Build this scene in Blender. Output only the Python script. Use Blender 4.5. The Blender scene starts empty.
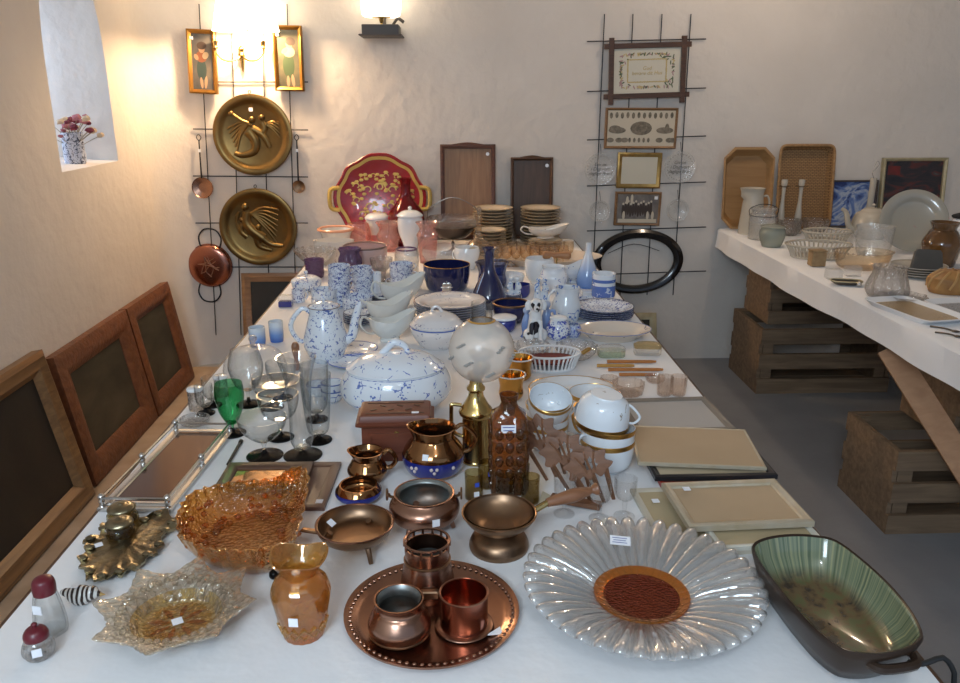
import bpy, math, random
from math import pi, sin, cos, radians, hypot, atan2
from mathutils import Vector, Matrix
random.seed(7)
SC = bpy.context.scene
COL = SC.collection
# ---------------------------------------------------------------- camera model (one pinhole camera, pixel rays meet real planes)
F, CPX, CPY, HC = 800., 480., 341.5, 1.55
PIT = math.atan((CPY - 92) / F)
YAW = math.atan(29 / hypot(249.5, F))
sp_, cp_, sy_, cy_ = sin(PIT), cos(PIT), sin(YAW), cos(YAW)
FW = (sy_ * cp_, cy_ * cp_, -sp_); RT = (cy_, -sy_, 0.); UP = (sy_ * sp_, cy_ * sp_, cp_)
YM = 4.36
ZT, ZR, DW, XL = .75, .80, 4.58, -1.6      # table top, right table top, back wall, left wall
def ray(px, py):
    a = (px - CPX) / F; b = (CPY - py) / F
    return [FW[i] + a * RT[i] + b * UP[i] for i in range(3)]
def onz(px, py, z=ZT):
    d = ray(px, py); t = (z - HC) / d[2]; return Vector((t * d[0], t * d[1], z))
def ony(px, py, Y=DW):
    d = ray(px, py); t = Y / d[1]; return Vector((t * d[0], Y, HC + t * d[2]))
def onx(px, py, X):
    d = ray(px, py); t = X / d[0]; return Vector((X, t * d[1], HC + t * d[2]))
def proj(p):
    v = (p[0], p[1], p[2] - HC)
    a, b, c = [sum(v[i] * A[i] for i in range(3)) for A in (RT, UP, FW)]
    return CPX + F * a / c, CPY - F * b / c, c
def mpp(c, z=0): return proj((c[0], c[1], c[2] + z))[2] / F
def base(px, pyb, rpx, z=ZT):
    p = onz(px, pyb, z); r = rpx * mpp(p)
    c = onz(px, proj((p.x, p.y + r, z))[1], z)
    if c.y > YM: c = onz(px, proj((c.x, YM, z))[1], z)      # the tables end at the back wall
    return c
def ht(c, py):
    lo, hi = -.2, 1.4
    for _ in range(40):
        m = (lo + hi) / 2
        if proj((c[0], c[1], c[2] + m))[1] > py: lo = m
        else: hi = m
    return lo
def LT(px, pyb, prof, z=ZT):
    """prof = [(radius px, ring-centre py)...], the first ring stands on the plane; returns place, metric profile"""
    c = base(px, pyb, prof[0][0], z)
    out = []; yc = proj(c)[1]; yt = prof[-1][1]
    for i, (r, py) in enumerate(prof):
        if i: py += (yc - pyb) * (1 - (pyb - py) / (pyb - yt))   # silhouette rows to ring centres
        h = 0. if i == 0 else max(ht(c, py), out[-1][1] - .004 if len(out) > 1 else .002)
        out.append((r * mpp(c, h), h))
    return c, out
# ---------------------------------------------------------------- mesh builder
def cr(pts, k=5, closed=False):
    P = [Vector(p) for p in pts]; n = len(P); out = []
    rng = range(n) if closed else range(n - 1)
    for i in rng:
        if closed: a, b, c, d = P[(i - 1) % n], P[i], P[(i + 1) % n], P[(i + 2) % n]
        else: a, b, c, d = P[max(i - 1, 0)], P[i], P[i + 1], P[min(i + 2, n - 1)]
        for j in range(k):
            t = j / k
            out.append(.5 * ((2 * b) + (c - a) * t + (2 * a - 5 * b + 4 * c - d) * t * t + (3 * b - a - 3 * c + d) * t ** 3))
    if not closed: out.append(P[-1])
    return out
def spr(prof, k=4):
    z0 = min(z for r, z in prof); z1 = max(z for r, z in prof)
    return [(max(p[0], .0004), min(max(p[1], z0), z1)) for p in cr([(r, z, 0) for r, z in prof], k)]
class G:
    def __init__(s): s.v = []; s.f = []; s.m = []; s.mi = 0
    def face(s, *i): s.f.append(tuple(i)); s.m.append(s.mi)
    def rings(s, R, closed=True, loop=False, cap0=False, cap1=False):
        o = len(s.v); n = len(R[0])
        for r in R: s.v += [tuple(p) for p in r]
        m = len(R)
        for i in range(m if loop else m - 1):
            for j in range(n if closed else n - 1):
                a, b = o + i * n + j, o + i * n + (j + 1) % n
                c, d = o + ((i + 1) % m) * n + (j + 1) % n, o + ((i + 1) % m) * n + j
                s.face(a, b, c, d)
        if cap0: s.face(*[o + j for j in reversed(range(n))])
        if cap1: s.face(*[o + (m - 1) * n + j for j in range(n)])
        return s
    def lathe(s, prof, seg=32, mod=None, sx=1, sy=1, off=(0, 0, 0), cap0=False, cap1=False):
        R = []
        for i, (r, z) in enumerate(prof):
            ring = []
            for j in range(seg):
                t = 2 * pi * j / seg; rr, zz = r, z
                if mod: rr, zz = mod(t, r, z)
                ring.append((off[0] + sx * rr * cos(t), off[1] + sy * rr * sin(t), off[2] + zz))
            R.append(ring)
        return s.rings(R, cap0=cap0, cap1=cap1)
    def shell(s, prof, t=.003, smooth=4, seg=32, mod=None, sx=1, sy=1, off=(0, 0, 0)):
        o = spr(prof, smooth) if smooth else list(prof)
        o = [(.0004, o[0][1])] + o
        inn = [(max(r - t, .0004), max(z, o[0][1] + t * 1.3)) for r, z in reversed(o)]
        return s.lathe(o + inn, seg, mod, sx, sy, off)
    def tube(s, pts, r, seg=8, closed=False, k=4, flat=1):
        P = cr(pts, k, closed) if k > 1 else [Vector(p) for p in pts]
        n = len(P); R = []; N = None
        rr = r if callable(r) else (lambda t: r)
        for i, p in enumerate(P):
            T = (P[(i + 1) % n] - P[i - 1]) if closed else (P[min(i + 1, n - 1)] - P[max(i - 1, 0)])
            T = T.normalized() if T.length > 1e-9 else Vector((0, 0, 1))
            if N is None:
                N = T.orthogonal().normalized()
                if abs(T.z) < .95: N = (Vector((0, 0, 1)) - T * T.z).normalized()
            N = (N - T * N.dot(T)).normalized(); Bn = T.cross(N)
            q = rr(i / max(n - 1, 1))
            R.append([p + N * (q * cos(a)) * flat + Bn * (q * sin(a)) for a in [2 * pi * j / seg for j in range(seg)]])
        return s.rings(R, loop=closed, cap0=not closed, cap1=not closed)
    def box(s, c, d, rz=0, bev=0):
        x, y, z = d[0] / 2, d[1] / 2, d[2] / 2
        b = min(bev, x * .9, y * .9, z * .9)
        def rect(u, w, h): return [(u, w, h), (-u, w, h), (-u, -w, h), (u, -w, h)]
        L = [rect(x - b, y - b, -z), rect(x, y, -z + b), rect(x, y, z - b), rect(x - b, y - b, z)] if b else [rect(x, y, -z), rect(x, y, z)]
        R = [[(c[0] + p[0] * cos(rz) - p[1] * sin(rz), c[1] + p[0] * sin(rz) + p[1] * cos(rz), c[2] + p[2]) for p in l] for l in L]
        return s.rings(R, cap0=True, cap1=True)
    def beam(s, a, b, w, h, up=(0, 0, 1)):
        a, b = Vector(a), Vector(b); T = (b - a).normalized(); U = Vector(up); U = (U - T * U.dot(T)).normalized(); S = T.cross(U)
        R = [[p + S * (w / 2 * i) + U * (h / 2 * j) for i, j in ((1, 1), (-1, 1), (-1, -1), (1, -1))] for p in (a, b)]
        return s.rings(R, cap0=True, cap1=True)
    def ball(s, c, r, seg=14):
        if not isinstance(r, (tuple, list)): r = (r, r, r)
        R = [[(c[0] + r[0] * sin(u) * cos(t), c[1] + r[1] * sin(u) * sin(t), c[2] - r[2] * cos(u)) for t in [2 * pi * j / seg for j in range(seg)]]
             for u in [max(.03, min(pi - .03, pi * i / (seg // 2 + 1))) for i in range(seg // 2 + 2)]]
        return s.rings(R, cap0=True, cap1=True)
    def frame(s, w, h, prof):
        """picture frame round a w x h outer rectangle in XY; prof = [(inset, z)...] closed"""
        R = []
        for (x, y) in ((1, 1), (-1, 1), (-1, -1), (1, -1)):
            R.append([(x * (w / 2 - i), y * (h / 2 - i), z) for i, z in prof])
        return s.rings(R, loop=True)
    def super(s, secs, seg=48, cap0=True, cap1=False, mod=None):
        R = []
        for (a, b, z, n) in secs:
            ring = []
            for j in range(seg):
                t = 2 * pi * j / seg; c_, s__ = cos(t), sin(t)
                x = a * math.copysign(abs(c_) ** (2 / n), c_); y = b * math.copysign(abs(s__) ** (2 / n), s__)
                p = (x, y, z)
                if mod: p = mod(t, p)
                ring.append(p)
            R.append(ring)
        return s.rings(R, cap0=cap0, cap1=cap1)
    def poly(s, pts, z0, z1):
        n = len(pts)
        return s.rings([[(p[0], p[1], z0) for p in pts], [(p[0], p[1], z1) for p in pts]], cap0=True, cap1=True)
    def xf(s, M, a=0):
        for i in range(a, len(s.v)): s.v[i] = tuple(M @ Vector(s.v[i]))
        return s
    def mesh(s, name, mats):
        me = bpy.data.meshes.new(name)
        me.from_pydata(s.v, [], s.f)
        for m in (mats if isinstance(mats, (list, tuple)) else [mats]): me.materials.append(m)
        me.polygons.foreach_set('material_index', s.m)
        me.polygons.foreach_set('use_smooth', [True] * len(s.f))
        me.validate(); me.update()
        me.set_sharp_from_angle(angle=radians(42))
        return me
def remesh(g, vox, mats, name='body', smooth=3):
    """fuse the pieces of g into one continuous skin"""
    o = bpy.data.objects.new('tmp', g.mesh(name, mats)); COL.objects.link(o)
    m = o.modifiers.new('r', 'REMESH'); m.mode = 'VOXEL'; m.voxel_size = vox; m.use_smooth_shade = True
    if smooth: q = o.modifiers.new('s', 'SMOOTH'); q.iterations = smooth; q.factor = .5
    dg = bpy.context.evaluated_depsgraph_get(); dg.update()
    me = bpy.data.meshes.new_from_object(o.evaluated_get(dg), depsgraph=dg)
    bpy.data.objects.remove(o)
    me.materials.clear()
    for k in (mats if isinstance(mats, (list, tuple)) else [mats]): me.materials.append(k)
    me.polygons.foreach_set('use_smooth', [True] * len(me.polygons))
    return me
def ob(name, g, mat, parent=None, loc=(0, 0, 0), rot=(0, 0, 0)):
    me = g if isinstance(g, bpy.types.Mesh) else g.mesh(name, mat)
    o = bpy.data.objects.new(name, me); COL.objects.link(o)
    o.location = loc; o.rotation_euler = rot
    if parent: o.parent = parent
    return o
def tag(o, label, cat, group=None):
    o['label'] = label; o['category'] = cat
    if group: o['group'] = group
    return o
def thing(name, label, cat, loc, parts, rz=0, rot=None, group=None):
    """parts: (name, G, material[, sub-parts]); a single part makes the thing one mesh"""
    if len(parts) == 1 and len(parts[0]) == 3:
        r = ob(name, parts[0][1], parts[0][2])
    else:
        r = bpy.data.objects.new(name, None); r.empty_display_size = .05; COL.objects.link(r)
        for p in parts:
            c = ob(p[0], p[1], p[2], r)
            for q in (p[3] if len(p) > 3 else ()): ob(q[0], q[1], q[2], c)
    r.location = loc; r.rotation_euler = rot if rot else (0, 0, rz)
    return tag(r, label, cat, group)
def dup(r, loc, label=None, rz=None, rot=None, s=None):
    def cp(o, par):
        c = o.copy(); COL.objects.link(c)
        if par: c.parent = par
        for ch in o.children: cp(ch, c)
        return c
    c = cp(r, None); c.location = loc
    if rz is not None: c.rotation_euler = (0, 0, rz)
    if rot is not None: c.rotation_euler = rot
    if label: c['label'] = label
    if s: c.scale = (s, s, s) if not isinstance(s, tuple) else s
    return c
def struct(name, g, mat):
    o = ob(name, g, mat); o['kind'] = 'structure'; return o
# ---------------------------------------------------------------- materials
MATS = {}
def nt(name):
    m = bpy.data.materials.new(name); m.use_nodes = True; t = m.node_tree
    return m, t, t.nodes, t.links, t.nodes['Principled BSDF']
def col4(c): return (c[0], c[1], c[2], 1)
def coords(N, Lk, kind='Object', scale=1):
    tc = N.new('ShaderNodeTexCoord'); mp = N.new('ShaderNodeMapping')
    Lk.new(tc.outputs[kind], mp.inputs[0])
    mp.inputs['Scale'].default_value = (scale,) * 3 if not isinstance(scale, tuple) else scale
    return mp.outputs[0]
def mat(name, c, rough=.4, metal=0, coat=0, bump=0, bscale=60, btype='noise', c2=None, cscale=8, spec=.5, bdist=.01, stretch=None, emit=0):
    if name in MATS: return MATS[name]
    m, t, N, Lk, P = nt(name)
    P.inputs['Base Color'].default_value = col4(c); P.inputs['Roughness'].default_value = rough
    P.inputs['Metallic'].default_value = metal; P.inputs['Coat Weight'].default_value = coat
    P.inputs['Specular IOR Level'].default_value = spec
    if emit: P.inputs['Emission Color'].default_value = col4(c); P.inputs['Emission Strength'].default_value = emit
    sc = stretch or 1
    if c2:
        n = N.new('ShaderNodeTexNoise'); n.inputs['Scale'].default_value = cscale; n.inputs['Detail'].default_value = 6
        Lk.new(coords(N, Lk, 'Object', sc), n.inputs['Vector'])
        r = N.new('ShaderNodeValToRGB'); r.color_ramp.elements[0].color = col4(c); r.color_ramp.elements[1].color = col4(c2)
        r.color_ramp.elements[0].position = .35; r.color_ramp.elements[1].position = .68
        Lk.new(n.outputs['Fac'], r.inputs[0]); Lk.new(r.outputs[0], P.inputs['Base Color'])
    if bump:
        v = coords(N, Lk, 'Object', sc)
        if btype == 'noise':
            n = N.new('ShaderNodeTexNoise'); n.inputs['Scale'].default_value = bscale; n.inputs['Detail'].default_value = 4; h = n.outputs['Fac']
        elif btype == 'vor':
            n = N.new('ShaderNodeTexVoronoi'); n.inputs['Scale'].default_value = bscale; h = n.outputs['Distance']
        else:
            n = N.new('ShaderNodeTexWave'); n.inputs['Scale'].default_value = bscale; n.inputs['Distortion'].default_value = 1.5; h = n.outputs['Fac']
        Lk.new(v, n.inputs['Vector'])
        b = N.new('ShaderNodeBump'); b.inputs['Strength'].default_value = bump; b.inputs['Distance'].default_value = bdist
        Lk.new(h, b.inputs['Height']); Lk.new(b.outputs[0], P.inputs['Normal'])
    MATS[name] = m; return m
def china(name, basec, ink, scale=60, dots=.22, line=.045, cover=.5, rough=.15):
    """glazed white ware with painted sprigs: blossoms at cell centres, twigs on some cell borders"""
    if name in MATS: return MATS[name]
    m, t, N, Lk, P = nt(name)
    P.inputs['Roughness'].default_value = rough; P.inputs['Coat Weight'].default_value = .4
    v = coords(N, Lk)
    def ma(op, a, b):
        n = N.new('ShaderNodeMath'); n.operation = op
        for i, q in enumerate((a, b)):
            if isinstance(q, (int, float)): n.inputs[i].default_value = q
            else: Lk.new(q, n.inputs[i])
        return n.outputs[0]
    nz = N.new('ShaderNodeTexNoise'); nz.inputs['Scale'].default_value = scale * 1.6; nz.inputs['Detail'].default_value = 3
    Lk.new(v, nz.inputs['Vector'])
    ad = N.new('ShaderNodeVectorMath'); ad.operation = 'MULTIPLY_ADD'
    Lk.new(nz.outputs['Color'], ad.inputs[0]); ad.inputs[1].default_value = (.5 / scale,) * 3; Lk.new(v, ad.inputs[2])
    vo = N.new('ShaderNodeTexVoronoi'); vo.inputs['Scale'].default_value = scale; Lk.new(ad.outputs[0], vo.inputs['Vector'])
    ve = N.new('ShaderNodeTexVoronoi'); ve.feature = 'DISTANCE_TO_EDGE'; ve.inputs['Scale'].default_value = scale * .8; Lk.new(ad.outputs[0], ve.inputs['Vector'])
    n2 = N.new('ShaderNodeTexNoise'); n2.inputs['Scale'].default_value = scale * .45; Lk.new(v, n2.inputs['Vector'])
    msk = ma('GREATER_THAN', n2.outputs['Fac'], 1 - cover)
    v3 = N.new('ShaderNodeTexVoronoi'); v3.inputs['Scale'].default_value = scale * 3.4; Lk.new(v, v3.inputs['Vector'])
    n4 = N.new('ShaderNodeTexNoise'); n4.inputs['Scale'].default_value = scale * 1.1; Lk.new(v, n4.inputs['Vector'])
    d = ma('MULTIPLY', ma('LESS_THAN', vo.outputs['Distance'], dots * 1.7), ma('LESS_THAN', v3.outputs['Distance'], .36))
    l = ma('MULTIPLY', ma('LESS_THAN', ve.outputs['Distance'], line), ma('GREATER_THAN', n4.outputs['Fac'], .53))
    fac = ma('MULTIPLY', ma('MULTIPLY', ma('MAXIMUM', d, l), msk), .95)
    mx = N.new('ShaderNodeMix'); mx.data_type = 'RGBA'; Lk.new(fac, mx.inputs[0])
    mx.inputs[6].default_value = col4(basec); mx.inputs[7].default_value = col4(ink)
    Lk.new(mx.outputs[2], P.inputs['Base Color'])
    MATS[name] = m; return m
def glass(name, tint=(.99, .995, .995), edge=(.38, .42, .44), rough=.02, gl=1.5, bump=0, bscale=80, btype='vor', bdist=.004, refr=0, tr=.25, haze=0):
    """thin glass: tinted transmission that deepens at grazing angles, mirror reflection by Fresnel; refr adds true refraction"""
    if name in MATS: return MATS[name]
    m = bpy.data.materials.new(name); m.use_nodes = True; t = m.node_tree; N, Lk = t.nodes, t.links
    N.clear(); out = N.new('ShaderNodeOutputMaterial')
    lw = N.new('ShaderNodeLayerWeight'); lw.inputs['Blend'].default_value = .13
    mx = N.new('ShaderNodeMix'); mx.data_type = 'RGBA'; Lk.new(lw.outputs['Facing'], mx.inputs[0])
    mx.inputs[6].default_value = col4(tint); mx.inputs[7].default_value = col4(edge)
    T = N.new('ShaderNodeBsdfTransparent'); Lk.new(mx.outputs[2], T.inputs[0]); body = T.outputs[0]
    gs = N.new('ShaderNodeBsdfGlossy'); gs.inputs['Roughness'].default_value = rough
    fr = N.new('ShaderNodeLayerWeight'); fr.inputs['Blend'].default_value = .5
    pw = N.new('ShaderNodeMath'); pw.operation = 'POWER'; pw.inputs[1].default_value = 4; Lk.new(fr.outputs['Facing'], pw.inputs[0])
    mul = N.new('ShaderNodeMath'); mul.operation = 'MULTIPLY_ADD'; mul.inputs[1].default_value = .4 * min(gl, 1.8); mul.inputs[2].default_value = .035 * gl; mul.use_clamp = True; Lk.new(pw.outputs[0], mul.inputs[0])
    if refr:
        R = N.new('ShaderNodeBsdfGlass'); R.inputs['Color'].default_value = col4([q ** .5 for q in tint]); R.inputs['Roughness'].default_value = rough; R.inputs['IOR'].default_value = 1.4
        ms = N.new('ShaderNodeMixShader'); ms.inputs[0].default_value = refr; Lk.new(body, ms.inputs[1]); Lk.new(R.outputs[0], ms.inputs[2]); body = ms.outputs[0]
    if haze:
        Df = N.new('ShaderNodeBsdfDiffuse'); Df.inputs[0].default_value = col4([min(1, q * 1.05) for q in tint])
        ms = N.new('ShaderNodeMixShader'); ms.inputs[0].default_value = haze; Lk.new(body, ms.inputs[1]); Lk.new(Df.outputs[0], ms.inputs[2]); body = ms.outputs[0]
    if bump:
        v = coords(N, Lk)
        n = N.new('ShaderNodeTexVoronoi' if btype == 'vor' else 'ShaderNodeTexNoise'); n.inputs['Scale'].default_value = bscale; Lk.new(v, n.inputs['Vector'])
        b = N.new('ShaderNodeBump'); b.inputs['Strength'].default_value = bump; b.inputs['Distance'].default_value = bdist
        Lk.new(n.outputs[0], b.inputs['Height']); Lk.new(b.outputs[0], gs.inputs['Normal']); Lk.new(b.outputs[0], lw.inputs['Normal'])
        if refr: Lk.new(b.outputs[0], R.inputs['Normal'])
    o = N.new('ShaderNodeMixShader'); Lk.new(mul.outputs[0], o.inputs[0]); Lk.new(body, o.inputs[1]); Lk.new(gs.outputs[0], o.inputs[2])
    Lk.new(o.outputs[0], out.inputs[0])
    MATS[name] = m; return m
def wood(name, a, b, scale=6, rough=.45, coat=0, axis=(1, 12, 12)):
    if name in MATS: return MATS[name]
    m, t, N, Lk, P = nt(name)
    n = N.new('ShaderNodeTexNoise'); n.inputs['Scale'].default_value = scale; n.inputs['Detail'].default_value = 8; n.inputs['Distortion'].default_value = .6
    Lk.new(coords(N, Lk, 'Object', axis), n.inputs['Vector'])
    r = N.new('ShaderNodeValToRGB'); r.color_ramp.elements[0].color = col4(a); r.color_ramp.elements[1].color = col4(b)
    r.color_ramp.elements[0].position = .3; r.color_ramp.elements[1].position = .7
    Lk.new(n.outputs['Fac'], r.inputs[0]); Lk.new(r.outputs[0], P.inputs['Base Color'])
    P.inputs['Roughness'].default_value = rough; P.inputs['Coat Weight'].default_value = coat
    MATS[name] = m; return m
def ramp(name, stops, scale=10, axis=1, rough=.5, detail=6, dist=0, coat=0, metal=0):
    if name in MATS: return MATS[name]
    m, t, N, Lk, P = nt(name)
    n = N.new('ShaderNodeTexNoise'); n.inputs['Scale'].default_value = scale; n.inputs['Detail'].default_value = detail; n.inputs['Distortion'].default_value = dist
    Lk.new(coords(N, Lk, 'Object', axis), n.inputs['Vector'])
    r = N.new('ShaderNodeValToRGB'); e = r.color_ramp.elements
    while len(e) < len(stops): e.new(.5)
    for q, (p, c) in zip(e, stops): q.position = p; q.color = col4(c)
    Lk.new(n.outputs['Fac'], r.inputs[0]); Lk.new(r.outputs[0], P.inputs['Base Color'])
    P.inputs['Roughness'].default_value = rough; P.inputs['Coat Weight'].default_value = coat; P.inputs['Metallic'].default_value = metal
    MATS[name] = m; return m
def zgrad(name, stops, z0, z1, rough=.15):
    """a glaze that is dyed darker towards one end of the vessel"""
    if name in MATS: return MATS[name]
    m, t, N, Lk, P = nt(name)
    tc = N.new('ShaderNodeTexCoord'); sx = N.new('ShaderNodeSeparateXYZ'); Lk.new(tc.outputs['Object'], sx.inputs[0])
    mr = N.new('ShaderNodeMapRange'); mr.inputs[1].default_value = z0; mr.inputs[2].default_value = z1; Lk.new(sx.outputs[2], mr.inputs[0])
    r = N.new('ShaderNodeValToRGB'); e = r.color_ramp.elements
    while len(e) < len(stops): e.new(.5)
    for q, (p, c) in zip(e, stops): q.position = p; q.color = col4(c)
    Lk.new(mr.outputs[0], r.inputs[0]); Lk.new(r.outputs[0], P.inputs['Base Color'])
    P.inputs['Roughness'].default_value = rough; P.inputs['Coat Weight'].default_value = .5
    MATS[name] = m; return m
WHITE = mat('porcelain', (.78, .80, .82), .15, coat=.5)
CREAM = mat('cream_ware', (.72, .68, .60), .2, coat=.4)
BLUE = china('blue_sprig_china', (.74, .79, .85), (.08, .14, .42), 62, .24, .06, .58)
BLUE2 = china('dense_blue_china', (.68, .74, .83), (.05, .08, .33), 60, .38, .08, .72)
BLUE3 = china('sparse_blue_china', (.78, .82, .87), (.10, .17, .48), 36, .2, .03, .52)
ROSE = china('rose_sprig_china', (.74, .68, .60), (.4, .2, .18), 45, .15, .02, .4)
DARKSPRIG = china('plum_sprig_china', (.76, .73, .72), (.13, .12, .25), 60, .17, .03, .42)
GOLD = mat('gilding', (.55, .33, .10), .28, 1)
COPPER = mat('copper', (.40, .225, .155), .27, 1, bump=.05, bscale=30, c2=(.30, .165, .115), cscale=14)
COPPER_IN = mat('tinned_copper_inside', (.26, .30, .30), .4, .8, c2=(.17, .11, .08), cscale=18)
COPPERRED = mat('bright_red_copper', (.46, .19, .13), .2, 1)
BRONZE = mat('aged_bronze', (.30, .18, .10), .36, 1, c2=(.22, .14, .09), cscale=10)
BRASS = mat('brass', (.62, .44, .17), .2, 1, c2=(.45, .32, .13), cscale=9)
DULLBRASS = mat('embossed_brass', (.25, .155, .055), .36, 1, c2=(.17, .105, .04), cscale=9)
LUSTRE = mat('copper_lustre_glaze', (.30, .145, .06), .1, .95)
GOLDLUSTRE = mat('gold_lustre_glaze', (.60, .30, .07), .12, 1)
COBALT = mat('cobalt_glaze', (.015, .025, .20), .12, coat=.6)
NAVY = mat('navy_glass', (.012, .015, .07), .08, coat=.8)
SILVER = mat('silver_metal', (.62, .60, .57), .25, 1)
IRON = mat('dark_iron', (.03, .03, .035), .5, .6)
BLACKGL = mat('black_glass', (.006, .005, .005), .15, spec=.12)
PAPER = mat('paper_label', (.85, .86, .90), .7)
INK = mat('label_ink', (.08, .10, .3), .7)
BLUEST = mat('blue_sticker', (.03, .08, .5), .5)
CLEAR = glass('clear_glass')
CUT = glass('cut_glass', (.95, .95, .95), (.52, .52, .52), .04, 2.2, .8, 110, refr=.35)
AMBERP = glass('amber_pressed_glass', (.86, .46, .10), (.55, .18, .02), .06, 2.0, 1, 130, refr=.45, haze=.06)
PALEAMB = glass('pale_amber_pressed_glass', (.98, .80, .40), (.60, .36, .08), .05, 2.6, 1, 120, refr=.4, haze=.05)
IRID = glass('iridescent_amber_glass', (.95, .66, .24), (.60, .27, .04), .08, 3.0, .4, 50, refr=.3, haze=.05)
SMOKE = glass('smoky_glass', (.80, .73, .52), (.42, .34, .18), .05, 1.8, .4, 160)
GREENG = glass('green_glass', (.48, .85, .64), (.02, .30, .14), .02, 1.6)
BROWNG = glass('brown_square_bottle_glass', (.52, .24, .07), (.14, .05, .01), .05, 1.4, .9, 60, refr=.2, haze=.08)
CRANB = glass('cranberry_glass', (.65, .03, .06), (.25, .0, .02), .03, 1.4, haze=.1)
PINKG = glass('pink_glass', (.97, .78, .74), (.75, .42, .36), .05, 2.2, .5, 80, haze=.12)
PURPLE = glass('purple_glass', (.42, .26, .46), (.14, .06, .18), .05, 1.5, .6, 90, haze=.2)
FROST = glass('frosted_glass', (.92, .86, .79), (.72, .64, .57), .22, .9, haze=.42)
HAZY = glass('etched_glass', (.97, .97, .96), (.72, .72, .72), .08, 2, .4, 120, haze=.12)
SHERRY = glass('straw_tinted_glass', (.98, .92, .83), (.70, .56, .42), .05, 1.6, .3, 90, haze=.03)
DKWOOD = wood('dark_wood', (.05, .022, .012), (.10, .045, .022))
REDWOOD = wood('red_brown_wood', (.12, .030, .014), (.18, .050, .024), 5)
PINE = wood('rough_crate_wood', (.15, .095, .055), (.26, .17, .10), 4, .8)
ORWOOD = wood('orange_pine_plank', (.42, .20, .09), (.52, .27, .13), 3, .6)
OAK = wood('oak_tray_wood', (.22, .11, .05), (.32, .17, .08), 5, .5, axis=(12, 1, 12))
GILT = mat('gilt_frame', (.42, .27, .09), .38, .8, bump=.25, bscale=120, c2=(.30, .17, .05), cscale=25, bdist=.003)
PALEGILT = mat('pale_gilt_frame', (.50, .44, .28), .5, .4, bump=.35, bscale=150, c2=(.40, .33, .2), cscale=20, bdist=.003)
CARVED = mat('carved_oak_frame', (.20, .075, .03), .5, bump=.8, bscale=60, c2=(.13, .045, .02), cscale=30, bdist=.006)
MOUNT = mat('cream_mount', (.58, .48, .33), .8, c2=(.50, .40, .26), cscale=5)
MIRR = mat('mirror', (.62, .52, .44), .03, 1)
CORK = wood('turned_wood', (.20, .08, .035), (.30, .13, .06), 8, .4, coat=.3)
WICKER = None
# ================================================================ the setting
PLAST = mat('plaster', (.70, .64, .58), .9, bump=.35, bscale=14, bdist=.02, c2=(.66, .60, .54), cscale=3)
CONC = mat('painted_concrete', (.30, .30, .31), .55, bump=.15, bscale=30, c2=(.26, .26, .27), cscale=4)
g = G(); g.box((1.3, 1.4, -.03), (6.4, 6.9, .06)); struct('floor', g, CONC)
g = G(); g.box((1.3, 1.4, 2.78), (6.4, 6.9, .06)); struct('ceiling', g, PLAST)
g = G(); pl = [(XL + .22 - .22 * cos(a), DW - .22 + .22 * sin(a)) for a in [pi / 2 * i / 10 for i in range(11)]] + [(4.3, DW)]
out = pl + [(4.3, DW + .3), (XL - .3, DW + .3), (XL - .3, DW - .22)]
g.poly(out, 0, 2.75); struct('wall_back', g, PLAST)
g = G(); g.box((4.35, 1.4, 1.375), (.1, 6.4, 2.75)); struct('wall_right', g, PLAST)
# left wall with a splayed arched niche
ny0, ny1, nz0, nzs = onx(62, 173, XL).y, onx(118, 159, XL).y, 1.235, 1.64
nw = ny1 - ny0; cyn = (ny0 + ny1) / 2
def arch(k, x, dz=0):
    P = [(x, cyn - nw / 2 * k, nz0 + dz), (x, cyn - nw / 4 * k, nz0 + dz), (x, cyn, nz0 + dz), (x, cyn + nw / 4 * k, nz0 + dz), (x, cyn + nw / 2 * k, nz0 + dz)]
    P += [(x, cyn + nw / 2 * k, nz0 + (nzs - nz0) * i / 6) for i in range(1, 6)]
    P += [(x, cyn + nw / 2 * k * cos(a), nzs + .55 * k * sin(a) ** .9) for a in [pi * i / 16 for i in range(17)]]
    P += [(x, cyn - nw / 2 * k, nz0 + (nzs - nz0) * i / 6) for i in range(5, 0, -1)]
    return P
inner = arch(1, XL); outer = arch(.62, XL - .62, .05)
def tobox(p):
    y, z = p[1] - cyn, p[2] - 1.7
    lim = []
    if y > 0: lim.append((DW - .2 - cyn) / y)
    if y < 0: lim.append((-1.8 - cyn) / y)
    if z > 0: lim.append((2.75 - 1.7) / z)
    if z < 0: lim.append((0 - 1.7) / z)
    k = min(lim); return (XL, cyn + y * k, 1.7 + z * k)
ob_ = [tobox(p) for p in inner]
g = G(); g.rings([ob_, inner, outer])
# corner fillers of the wall face
for cy0, cz0 in ((DW - .2, 0), (DW - .2, 2.75), (-1.8, 0), (-1.8, 2.75)):
    n = len(ob_)
    for i in range(n):
        a, b = ob_[i], ob_[(i + 1) % n]
        if (abs(a[1] - cy0) < 1e-4) != (abs(b[1] - cy0) < 1e-4) and (abs(a[2] - cz0) < 1e-4) != (abs(b[2] - cz0) < 1e-4) and (abs(a[1] - cy0) < 1e-4 or abs(a[2] - cz0) < 1e-4) and (abs(b[1] - cy0) < 1e-4 or abs(b[2] - cz0) < 1e-4):
            o = len(g.v); g.v += [a, (XL, cy0, cz0), b]; g.face(o, o + 1, o + 2)
struct('wall_left', g, PLAST)
g = G()
wf = arch(.62, XL - .60, .05); wi = [(p[0], cyn + (p[1] - cyn) * .86, 1.75 + (p[2] - 1.75) * .9) for p in wf]
g.rings([wf, wi, [(p[0] - .04, p[1], p[2]) for p in wi], [(p[0] - .04, p[1], p[2]) for p in wf]], loop=True)
w = struct('window_1', g, mat('white_paint', (.8, .8, .8), .5))
g = G(); o = len(wi); g.rings([[(p[0] - .02, p[1], p[2]) for p in wi]]); g.face(*range(o)); ob('pane', g, CLEAR, w)
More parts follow.
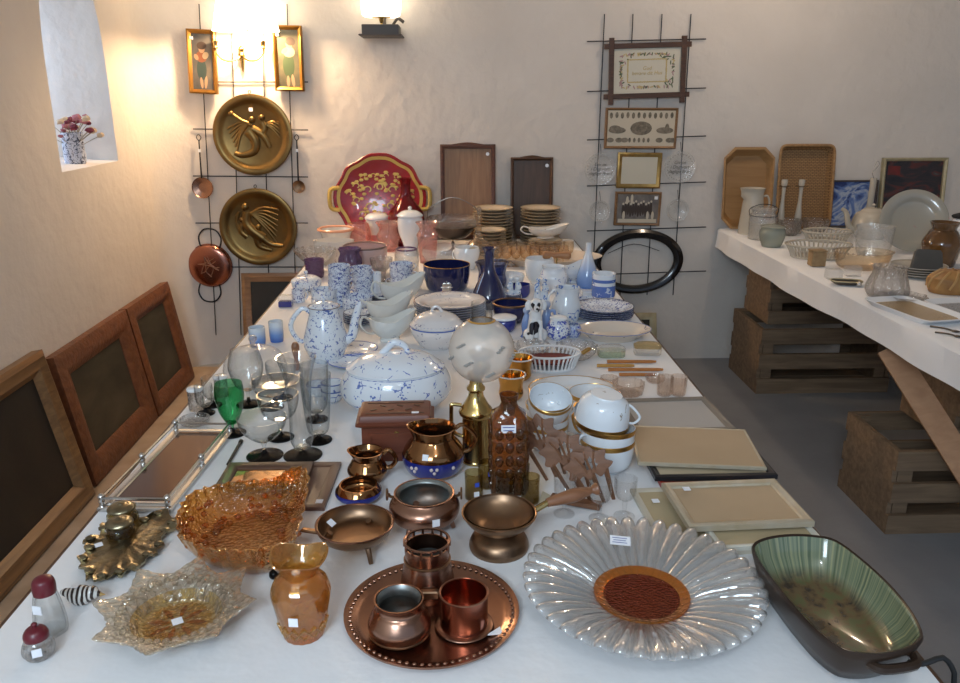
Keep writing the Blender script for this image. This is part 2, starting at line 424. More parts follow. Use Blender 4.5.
g = G(); g.beam((XL - .62, cyn, nz0 + .05), (XL - .62, cyn, 2.1), .03, .03); ob('mullion', g, MATS['white_paint'], w)
TAN = mat('tan_floor_tone', (.42, .31, .22), .75, c2=(.33, .23, .15), cscale=7)
g = G(); g.box((-1.13, 2.5, .004), (.92, 4.0, .008)); tag(ob('floor_strip', g, TAN), 'tan strip on the floor along the left wall beside the long table', 'floor covering')  # thin flat tan slab over the grey floor, mottled with browner tan

# ================================================================ tables
CLOTH = mat('white_cloth', (.80, .80, .81), .85, bump=.25, bscale=9, bdist=.02)
TX0, TX1, TY0, TY1 = -.712, .684, .40, 4.50
tb = G(); tb.box(((TX0 + TX1) / 2, (TY0 + TY1) / 2, ZT - .024), (TX1 - TX0 + .030, TY1 - TY0, .04), bev=.006)
legs = []
for lx in (-.55, .5):
    for ly in (.75, 2.45, 4.2):
        q = G(); q.box((lx, ly, .353), (.06, .06, .706)); legs.append(('leg', q, DKWOOD))
thing('table', 'long dark-edged table under a white cloth crowded with antiques', 'table', (0, 0, 0), [('tabletop', tb, DKWOOD)] + legs)
nx, ny = 40, 90
g = G(); R = []
for i in range(ny + 1):
    y = TY0 + (TY1 - TY0) * i / ny
    R.append([(TX0 + (TX1 - TX0) * j / nx, y, ZT) for j in range(nx + 1)])
# a thin sheet, closed at the underside
g.rings(R, closed=False)
o = len(g.v); g.v += [(x, y, ZT - .0035) for x, y in ((TX0, TY0), (TX1, TY0), (TX1, TY1), (TX0, TY1))]
g.face(o + 3, o + 2, o + 1, o)
g.face(0, o, o + 3, ny * (nx + 1)); g.face(nx, ny * (nx + 1) + nx, o + 2, o + 1); g.face(*([i for i in range(nx + 1)][::-1] + [o, o + 1])); 
tag(ob('tablecloth', g, CLOTH), 'white cloth covering the long middle table', 'tablecloth')
RX0 = 1.535
rb = G(); rb.box((RX0 + .80, 2.85, ZR - .045), (1.54, 3.4, .03)); 
thing('tabletop_board', 'wide board under white cloth resting on crates at right', 'table', (0, 0, 0), [('board', rb, PINE)])
g = G(); R = []
for i in range(61):
    y = 1.1 + (DW - .02 - 1.1) * i / 60
    wv = .006 * sin(y * 7) + .004 * sin(y * 17 + 1)
    R.append([(RX0 - .012 + wv, y, ZR - .115 + .006 * sin(y * 3)), (RX0 - .006 + wv * .6, y, ZR - .07), (RX0 - .002, y, ZR - .012), (RX0 + .012, y, ZR), (RX0 + .4, y, ZR), (RX0 + 1.6, y, ZR), (RX0 + 1.615, y, ZR - .02), (RX0 + 1.615, y, ZR - .12)])
R2 = [[(p[0] + (.004 if k < 4 else (-.004 if k > 5 else 0)), p[1], p[2] - (.004 if 2 < k < 6 else 0)) for k, p in enumerate(r)] for r in R]
g.rings([a + b[::-1] for a, b in zip(R, R2)], cap0=True, cap1=True)
tag(ob('tablecloth', g, CLOTH), 'white cloth hanging over the edge of the right table', 'tablecloth')

# ---- crates: slatted boxes
def crate(name, label, loc, L, Wd, H, slats=3, rz=0, rot=None, long_slats=True):
    parts = []; t = .018; sh = H / (slats + 1.35)
    for sx in (-1, 1):
        e = G(); e.box((sx * (L / 2 - t / 2), 0, H / 2), (t, Wd - 2 * t, H)); parts.append(('end_panel', e, PINE))
    for sy in (-1, 1):
        for k in range(slats):
            z = sh / 2 + k * (H - sh) / (slats - 1)
            e = G(); e.box((0, sy * (Wd / 2 - t / 2), z), (L, t, sh)); parts.append(('side_slat', e, PINE))
        for sx in (-1, 1):
            e = G(); e.box((sx * (L / 2 - .05), sy * (Wd / 2 - t * 1.5 - .001), H / 2), (.055, t * .9, H * .96)); parts.append(('corner_post', e, PINE))
    for k in range(4):
        e = G(); e.box((0, (k - 1.5) * (Wd - 2 * t) / 4, t / 2 + .001), (L - 2 * t - .002, (Wd - 2 * t) / 4.6, t)); parts.append(('bottom_slat', e, PINE))
    return thing(name, label, 'crate', loc, parts, rz=rz, rot=rot, group='wooden crates under the right table')
crate('crate', 'wooden crate standing on the floor by the back wall under the right table', (1.98, 4.19, 0), .72, .44, .36, 3)
crate('crate', 'wooden crate on top of the crate by the back wall', (1.99, 4.24, .362), .62, .36, .31, 3)
crate('crate', 'wooden crate on its own floor spot at right, nearer than the back wall pair', (1.935, 2.73, 0), .72, .38, .33, 3)
crate('crate', 'upper wooden crate of the nearer pair behind the sloping orange plank', (2.12, 2.75, .332), .66, .36, .30, 3)
g = G(); g.beam((1.585, 2.72, .660), (1.90, 2.20, .018), .085, .03, up=(-.2, -1, 0))
tag(ob('trestle_leg', g, ORWOOD), 'sloping orange pine leg plank under the right table', 'table leg')

# ================================================================ the back wall
def W(px, py, d=.0): return ony(px, py, DW - d)
def grille(name, label, xs, ys, tx0, tx1, ty0, ty1):
    """rods: vertical ones through pixel columns xs (top x, bottom x), horizontals at rows ys"""
    g = G()
    for (xa, xb) in xs:
        a, b = W(xa, ty0, .012), W(xb, ty1, .012); g.tube([a, b], .003, 6, k=1)
    for (ya, yb) in ys:
        a, b = W(tx0, ya, .010), W(tx1, yb, .010); g.tube([a, b], .003, 6, k=1)
    return thing(name, label, 'wall grille', (0, 0, 0), [('rods', g, IRON)])
grille('wall_grille', 'thin black wire grille on the wall holding the brass plates', [(199, 216), (231, 241), (262, 270), (287, 297)], [(82, 82), (129, 130), (176, 177), (223, 223), (267, 267)], 193, 308, 4, 335)
grille('wall_grille', 'thin black wire grille on the wall holding the sampler and oval frame', [(604.5, 592), (633, 620), (662, 647), (691, 673)], [(41.5, 39), (91.5, 88), (140, 136), (186, 182), (231, 227), (275, 271)], 587, 706, 14, 295)

def wallpic(name, label, cat, c4, fprof, fmat, art, d=.03, extra=(), group=None):
    """c4 = pixel corners tl, tr, br, bl on the wall; local XY is the picture, +Z towards the room"""
    P = [W(x, y, d) for x, y in c4]
    c = sum(P, Vector()) / 4; u = ((P[1] - P[0]) + (P[2] - P[3])) / 2; v = ((P[0] - P[3]) + (P[1] - P[2])) / 2
    w, h = u.length, v.length; ang = atan2(u.z, u.x)
    g = G(); g.frame(w, h, fprof)
    ins = max(p[0] for p in fprof)
    parts = [('frame', g, fmat)]
    a = G(); a.box((0, 0, .004), (w - 2 * ins + .004, h - 2 * ins + .004, .006)); parts.append(('picture', a, art))
    parts += [e(w, h, ins) for e in extra]
    r = thing(name, label, cat, c, parts, group=group)
    r.rotation_euler = (pi / 2, -ang, 0)
    return r
def fp(wd, dp, lip=.004): return [(0, -.008), (0, dp * .7), (wd * .35, dp), (wd * .7, dp * .75), (wd, lip + .004), (wd, -.008)]
def blobs(items):
    """flat painted shapes: (material index, x, y, rx, ry, rot)"""
    def f(w, h, ins):
        g = G()
        for k, (mi, x, y, rx, ry, rot) in enumerate(items):
            g.mi = mi; o = len(g.v)
            zz = .0072 + k * .00008
            pts = [(x * w + rx * w * cos(t) * cos(rot) - ry * h * sin(t) * sin(rot), y * h + rx * w * cos(t) * sin(rot) + ry * h * sin(t) * cos(rot), zz) for t in [2 * pi * j / 18 for j in range(18)]]
            g.v += pts; g.face(*range(o, o + 18))
        g.mi = 0
        return g
    return f
SKIN = mat('paint_skin', (.36, .22, .13), .5); HAIR = mat('paint_dark_brown', (.05, .03, .02), .5)
RUST = mat('paint_rust', (.20, .07, .03), .5); SLATE = mat('paint_slate_green', (.03, .05, .045), .5); OLIVE = mat('paint_olive', (.03, .055, .02), .5); BLOUSE = mat('paint_cream', (.34, .27, .18), .5)
ARTG = ramp('painted_greenish_ground', [(.3, (.035, .035, .02)), (.55, (.09, .08, .045)), (.75, (.15, .12, .06))], 9)
ARTB = ramp('painted_bluish_ground', [(.3, (.045, .048, .05)), (.55, (.10, .09, .08)), (.75, (.16, .13, .09))], 9)
kid1 = [(3, -.03, -.12, .17, .17, 0), (0, -.05, -.33, .05, .09, .1), (0, .10, -.32, .05, .10, -.1), (2, -.02, .08, .19, .09, 0), (0, -.2, .07, .07, .05, .5), (5, .12, .1, .1, .06, -.6), (0, .0, .2, .11, .065, 0), (1, .0, .25, .17, .06, .1)]
kid2 = [(4, 0, -.10, .2, .2, 0), (0, -.04, -.35, .055, .09, 0), (0, .13, -.34, .055, .1, .1), (5, .03, .1, .2, .08, 0), (0, -.12, .12, .13, .035, .7), (0, .04, .22, .12, .06, 0), (1, .09, .26, .17, .065, -.2)]
pm = [SKIN, HAIR, RUST, SLATE, OLIVE, BLOUSE]
mk = lambda k: (lambda w, h, ins: ('painted_child', blobs(k)(w, h, ins), pm))
stk = lambda x, y: (lambda w, h, ins: ('price_sticker', (lambda g: g.box((x * w, y * h, .012), (.016, .016, .012)))(G()), PAPER))
GF = mat('gold_leaf_frame', (.40, .20, .045), .36, .85, c2=(.28, .14, .03), cscale=14)
wallpic('framed_painting', 'tall gilt-framed painting of a child in rust top left of the lamp', 'painting', [(186, 28), (215, 30.5), (219, 94), (190.5, 93.5)], fp(.022, .02), GF, ARTB, extra=[mk(kid1), stk(-.33, .36)])
wallpic('framed_painting', 'tall gilt-framed painting of a child in green trousers right of the lamp', 'painting', [(274, 25.5), (302.5, 25.5), (304, 91.5), (274, 90.5)], fp(.022, .02), GF, ARTG, extra=[mk(kid2), stk(-.33, .36)])

# wall lamp with glowing shade and the brass candle sconce below it
LAMP = mat('glowing_shade', (1, .84, .58), .5, emit=14)
c = ony(246, 31, DW - .185); c = Vector((c.x, DW, c.z + .055))
bp = G(); bp.box((0, -.012, 0), (.05, .02, .10), bev=.004)
arm = G(); arm.tube([(0, -.02, -.02), (0, -.09, -.045), (0, -.17, -.05), (0, -.185, -.03)], .005)
shd = G(); shd.lathe([(.168, -.055), (.165, -.05), (.14, .06), (.12, .16), (.117, .16), (.137, .06), (.163, -.055)], 48, mod=lambda t, r, z: (r * (1 + .012 * cos(36 * t)), z), off=(0, -.185, .0))
bulb = G(); bulb.ball((0, -.185, .03), (.022, .022, .03))
fit = G(); fit.tube([(-.13, -.185, .10), (.13, -.185, .10)], .003, 6, k=1); fit.tube([(0, -.185, .10), (0, -.185, -.03)], .006, 8, k=1)
thing('wall_lamp', 'glowing wall lamp with pale shade between two child paintings', 'lamp', c, [('back_plate', bp, BRASS), ('arm', arm, BRASS), ('shade_carrier', fit, BRASS), ('bulb', bulb, LAMP), ('shade', shd, mat('lit_lampshade', (1, .84, .60), .8, emit=5))])
c = W(243, 58, 0)
b1 = G(); b1.lathe(spr([(.0005, -.075), (.006, -.06), (.010, -.03), (.013, -.005), (.018, .012), (.012, .03), (.018, .045), (.006, .06), (.0005, .07)]), 14, off=(0, -.022, 0)); b1.ball((0, -.01, 0), (.012, .012, .05))
ps = [('stem', b1, BRASS)]
for s in (-1, 1):
    a = G(); a.tube([(0, -.025, .01), (s * .04, -.05, -.015), (s * .09, -.06, -.012), (s * .122, -.06, .02), (s * .124, -.06, .042)], lambda t: .006 - .002 * t)
    cu = G(); cu.shell([(.010, 0), (.018, .006), (.012, .012), (.014, .03), (.017, .04)], .002, off=(s * .124, -.06, .042), seg=16)
    ps.append(('arm', a, BRASS, [('candle_cup', cu, BRASS)]))
thing('candle_sconce', 'two-armed brass candle sconce below the glowing wall lamp', 'candle sconce', c, ps)

# embossed brass plates: a dished plate with a winged figure in relief
def relief(kind, R):
    g = G(); s = R / .2
    def lim(pts, r): g.tube([(x * s, y * s, .006) for x, y in pts], lambda t, r=r: s * (r[0] + (r[1] - r[0]) * t), 8, flat=.6)
    if kind == 0:
        lim([(-.02, .02), (.01, -.03), (.0, -.08), (-.06, -.10), (-.1, -.09)], (.028, .010))
        lim([(.0, .03), (.05, .0), (.08, -.06)], (.022, .012)); lim([(.0, .05), (-.05, .07), (-.09, .1)], (.012, .007))
        g.ball((.0, .075 * s, .006), (.018 * s, .018 * s, .014 * s)); g.ball((.05 * s, .085 * s, .006), (.016 * s, .016 * s, .012 * s))
        lim([(.05, .06), (.06, .03), (.04, .0)], (.018, .014))
        for k in range(6): lim([(-.02, .055), (-.06, .06 - .012 * k), (-.125 + .008 * k, .03 - .022 * k)], (.009, .004))
        for k in range(4): lim([(.07, .05), (.1, .065 - .012 * k), (.135, .05 - .02 * k)], (.008, .004))
        g.ball((-.1 * s, .105 * s, .005), (.014 * s, .014 * s, .008 * s))
    else:
        lim([(-.05, .08), (-.06, .03), (-.04, -.01), (.02, -.06)], (.024, .03)); lim([(.02, -.06), (.06, -.09), (.12, -.10)], (.02, .009)); lim([(-.01, -.05), (.0, -.1), (.06, -.12)], (.022, .01))
        g.ball((-.06 * s, .105 * s, .006), (.02 * s, .02 * s, .014 * s)); g.ball((-.08 * s, .04 * s, .006), (.016 * s, .016 * s, .012 * s)); g.ball((.0, .0, .006), (.016 * s, .016 * s, .012 * s))
        lim([(-.08, .02), (-.09, -.02), (-.06, -.05)], (.014, .016))
        for k in range(7): lim([(-.03, .07), (.03, .1 - .016 * k), (.11 - .004 * k, .09 - .028 * k)], (.010, .005))
        for k in range(4): lim([(-.09, .08), (-.11, .05 - .015 * k), (-.1 + .01 * k, .0 - .02 * k)], (.007, .004))
    return g
def brassplate(px, py, rpx, kind, label):
    c = W(px, py, .035); R = rpx * mpp(c)
    g = G(); g.lathe([(.001, 0), (R * .72, 0), (R * .80, .006), (R * .84, .014), (R * .93, .018), (R * .985, .015), (R, .008), (R * .97, .0), (R * .8, -.006), (.001, -.008)], 56)
    hk = G(); hk.tube([(0, R - .002, .004), (-.007, R + .01, .0), (0, R + .018, -.004), (.007, R + .01, .0)], .002, 6, closed=True)
    st = G(); st.box((0, R * .62, .004), (.02, .02, .006))
    pr = [('dish', g, DULLBRASS), ('relief', relief(kind, R), DULLBRASS), ('hanging_ring', hk, IRON)]
    if kind == 0: pr.append(('price_sticker', st, PAPER))
    r = thing('brass_plate', label, 'wall plate', c, pr); r.rotation_euler = (pi / 2, 0, 0); return r
brassplate(253, 135, 39.5, 0, 'upper embossed brass plate with white sticker on the left grille')
brassplate(258.5, 227, 38.5, 1, 'lower embossed brass plate hanging beneath the stickered one')

# copper pan and skimmers hanging
c = W(210, 265.5, .02); R = 21.5 * mpp(c)
g = G(); g.lathe(spr([(.001, .03), (R * .7, .028), (R * .95, .018), (R, .0), (R * 1.03, -.002)], 3) + [(R * 1.0, -.008), (.001, -.008)], 40)
em = G()
for k in range(7): em.tube([(R * .5 * cos(k), R * .5 * sin(k), .028), (R * .2 * cos(k * 2.1), R * .2 * sin(k * 2.1), .032), (R * .45 * cos(k + 2), R * .45 * sin(k + 2), .028)], .003, 6)
hs = []
for s in (-1, 1):
    h = G(); h.tube([(-.055, s * R * .90, .0), (-.062, s * (R + .04), .004), (-.03, s * (R + .085), .006), (.03, s * (R + .085), .006), (.062, s * (R + .04), .004), (.055, s * R * .90, .0)], .0045); hs.append(('handle', h, IRON))
r = thing('copper_pan', 'round copper pan with two iron ring handles hanging low on the left grille', 'pan', c, [('pan', g, COPPERRED), ('emblem', em, COPPER)] + hs); r.rotation_euler = (pi / 2, 0, -.03)
r.rotation_euler = (pi / 2, .1, 0)
for (x, y, rp, yt, m, lab) in ((203, 187.5, 10.5, 136, COPPER, 'copper skimmer with long iron handle hanging left of brass plates'), (299, 186.5, 6.3, 136, BRONZE, 'small dark ladle with long iron handle hanging right of brass plates')):
    c = W(x, y, .02); R = rp * mpp(c); top = W(x - 2, yt, .02); L = (top - c).length
    g = G(); g.lathe(spr([(.001, .0), (R * .8, .003), (R, .012)], 3) + [(R * .98, .008), (.001, -.004)], 28)
    h = G(); h.tube([(0, R * .9, .008), (0, R + .03, .012), (0, L - .02, .004)], lambda t: .0055 - .002 * t, 8); h.tube([(.0, L - .024, .004), (-.012, L - .008, .004), (0, L + .008, .004), (.012, L - .008, .004)], .0025, 6, closed=True)
    tg = G(); tg.box((0, L * .72, .010), (.014, .016, .006))
    r = thing('skimmer' if m == COPPER else 'ladle', lab, 'kitchen tool', c, [('bowl', g, m), ('handle', h, IRON), ('price_tag', tg, PAPER)]); r.rotation_euler = (pi / 2, .02, 0)

# right grille
def sampler():
    c4 = [(607, 42), (690, 39.5), (686, 99), (604, 101)]
    P = [W(x, y, .03) for x, y in c4]; c = sum(P, Vector()) / 4; u = P[1] - P[0]; w = u.length * .955; h = ((P[0] - P[3]).length) * .97
    ps = []
    for (px_, py_, L, v) in ((0, h / 2 - .018, w * 1.10, 0), (0, -h / 2 + .018, w * 1.10, 0), (-w / 2 + .018, 0, h * 1.17, 1), (w / 2 - .018, 0, h * 1.17, 1)):
        g = G(); g.box((px_, py_, .008 + .004 * v), (L, .027, .016) if not v else (.027, L, .016), bev=.002); ps.append(('rail', g, DKWOOD))
    a = G(); a.box((0, 0, .002), (w - .04, h - .04, .004)); ps.append(('mount', a, mat('linen_mount', (.62, .58, .48), .8)))
    GO = mat('ochre_thread', (.52, .40, .18), .8); GR = mat('green_thread', (.10, .13, .07), .8); PL = mat('rose_thread', (.42, .25, .25), .8)
    e = G(); R_ = random.Random(3)
    def leaf(mi, x, y, r1, r2, rot):
        e.mi = mi; o = len(e.v); e.v += [(x + r1 * cos(t) * cos(rot) - r2 * sin(t) * sin(rot), y + r1 * cos(t) * sin(rot) + r2 * sin(t) * cos(rot), .0045 + R_.random() * .0008) for t in [2 * pi * j / 8 for j in range(8)]]; e.face(*range(o, o + 8))
    for k in range(150):
        t = R_.random() * 2 * pi; d = 1 + R_.uniform(-.13, .2)
        x = max(-.155, min(.155, .165 * d * cos(t) * 1.05)); y = max(-.1, min(.1, .115 * d * sin(t)))
        leaf(R_.choice((1, 1, 2, 0)), x * .92, y * .85 + .0, R_.uniform(.007, .014), .0035, R_.random() * 6)
    for s in (-1, 1):
        for k in range(26):
            leaf(0, -.1 + .2 * k / 25, s * .058, .006, .003, R_.random()); leaf(0, s * .105, -.055 + .11 * k / 25, .003, .006, R_.random())
    ps.append(('embroidery', e, [GO, GR, PL]))
    cu = bpy.data.curves.new('t', 'FONT'); cu.body = 'Gud\nbevare dit Hus'; cu.size = .028; cu.align_x = 'CENTER'; cu.align_y = 'CENTER'; cu.extrude = .0004; cu.shear = .2; cu.space_line = .9
    to = bpy.data.objects.new('t', cu); COL.objects.link(to); dg = bpy.context.evaluated_depsgraph_get(); dg.update()
    me = bpy.data.meshes.new_from_object(to.evaluated_get(dg), depsgraph=dg); bpy.data.objects.remove(to); me.materials.clear(); me.materials.append(GO)
    for v in me.vertices: v.co.z += .005
    ps.append(('lettering', me, GO))
    kn = G(); kn.ball((w / 2 - .03, h / 2 + .018, .02), .008); ps.append(('knob', kn, DKWOOD))
    r = thing('embroidered_sampler', 'embroidered motto sampler in a dark frame with crossed corners', 'picture', c, ps); r.rotation_euler = (pi / 2, -atan2(u.z, u.x), 0)
sampler()
def text_mesh(body, size, m, z, y=0, extr=.0004, space=1.0):
    cu = bpy.data.curves.new('t', 'FONT'); cu.body = body; cu.size = size; cu.align_x = 'CENTER'; cu.align_y = 'CENTER'; cu.extrude = extr; cu.shear = .25; cu.space_line = space
    to = bpy.data.objects.new('t', cu); COL.objects.link(to); dg = bpy.context.evaluated_depsgraph_get(); dg.update()
    me = bpy.data.meshes.new_from_object(to.evaluated_get(dg), depsgraph=dg); bpy.data.objects.remove(to); me.materials.clear(); me.materials.append(m)
    for v in me.vertices: v.co.z += z; v.co.y += y
    return me
SEPIA = mat('sepia_print', (.58, .50, .38), .6); SEPD = mat('sepia_dark', (.10, .085, .06), .6, c2=(.25, .2, .14), cscale=60); SEPM = mat('sepia_mid', (.26, .21, .15), .6, c2=(.12, .1, .07), cscale=50)
WALN = wood('walnut_frame', (.16, .08, .03), (.25, .13, .055), 5)
it = [(0, -.42 + .076 * k, .31 + .01 * (k % 2), .022, .075, 0) for k in range(12)] + [(0, -.15 + .065 * k, -.29, .018, .06, 0) for k in range(5)] + [(1, 0, 0, .15, .17, 0), (0, 0, 0, .09, .09, 0), (1, -.33, -.05, .12, .08, 0), (1, -.36, .0, .08, .07, 0), (1, .33, -.05, .12, .08, 0), (0, .36, 0, .03, .12, 0)] + [(1, x, -.29, .05, .06, 0) for x in (-.42, -.3, -.22, .26, .4, .45)]
wallpic('group_print', 'walnut-framed sepia sheet of small oval portraits below the sampler', 'picture', [(606, 107.5), (678.5, 108), (675, 148.5), (603.5, 148.5)], fp(.014, .014), WALN, SEPIA, extra=[lambda w, h, i: ('portraits', blobs(it)(w, h, i), [SEPD, SEPM])])
wallpic('empty_frame', 'small gilt frame holding a blank cream card on the right grille', 'picture frame', [(618.5, 152.5), (662.5, 152.5), (659, 188.5), (615.5, 187.5)], fp(.024, .014), GILT, mat('blank_card', (.60, .55, .44), .7))
ph = [(0, -.32 + .055 * k, -.05 + .03 * ((k * 7) % 3), .03, .2, 0) for k in range(12)] + [(1, -.32 + .055 * k, .14 + .04 * ((k * 7) % 3), .022, .035, 0) for k in range(12)] + [(1, x, -.2, .03, .13, 0) for x in (-.3, .22, .33)] + [(1, -.14, .28, .03, .15, 0), (1, -.24, .25, .03, .12, 0)]
wallpic('group_photograph', 'brown-framed old photograph of people standing in rows', 'photograph', [(615.5, 191.5), (662.5, 192), (658, 225.5), (613.5, 225)], fp(.014, .012), WALN, mat('photo_dark', (.12, .10, .09), .4, c2=(.22, .19, .16), cscale=20), extra=[lambda w, h, i: ('people', blobs(ph)(w, h, i), [HAIR, SEPIA]), lambda w, h, i: ('mount_strip', (lambda g: g.box((0, -h * .36, .0075), (w * .84, h * .11, .002)))(G()), SEPIA), stk(.38, .33)])
c = W(637, 261.5, .02); m_ = mpp(c)
g = G(); R = []
for j in range(64):
    t = 2 * pi * j / 64; R.append([((46 - i) * m_ * cos(t), (32.5 - i * .9) * m_ * sin(t), z) for i, z in ((0, 0), (0, .012), (3, .024), (6.5, .022), (9.5, .01), (9.5, 0))])
g.rings(R, loop=True)
wr = G(); wr.tube([(-.17, .06, .002), (-.02, .105, .002), (.13, .055, .002)], .0018, 6)
r = thing('oval_picture_frame', 'empty oval frame of dark polished wood on the right grille', 'picture frame', c, [('frame', g, mat('black_polished_wood', (.012, .010, .010), .22, coat=.5)), ('hanging_wire', wr, IRON)]); r.rotation_euler = (pi / 2, -.06, 0)
for (x, y, rp, txt, lab) in ((600, 169, 15.5, 'Giv os\ni Dag vort\ndaglige Brød', 'larger glass motto plate left of the small gilt frame'), (679.5, 167, 15.5, 'Giv os\ni Dag vort\ndaglige Brød', 'larger glass motto plate right of the small gilt frame'), (599.5, 211, 10.5, '', 'small glass plate left of the old group photograph'), (677, 210, 11, '', 'small glass plate right of the old group photograph')):
    c = W(x, y, .03); R = rp * mpp(c)
    sc_ = lambda t, r, z: (r * (1 + (.03 * abs(sin(8 * t)) if r > .6 * 1 and False else 0)), z)
    g = G(); g.lathe([(.001, .004), (R * .62, .004), (R * .7, .008), (R * .93, .016), (R, .017), (R, .012), (R * .72, .002), (.001, 0)], 40, mod=lambda t, r, z: (r * (1 + .025 * abs(sin(10 * t)) * (r / R) ** 4), z))
    rb_ = G()
    for k in range(28): a = 2 * pi * k / 28; rb_.ball((R * .82 * cos(a), R * .82 * sin(a), .014), (R * .05, R * .05, .003), 6)
    ps = [('plate', g, HAZY), ('beaded_rim', rb_, HAZY)]
    if txt: ps.append(('lettering', text_mesh(txt, R * .30, mat('lettering_dark', (.13, .12, .11), .6), .006, space=.95), 0))
    else:
        st = G()
        for k in range(8): a = 2 * pi * k / 8; st.tube([(.004 * cos(a), .004 * sin(a), .006), (R * .4 * cos(a), R * .4 * sin(a), .006)], .0015, 5, k=1)
        ps.append(('star_cut', st, HAZY))
    hk = G(); hk.tube([(0, R - .003, .01), (0, R + .02, .0), (-.004, R + .05, -.004)], .0015, 5); ps.append(('hanger', hk, IRON))
    r = thing('glass_plate', lab, 'wall plate', c, ps); r.rotation_euler = (pi / 2, 0, 0)
# bracket lamp high on the wall
c = W(382, 37, .13); k = mpp(c); c = Vector((c.x, DW, c.z))
br = G(); br.box((0, -.13, .03), (36 * k, .20, .05), bev=.003); br2 = G(); br2.box((0, -.127, .004), (42 * k, .24, .008), bev=.002); br3 = G(); br3.box((0, -.012, .06), (.03, .02, .10)); br3.beam((0, -.02, .04), (0, -.08, .04), .012, .012)
sh = G(); sh.shell([(16 * k, .0), (19 * k, .012), (20 * k, .07), (18 * k, .12), (12 * k, .16)], .003, off=(0, -.13, .096))
bu = G(); bu.lathe(spr([(.012, .0), (.006, .01), (.01, .02), (.016, .04)]), 14, off=(0, -.13, .054)); pl_ = G(); pl_.lathe([(.001, 0), (.05, 0), (.05, .003), (.001, .003)], 24, off=(0, -.13, .093))
kn = G(); kn.tube([(.06, -.13, .06), (.085, -.14, .088), (.115, -.15, .07)], .008, 6)
thing('bracket_lamp', 'lit lamp with glowing white shade on a dark wall bracket', 'lamp', c, [('bracket', br, mat('dark_bronze_paint', (.07, .055, .045), .5)), ('base_plate', br2, MATS['dark_bronze_paint']), ('shade', sh, mat('glowing_white_shade', (1, .90, .70), .5, emit=2.6)), ('wall_arm', br3, MATS['dark_bronze_paint']), ('burner', bu, BRASS), ('gallery', pl_, BRASS), ('winder', kn, MATS['dark_bronze_paint'])])

# ================================================================ paintings leaning at left, on the floor
def leaning(label, name, yb0, yb1, htop, art, fprof, fmat, xb, group=None, sticker=None):
    w = yb1 - yb0; dx = xb - (XL + .012); L = htop; a = math.asin(dx / L)
    g = G(); g.frame(w, L, fprof); ins = max(p[0] for p in fprof)
    p = G(); p.box((0, 0, .004), (w - 2 * ins + .004, L - 2 * ins + .004, .006))
    ps = [('frame', g, fmat), ('canvas', p, art)]
    if sticker: s = G(); s.box((sticker[0] * w, sticker[1] * L, .025), (.013, .013, .006)); ps.append(('price_sticker', s, PAPER))
    r = thing(name, label, 'painting', (0, 0, 0), ps, group=group)
    Y = Vector((-sin(a), 0, cos(a))); X = Vector((0, 1, 0)); Z = X.cross(Y)
    ctr = Vector((xb + .006, (yb0 + yb1) / 2, .008)) + Y * (L / 2) 
    r.matrix_world = Matrix(((X.x, Y.x, Z.x, ctr.x), (X.y, Y.y, Z.y, ctr.y), (X.z, Y.z, Z.z, ctr.z), (0, 0, 0, 1)))
    return r
DARKART = ramp('dark_old_canvas', [(.3, (.010, .008, .006)), (.55, (.022, .016, .010)), (.75, (.05, .033, .017))], 2.2, dist=.8, rough=.6)
LAND = ramp('dim_landscape_canvas', [(.3, (.02, .018, .012)), (.5, (.045, .04, .025)), (.75, (.085, .07, .045))], 3, axis=(1, 2.2, 1), dist=.6, rough=.6)
DIVG = wood('brown_gold_frame', (.16, .08, .035), (.28, .15, .06), 4, .4)
leaning('large dark painting in a brown-gold frame leaning nearest on left wall', 'framed_painting', 1.90, 2.93, .62, DARKART, [(0, -.012), (0, .03), (.02, .04), (.045, .028), (.06, .03), (.085, .008), (.085, -.012)], DIVG, -1.475)
leaning('landscape in a wide carved oak frame leaning between two other paintings', 'framed_painting', 3.0, 3.72, .56, LAND, [(0, -.012), (0, .03), (.03, .042), (.07, .034), (.105, .012), (.105, -.012)], CARVED, -1.50, sticker=(.35, .38))
leaning('dim landscape in carved oak frame leaning farthest back near the corner', 'framed_painting', 3.735, 4.31, .56, LAND, [(0, -.012), (0, .03), (.025, .042), (.06, .034), (.09, .012), (.09, -.012)], CARVED, -1.50)

# frames on the floor against the back wall beyond the table edges
def backlean(label, x0, x1, ztop, y, fprof, fmat, art, dy=.10, z0=.008, name='framed_painting', cat='painting'):
    w = x1 - x0; a = math.asin(dy / (ztop - z0)); L = (ztop - z0)
    g = G(); g.frame(w, L, fprof); ins = max(p[0] for p in fprof)
    p = G(); p.box((0, 0, .003), (w - 2 * ins + .004, L - 2 * ins + .004, .005))
    r = thing(name, label, cat, (0, 0, 0), [('frame', g, fmat), ('canvas', p, art)])
    r.location = ((x0 + x1) / 2, y - .012 - dy / 2, z0 + L / 2 * cos(a)); r.rotation_euler = (pi / 2 - a, 0, 0); return r
a, b = W(240, 273, .05), W(303, 273, .05)
backlean('brown-framed dark picture standing on floor beneath the lower brass plate', a.x, b.x, a.z, DW, [(0, -.01), (0, .018), (.02, .025), (.05, .012), (.05, -.01)], wood('mid_brown_frame', (.22, .11, .045), (.32, .17, .08), 4), DARKART, name='framed_picture', cat='picture')
a, b = W(630, 312, .05), W(657.5, 312, .05)
backlean('small grey-gilt framed picture standing on floor below the oval frame', b.x - .28, b.x, a.z, DW, [(0, -.01), (0, .015), (.015, .02), (.04, .01), (.04, -.01)], PALEGILT, DARKART, name='framed_picture', cat='picture')

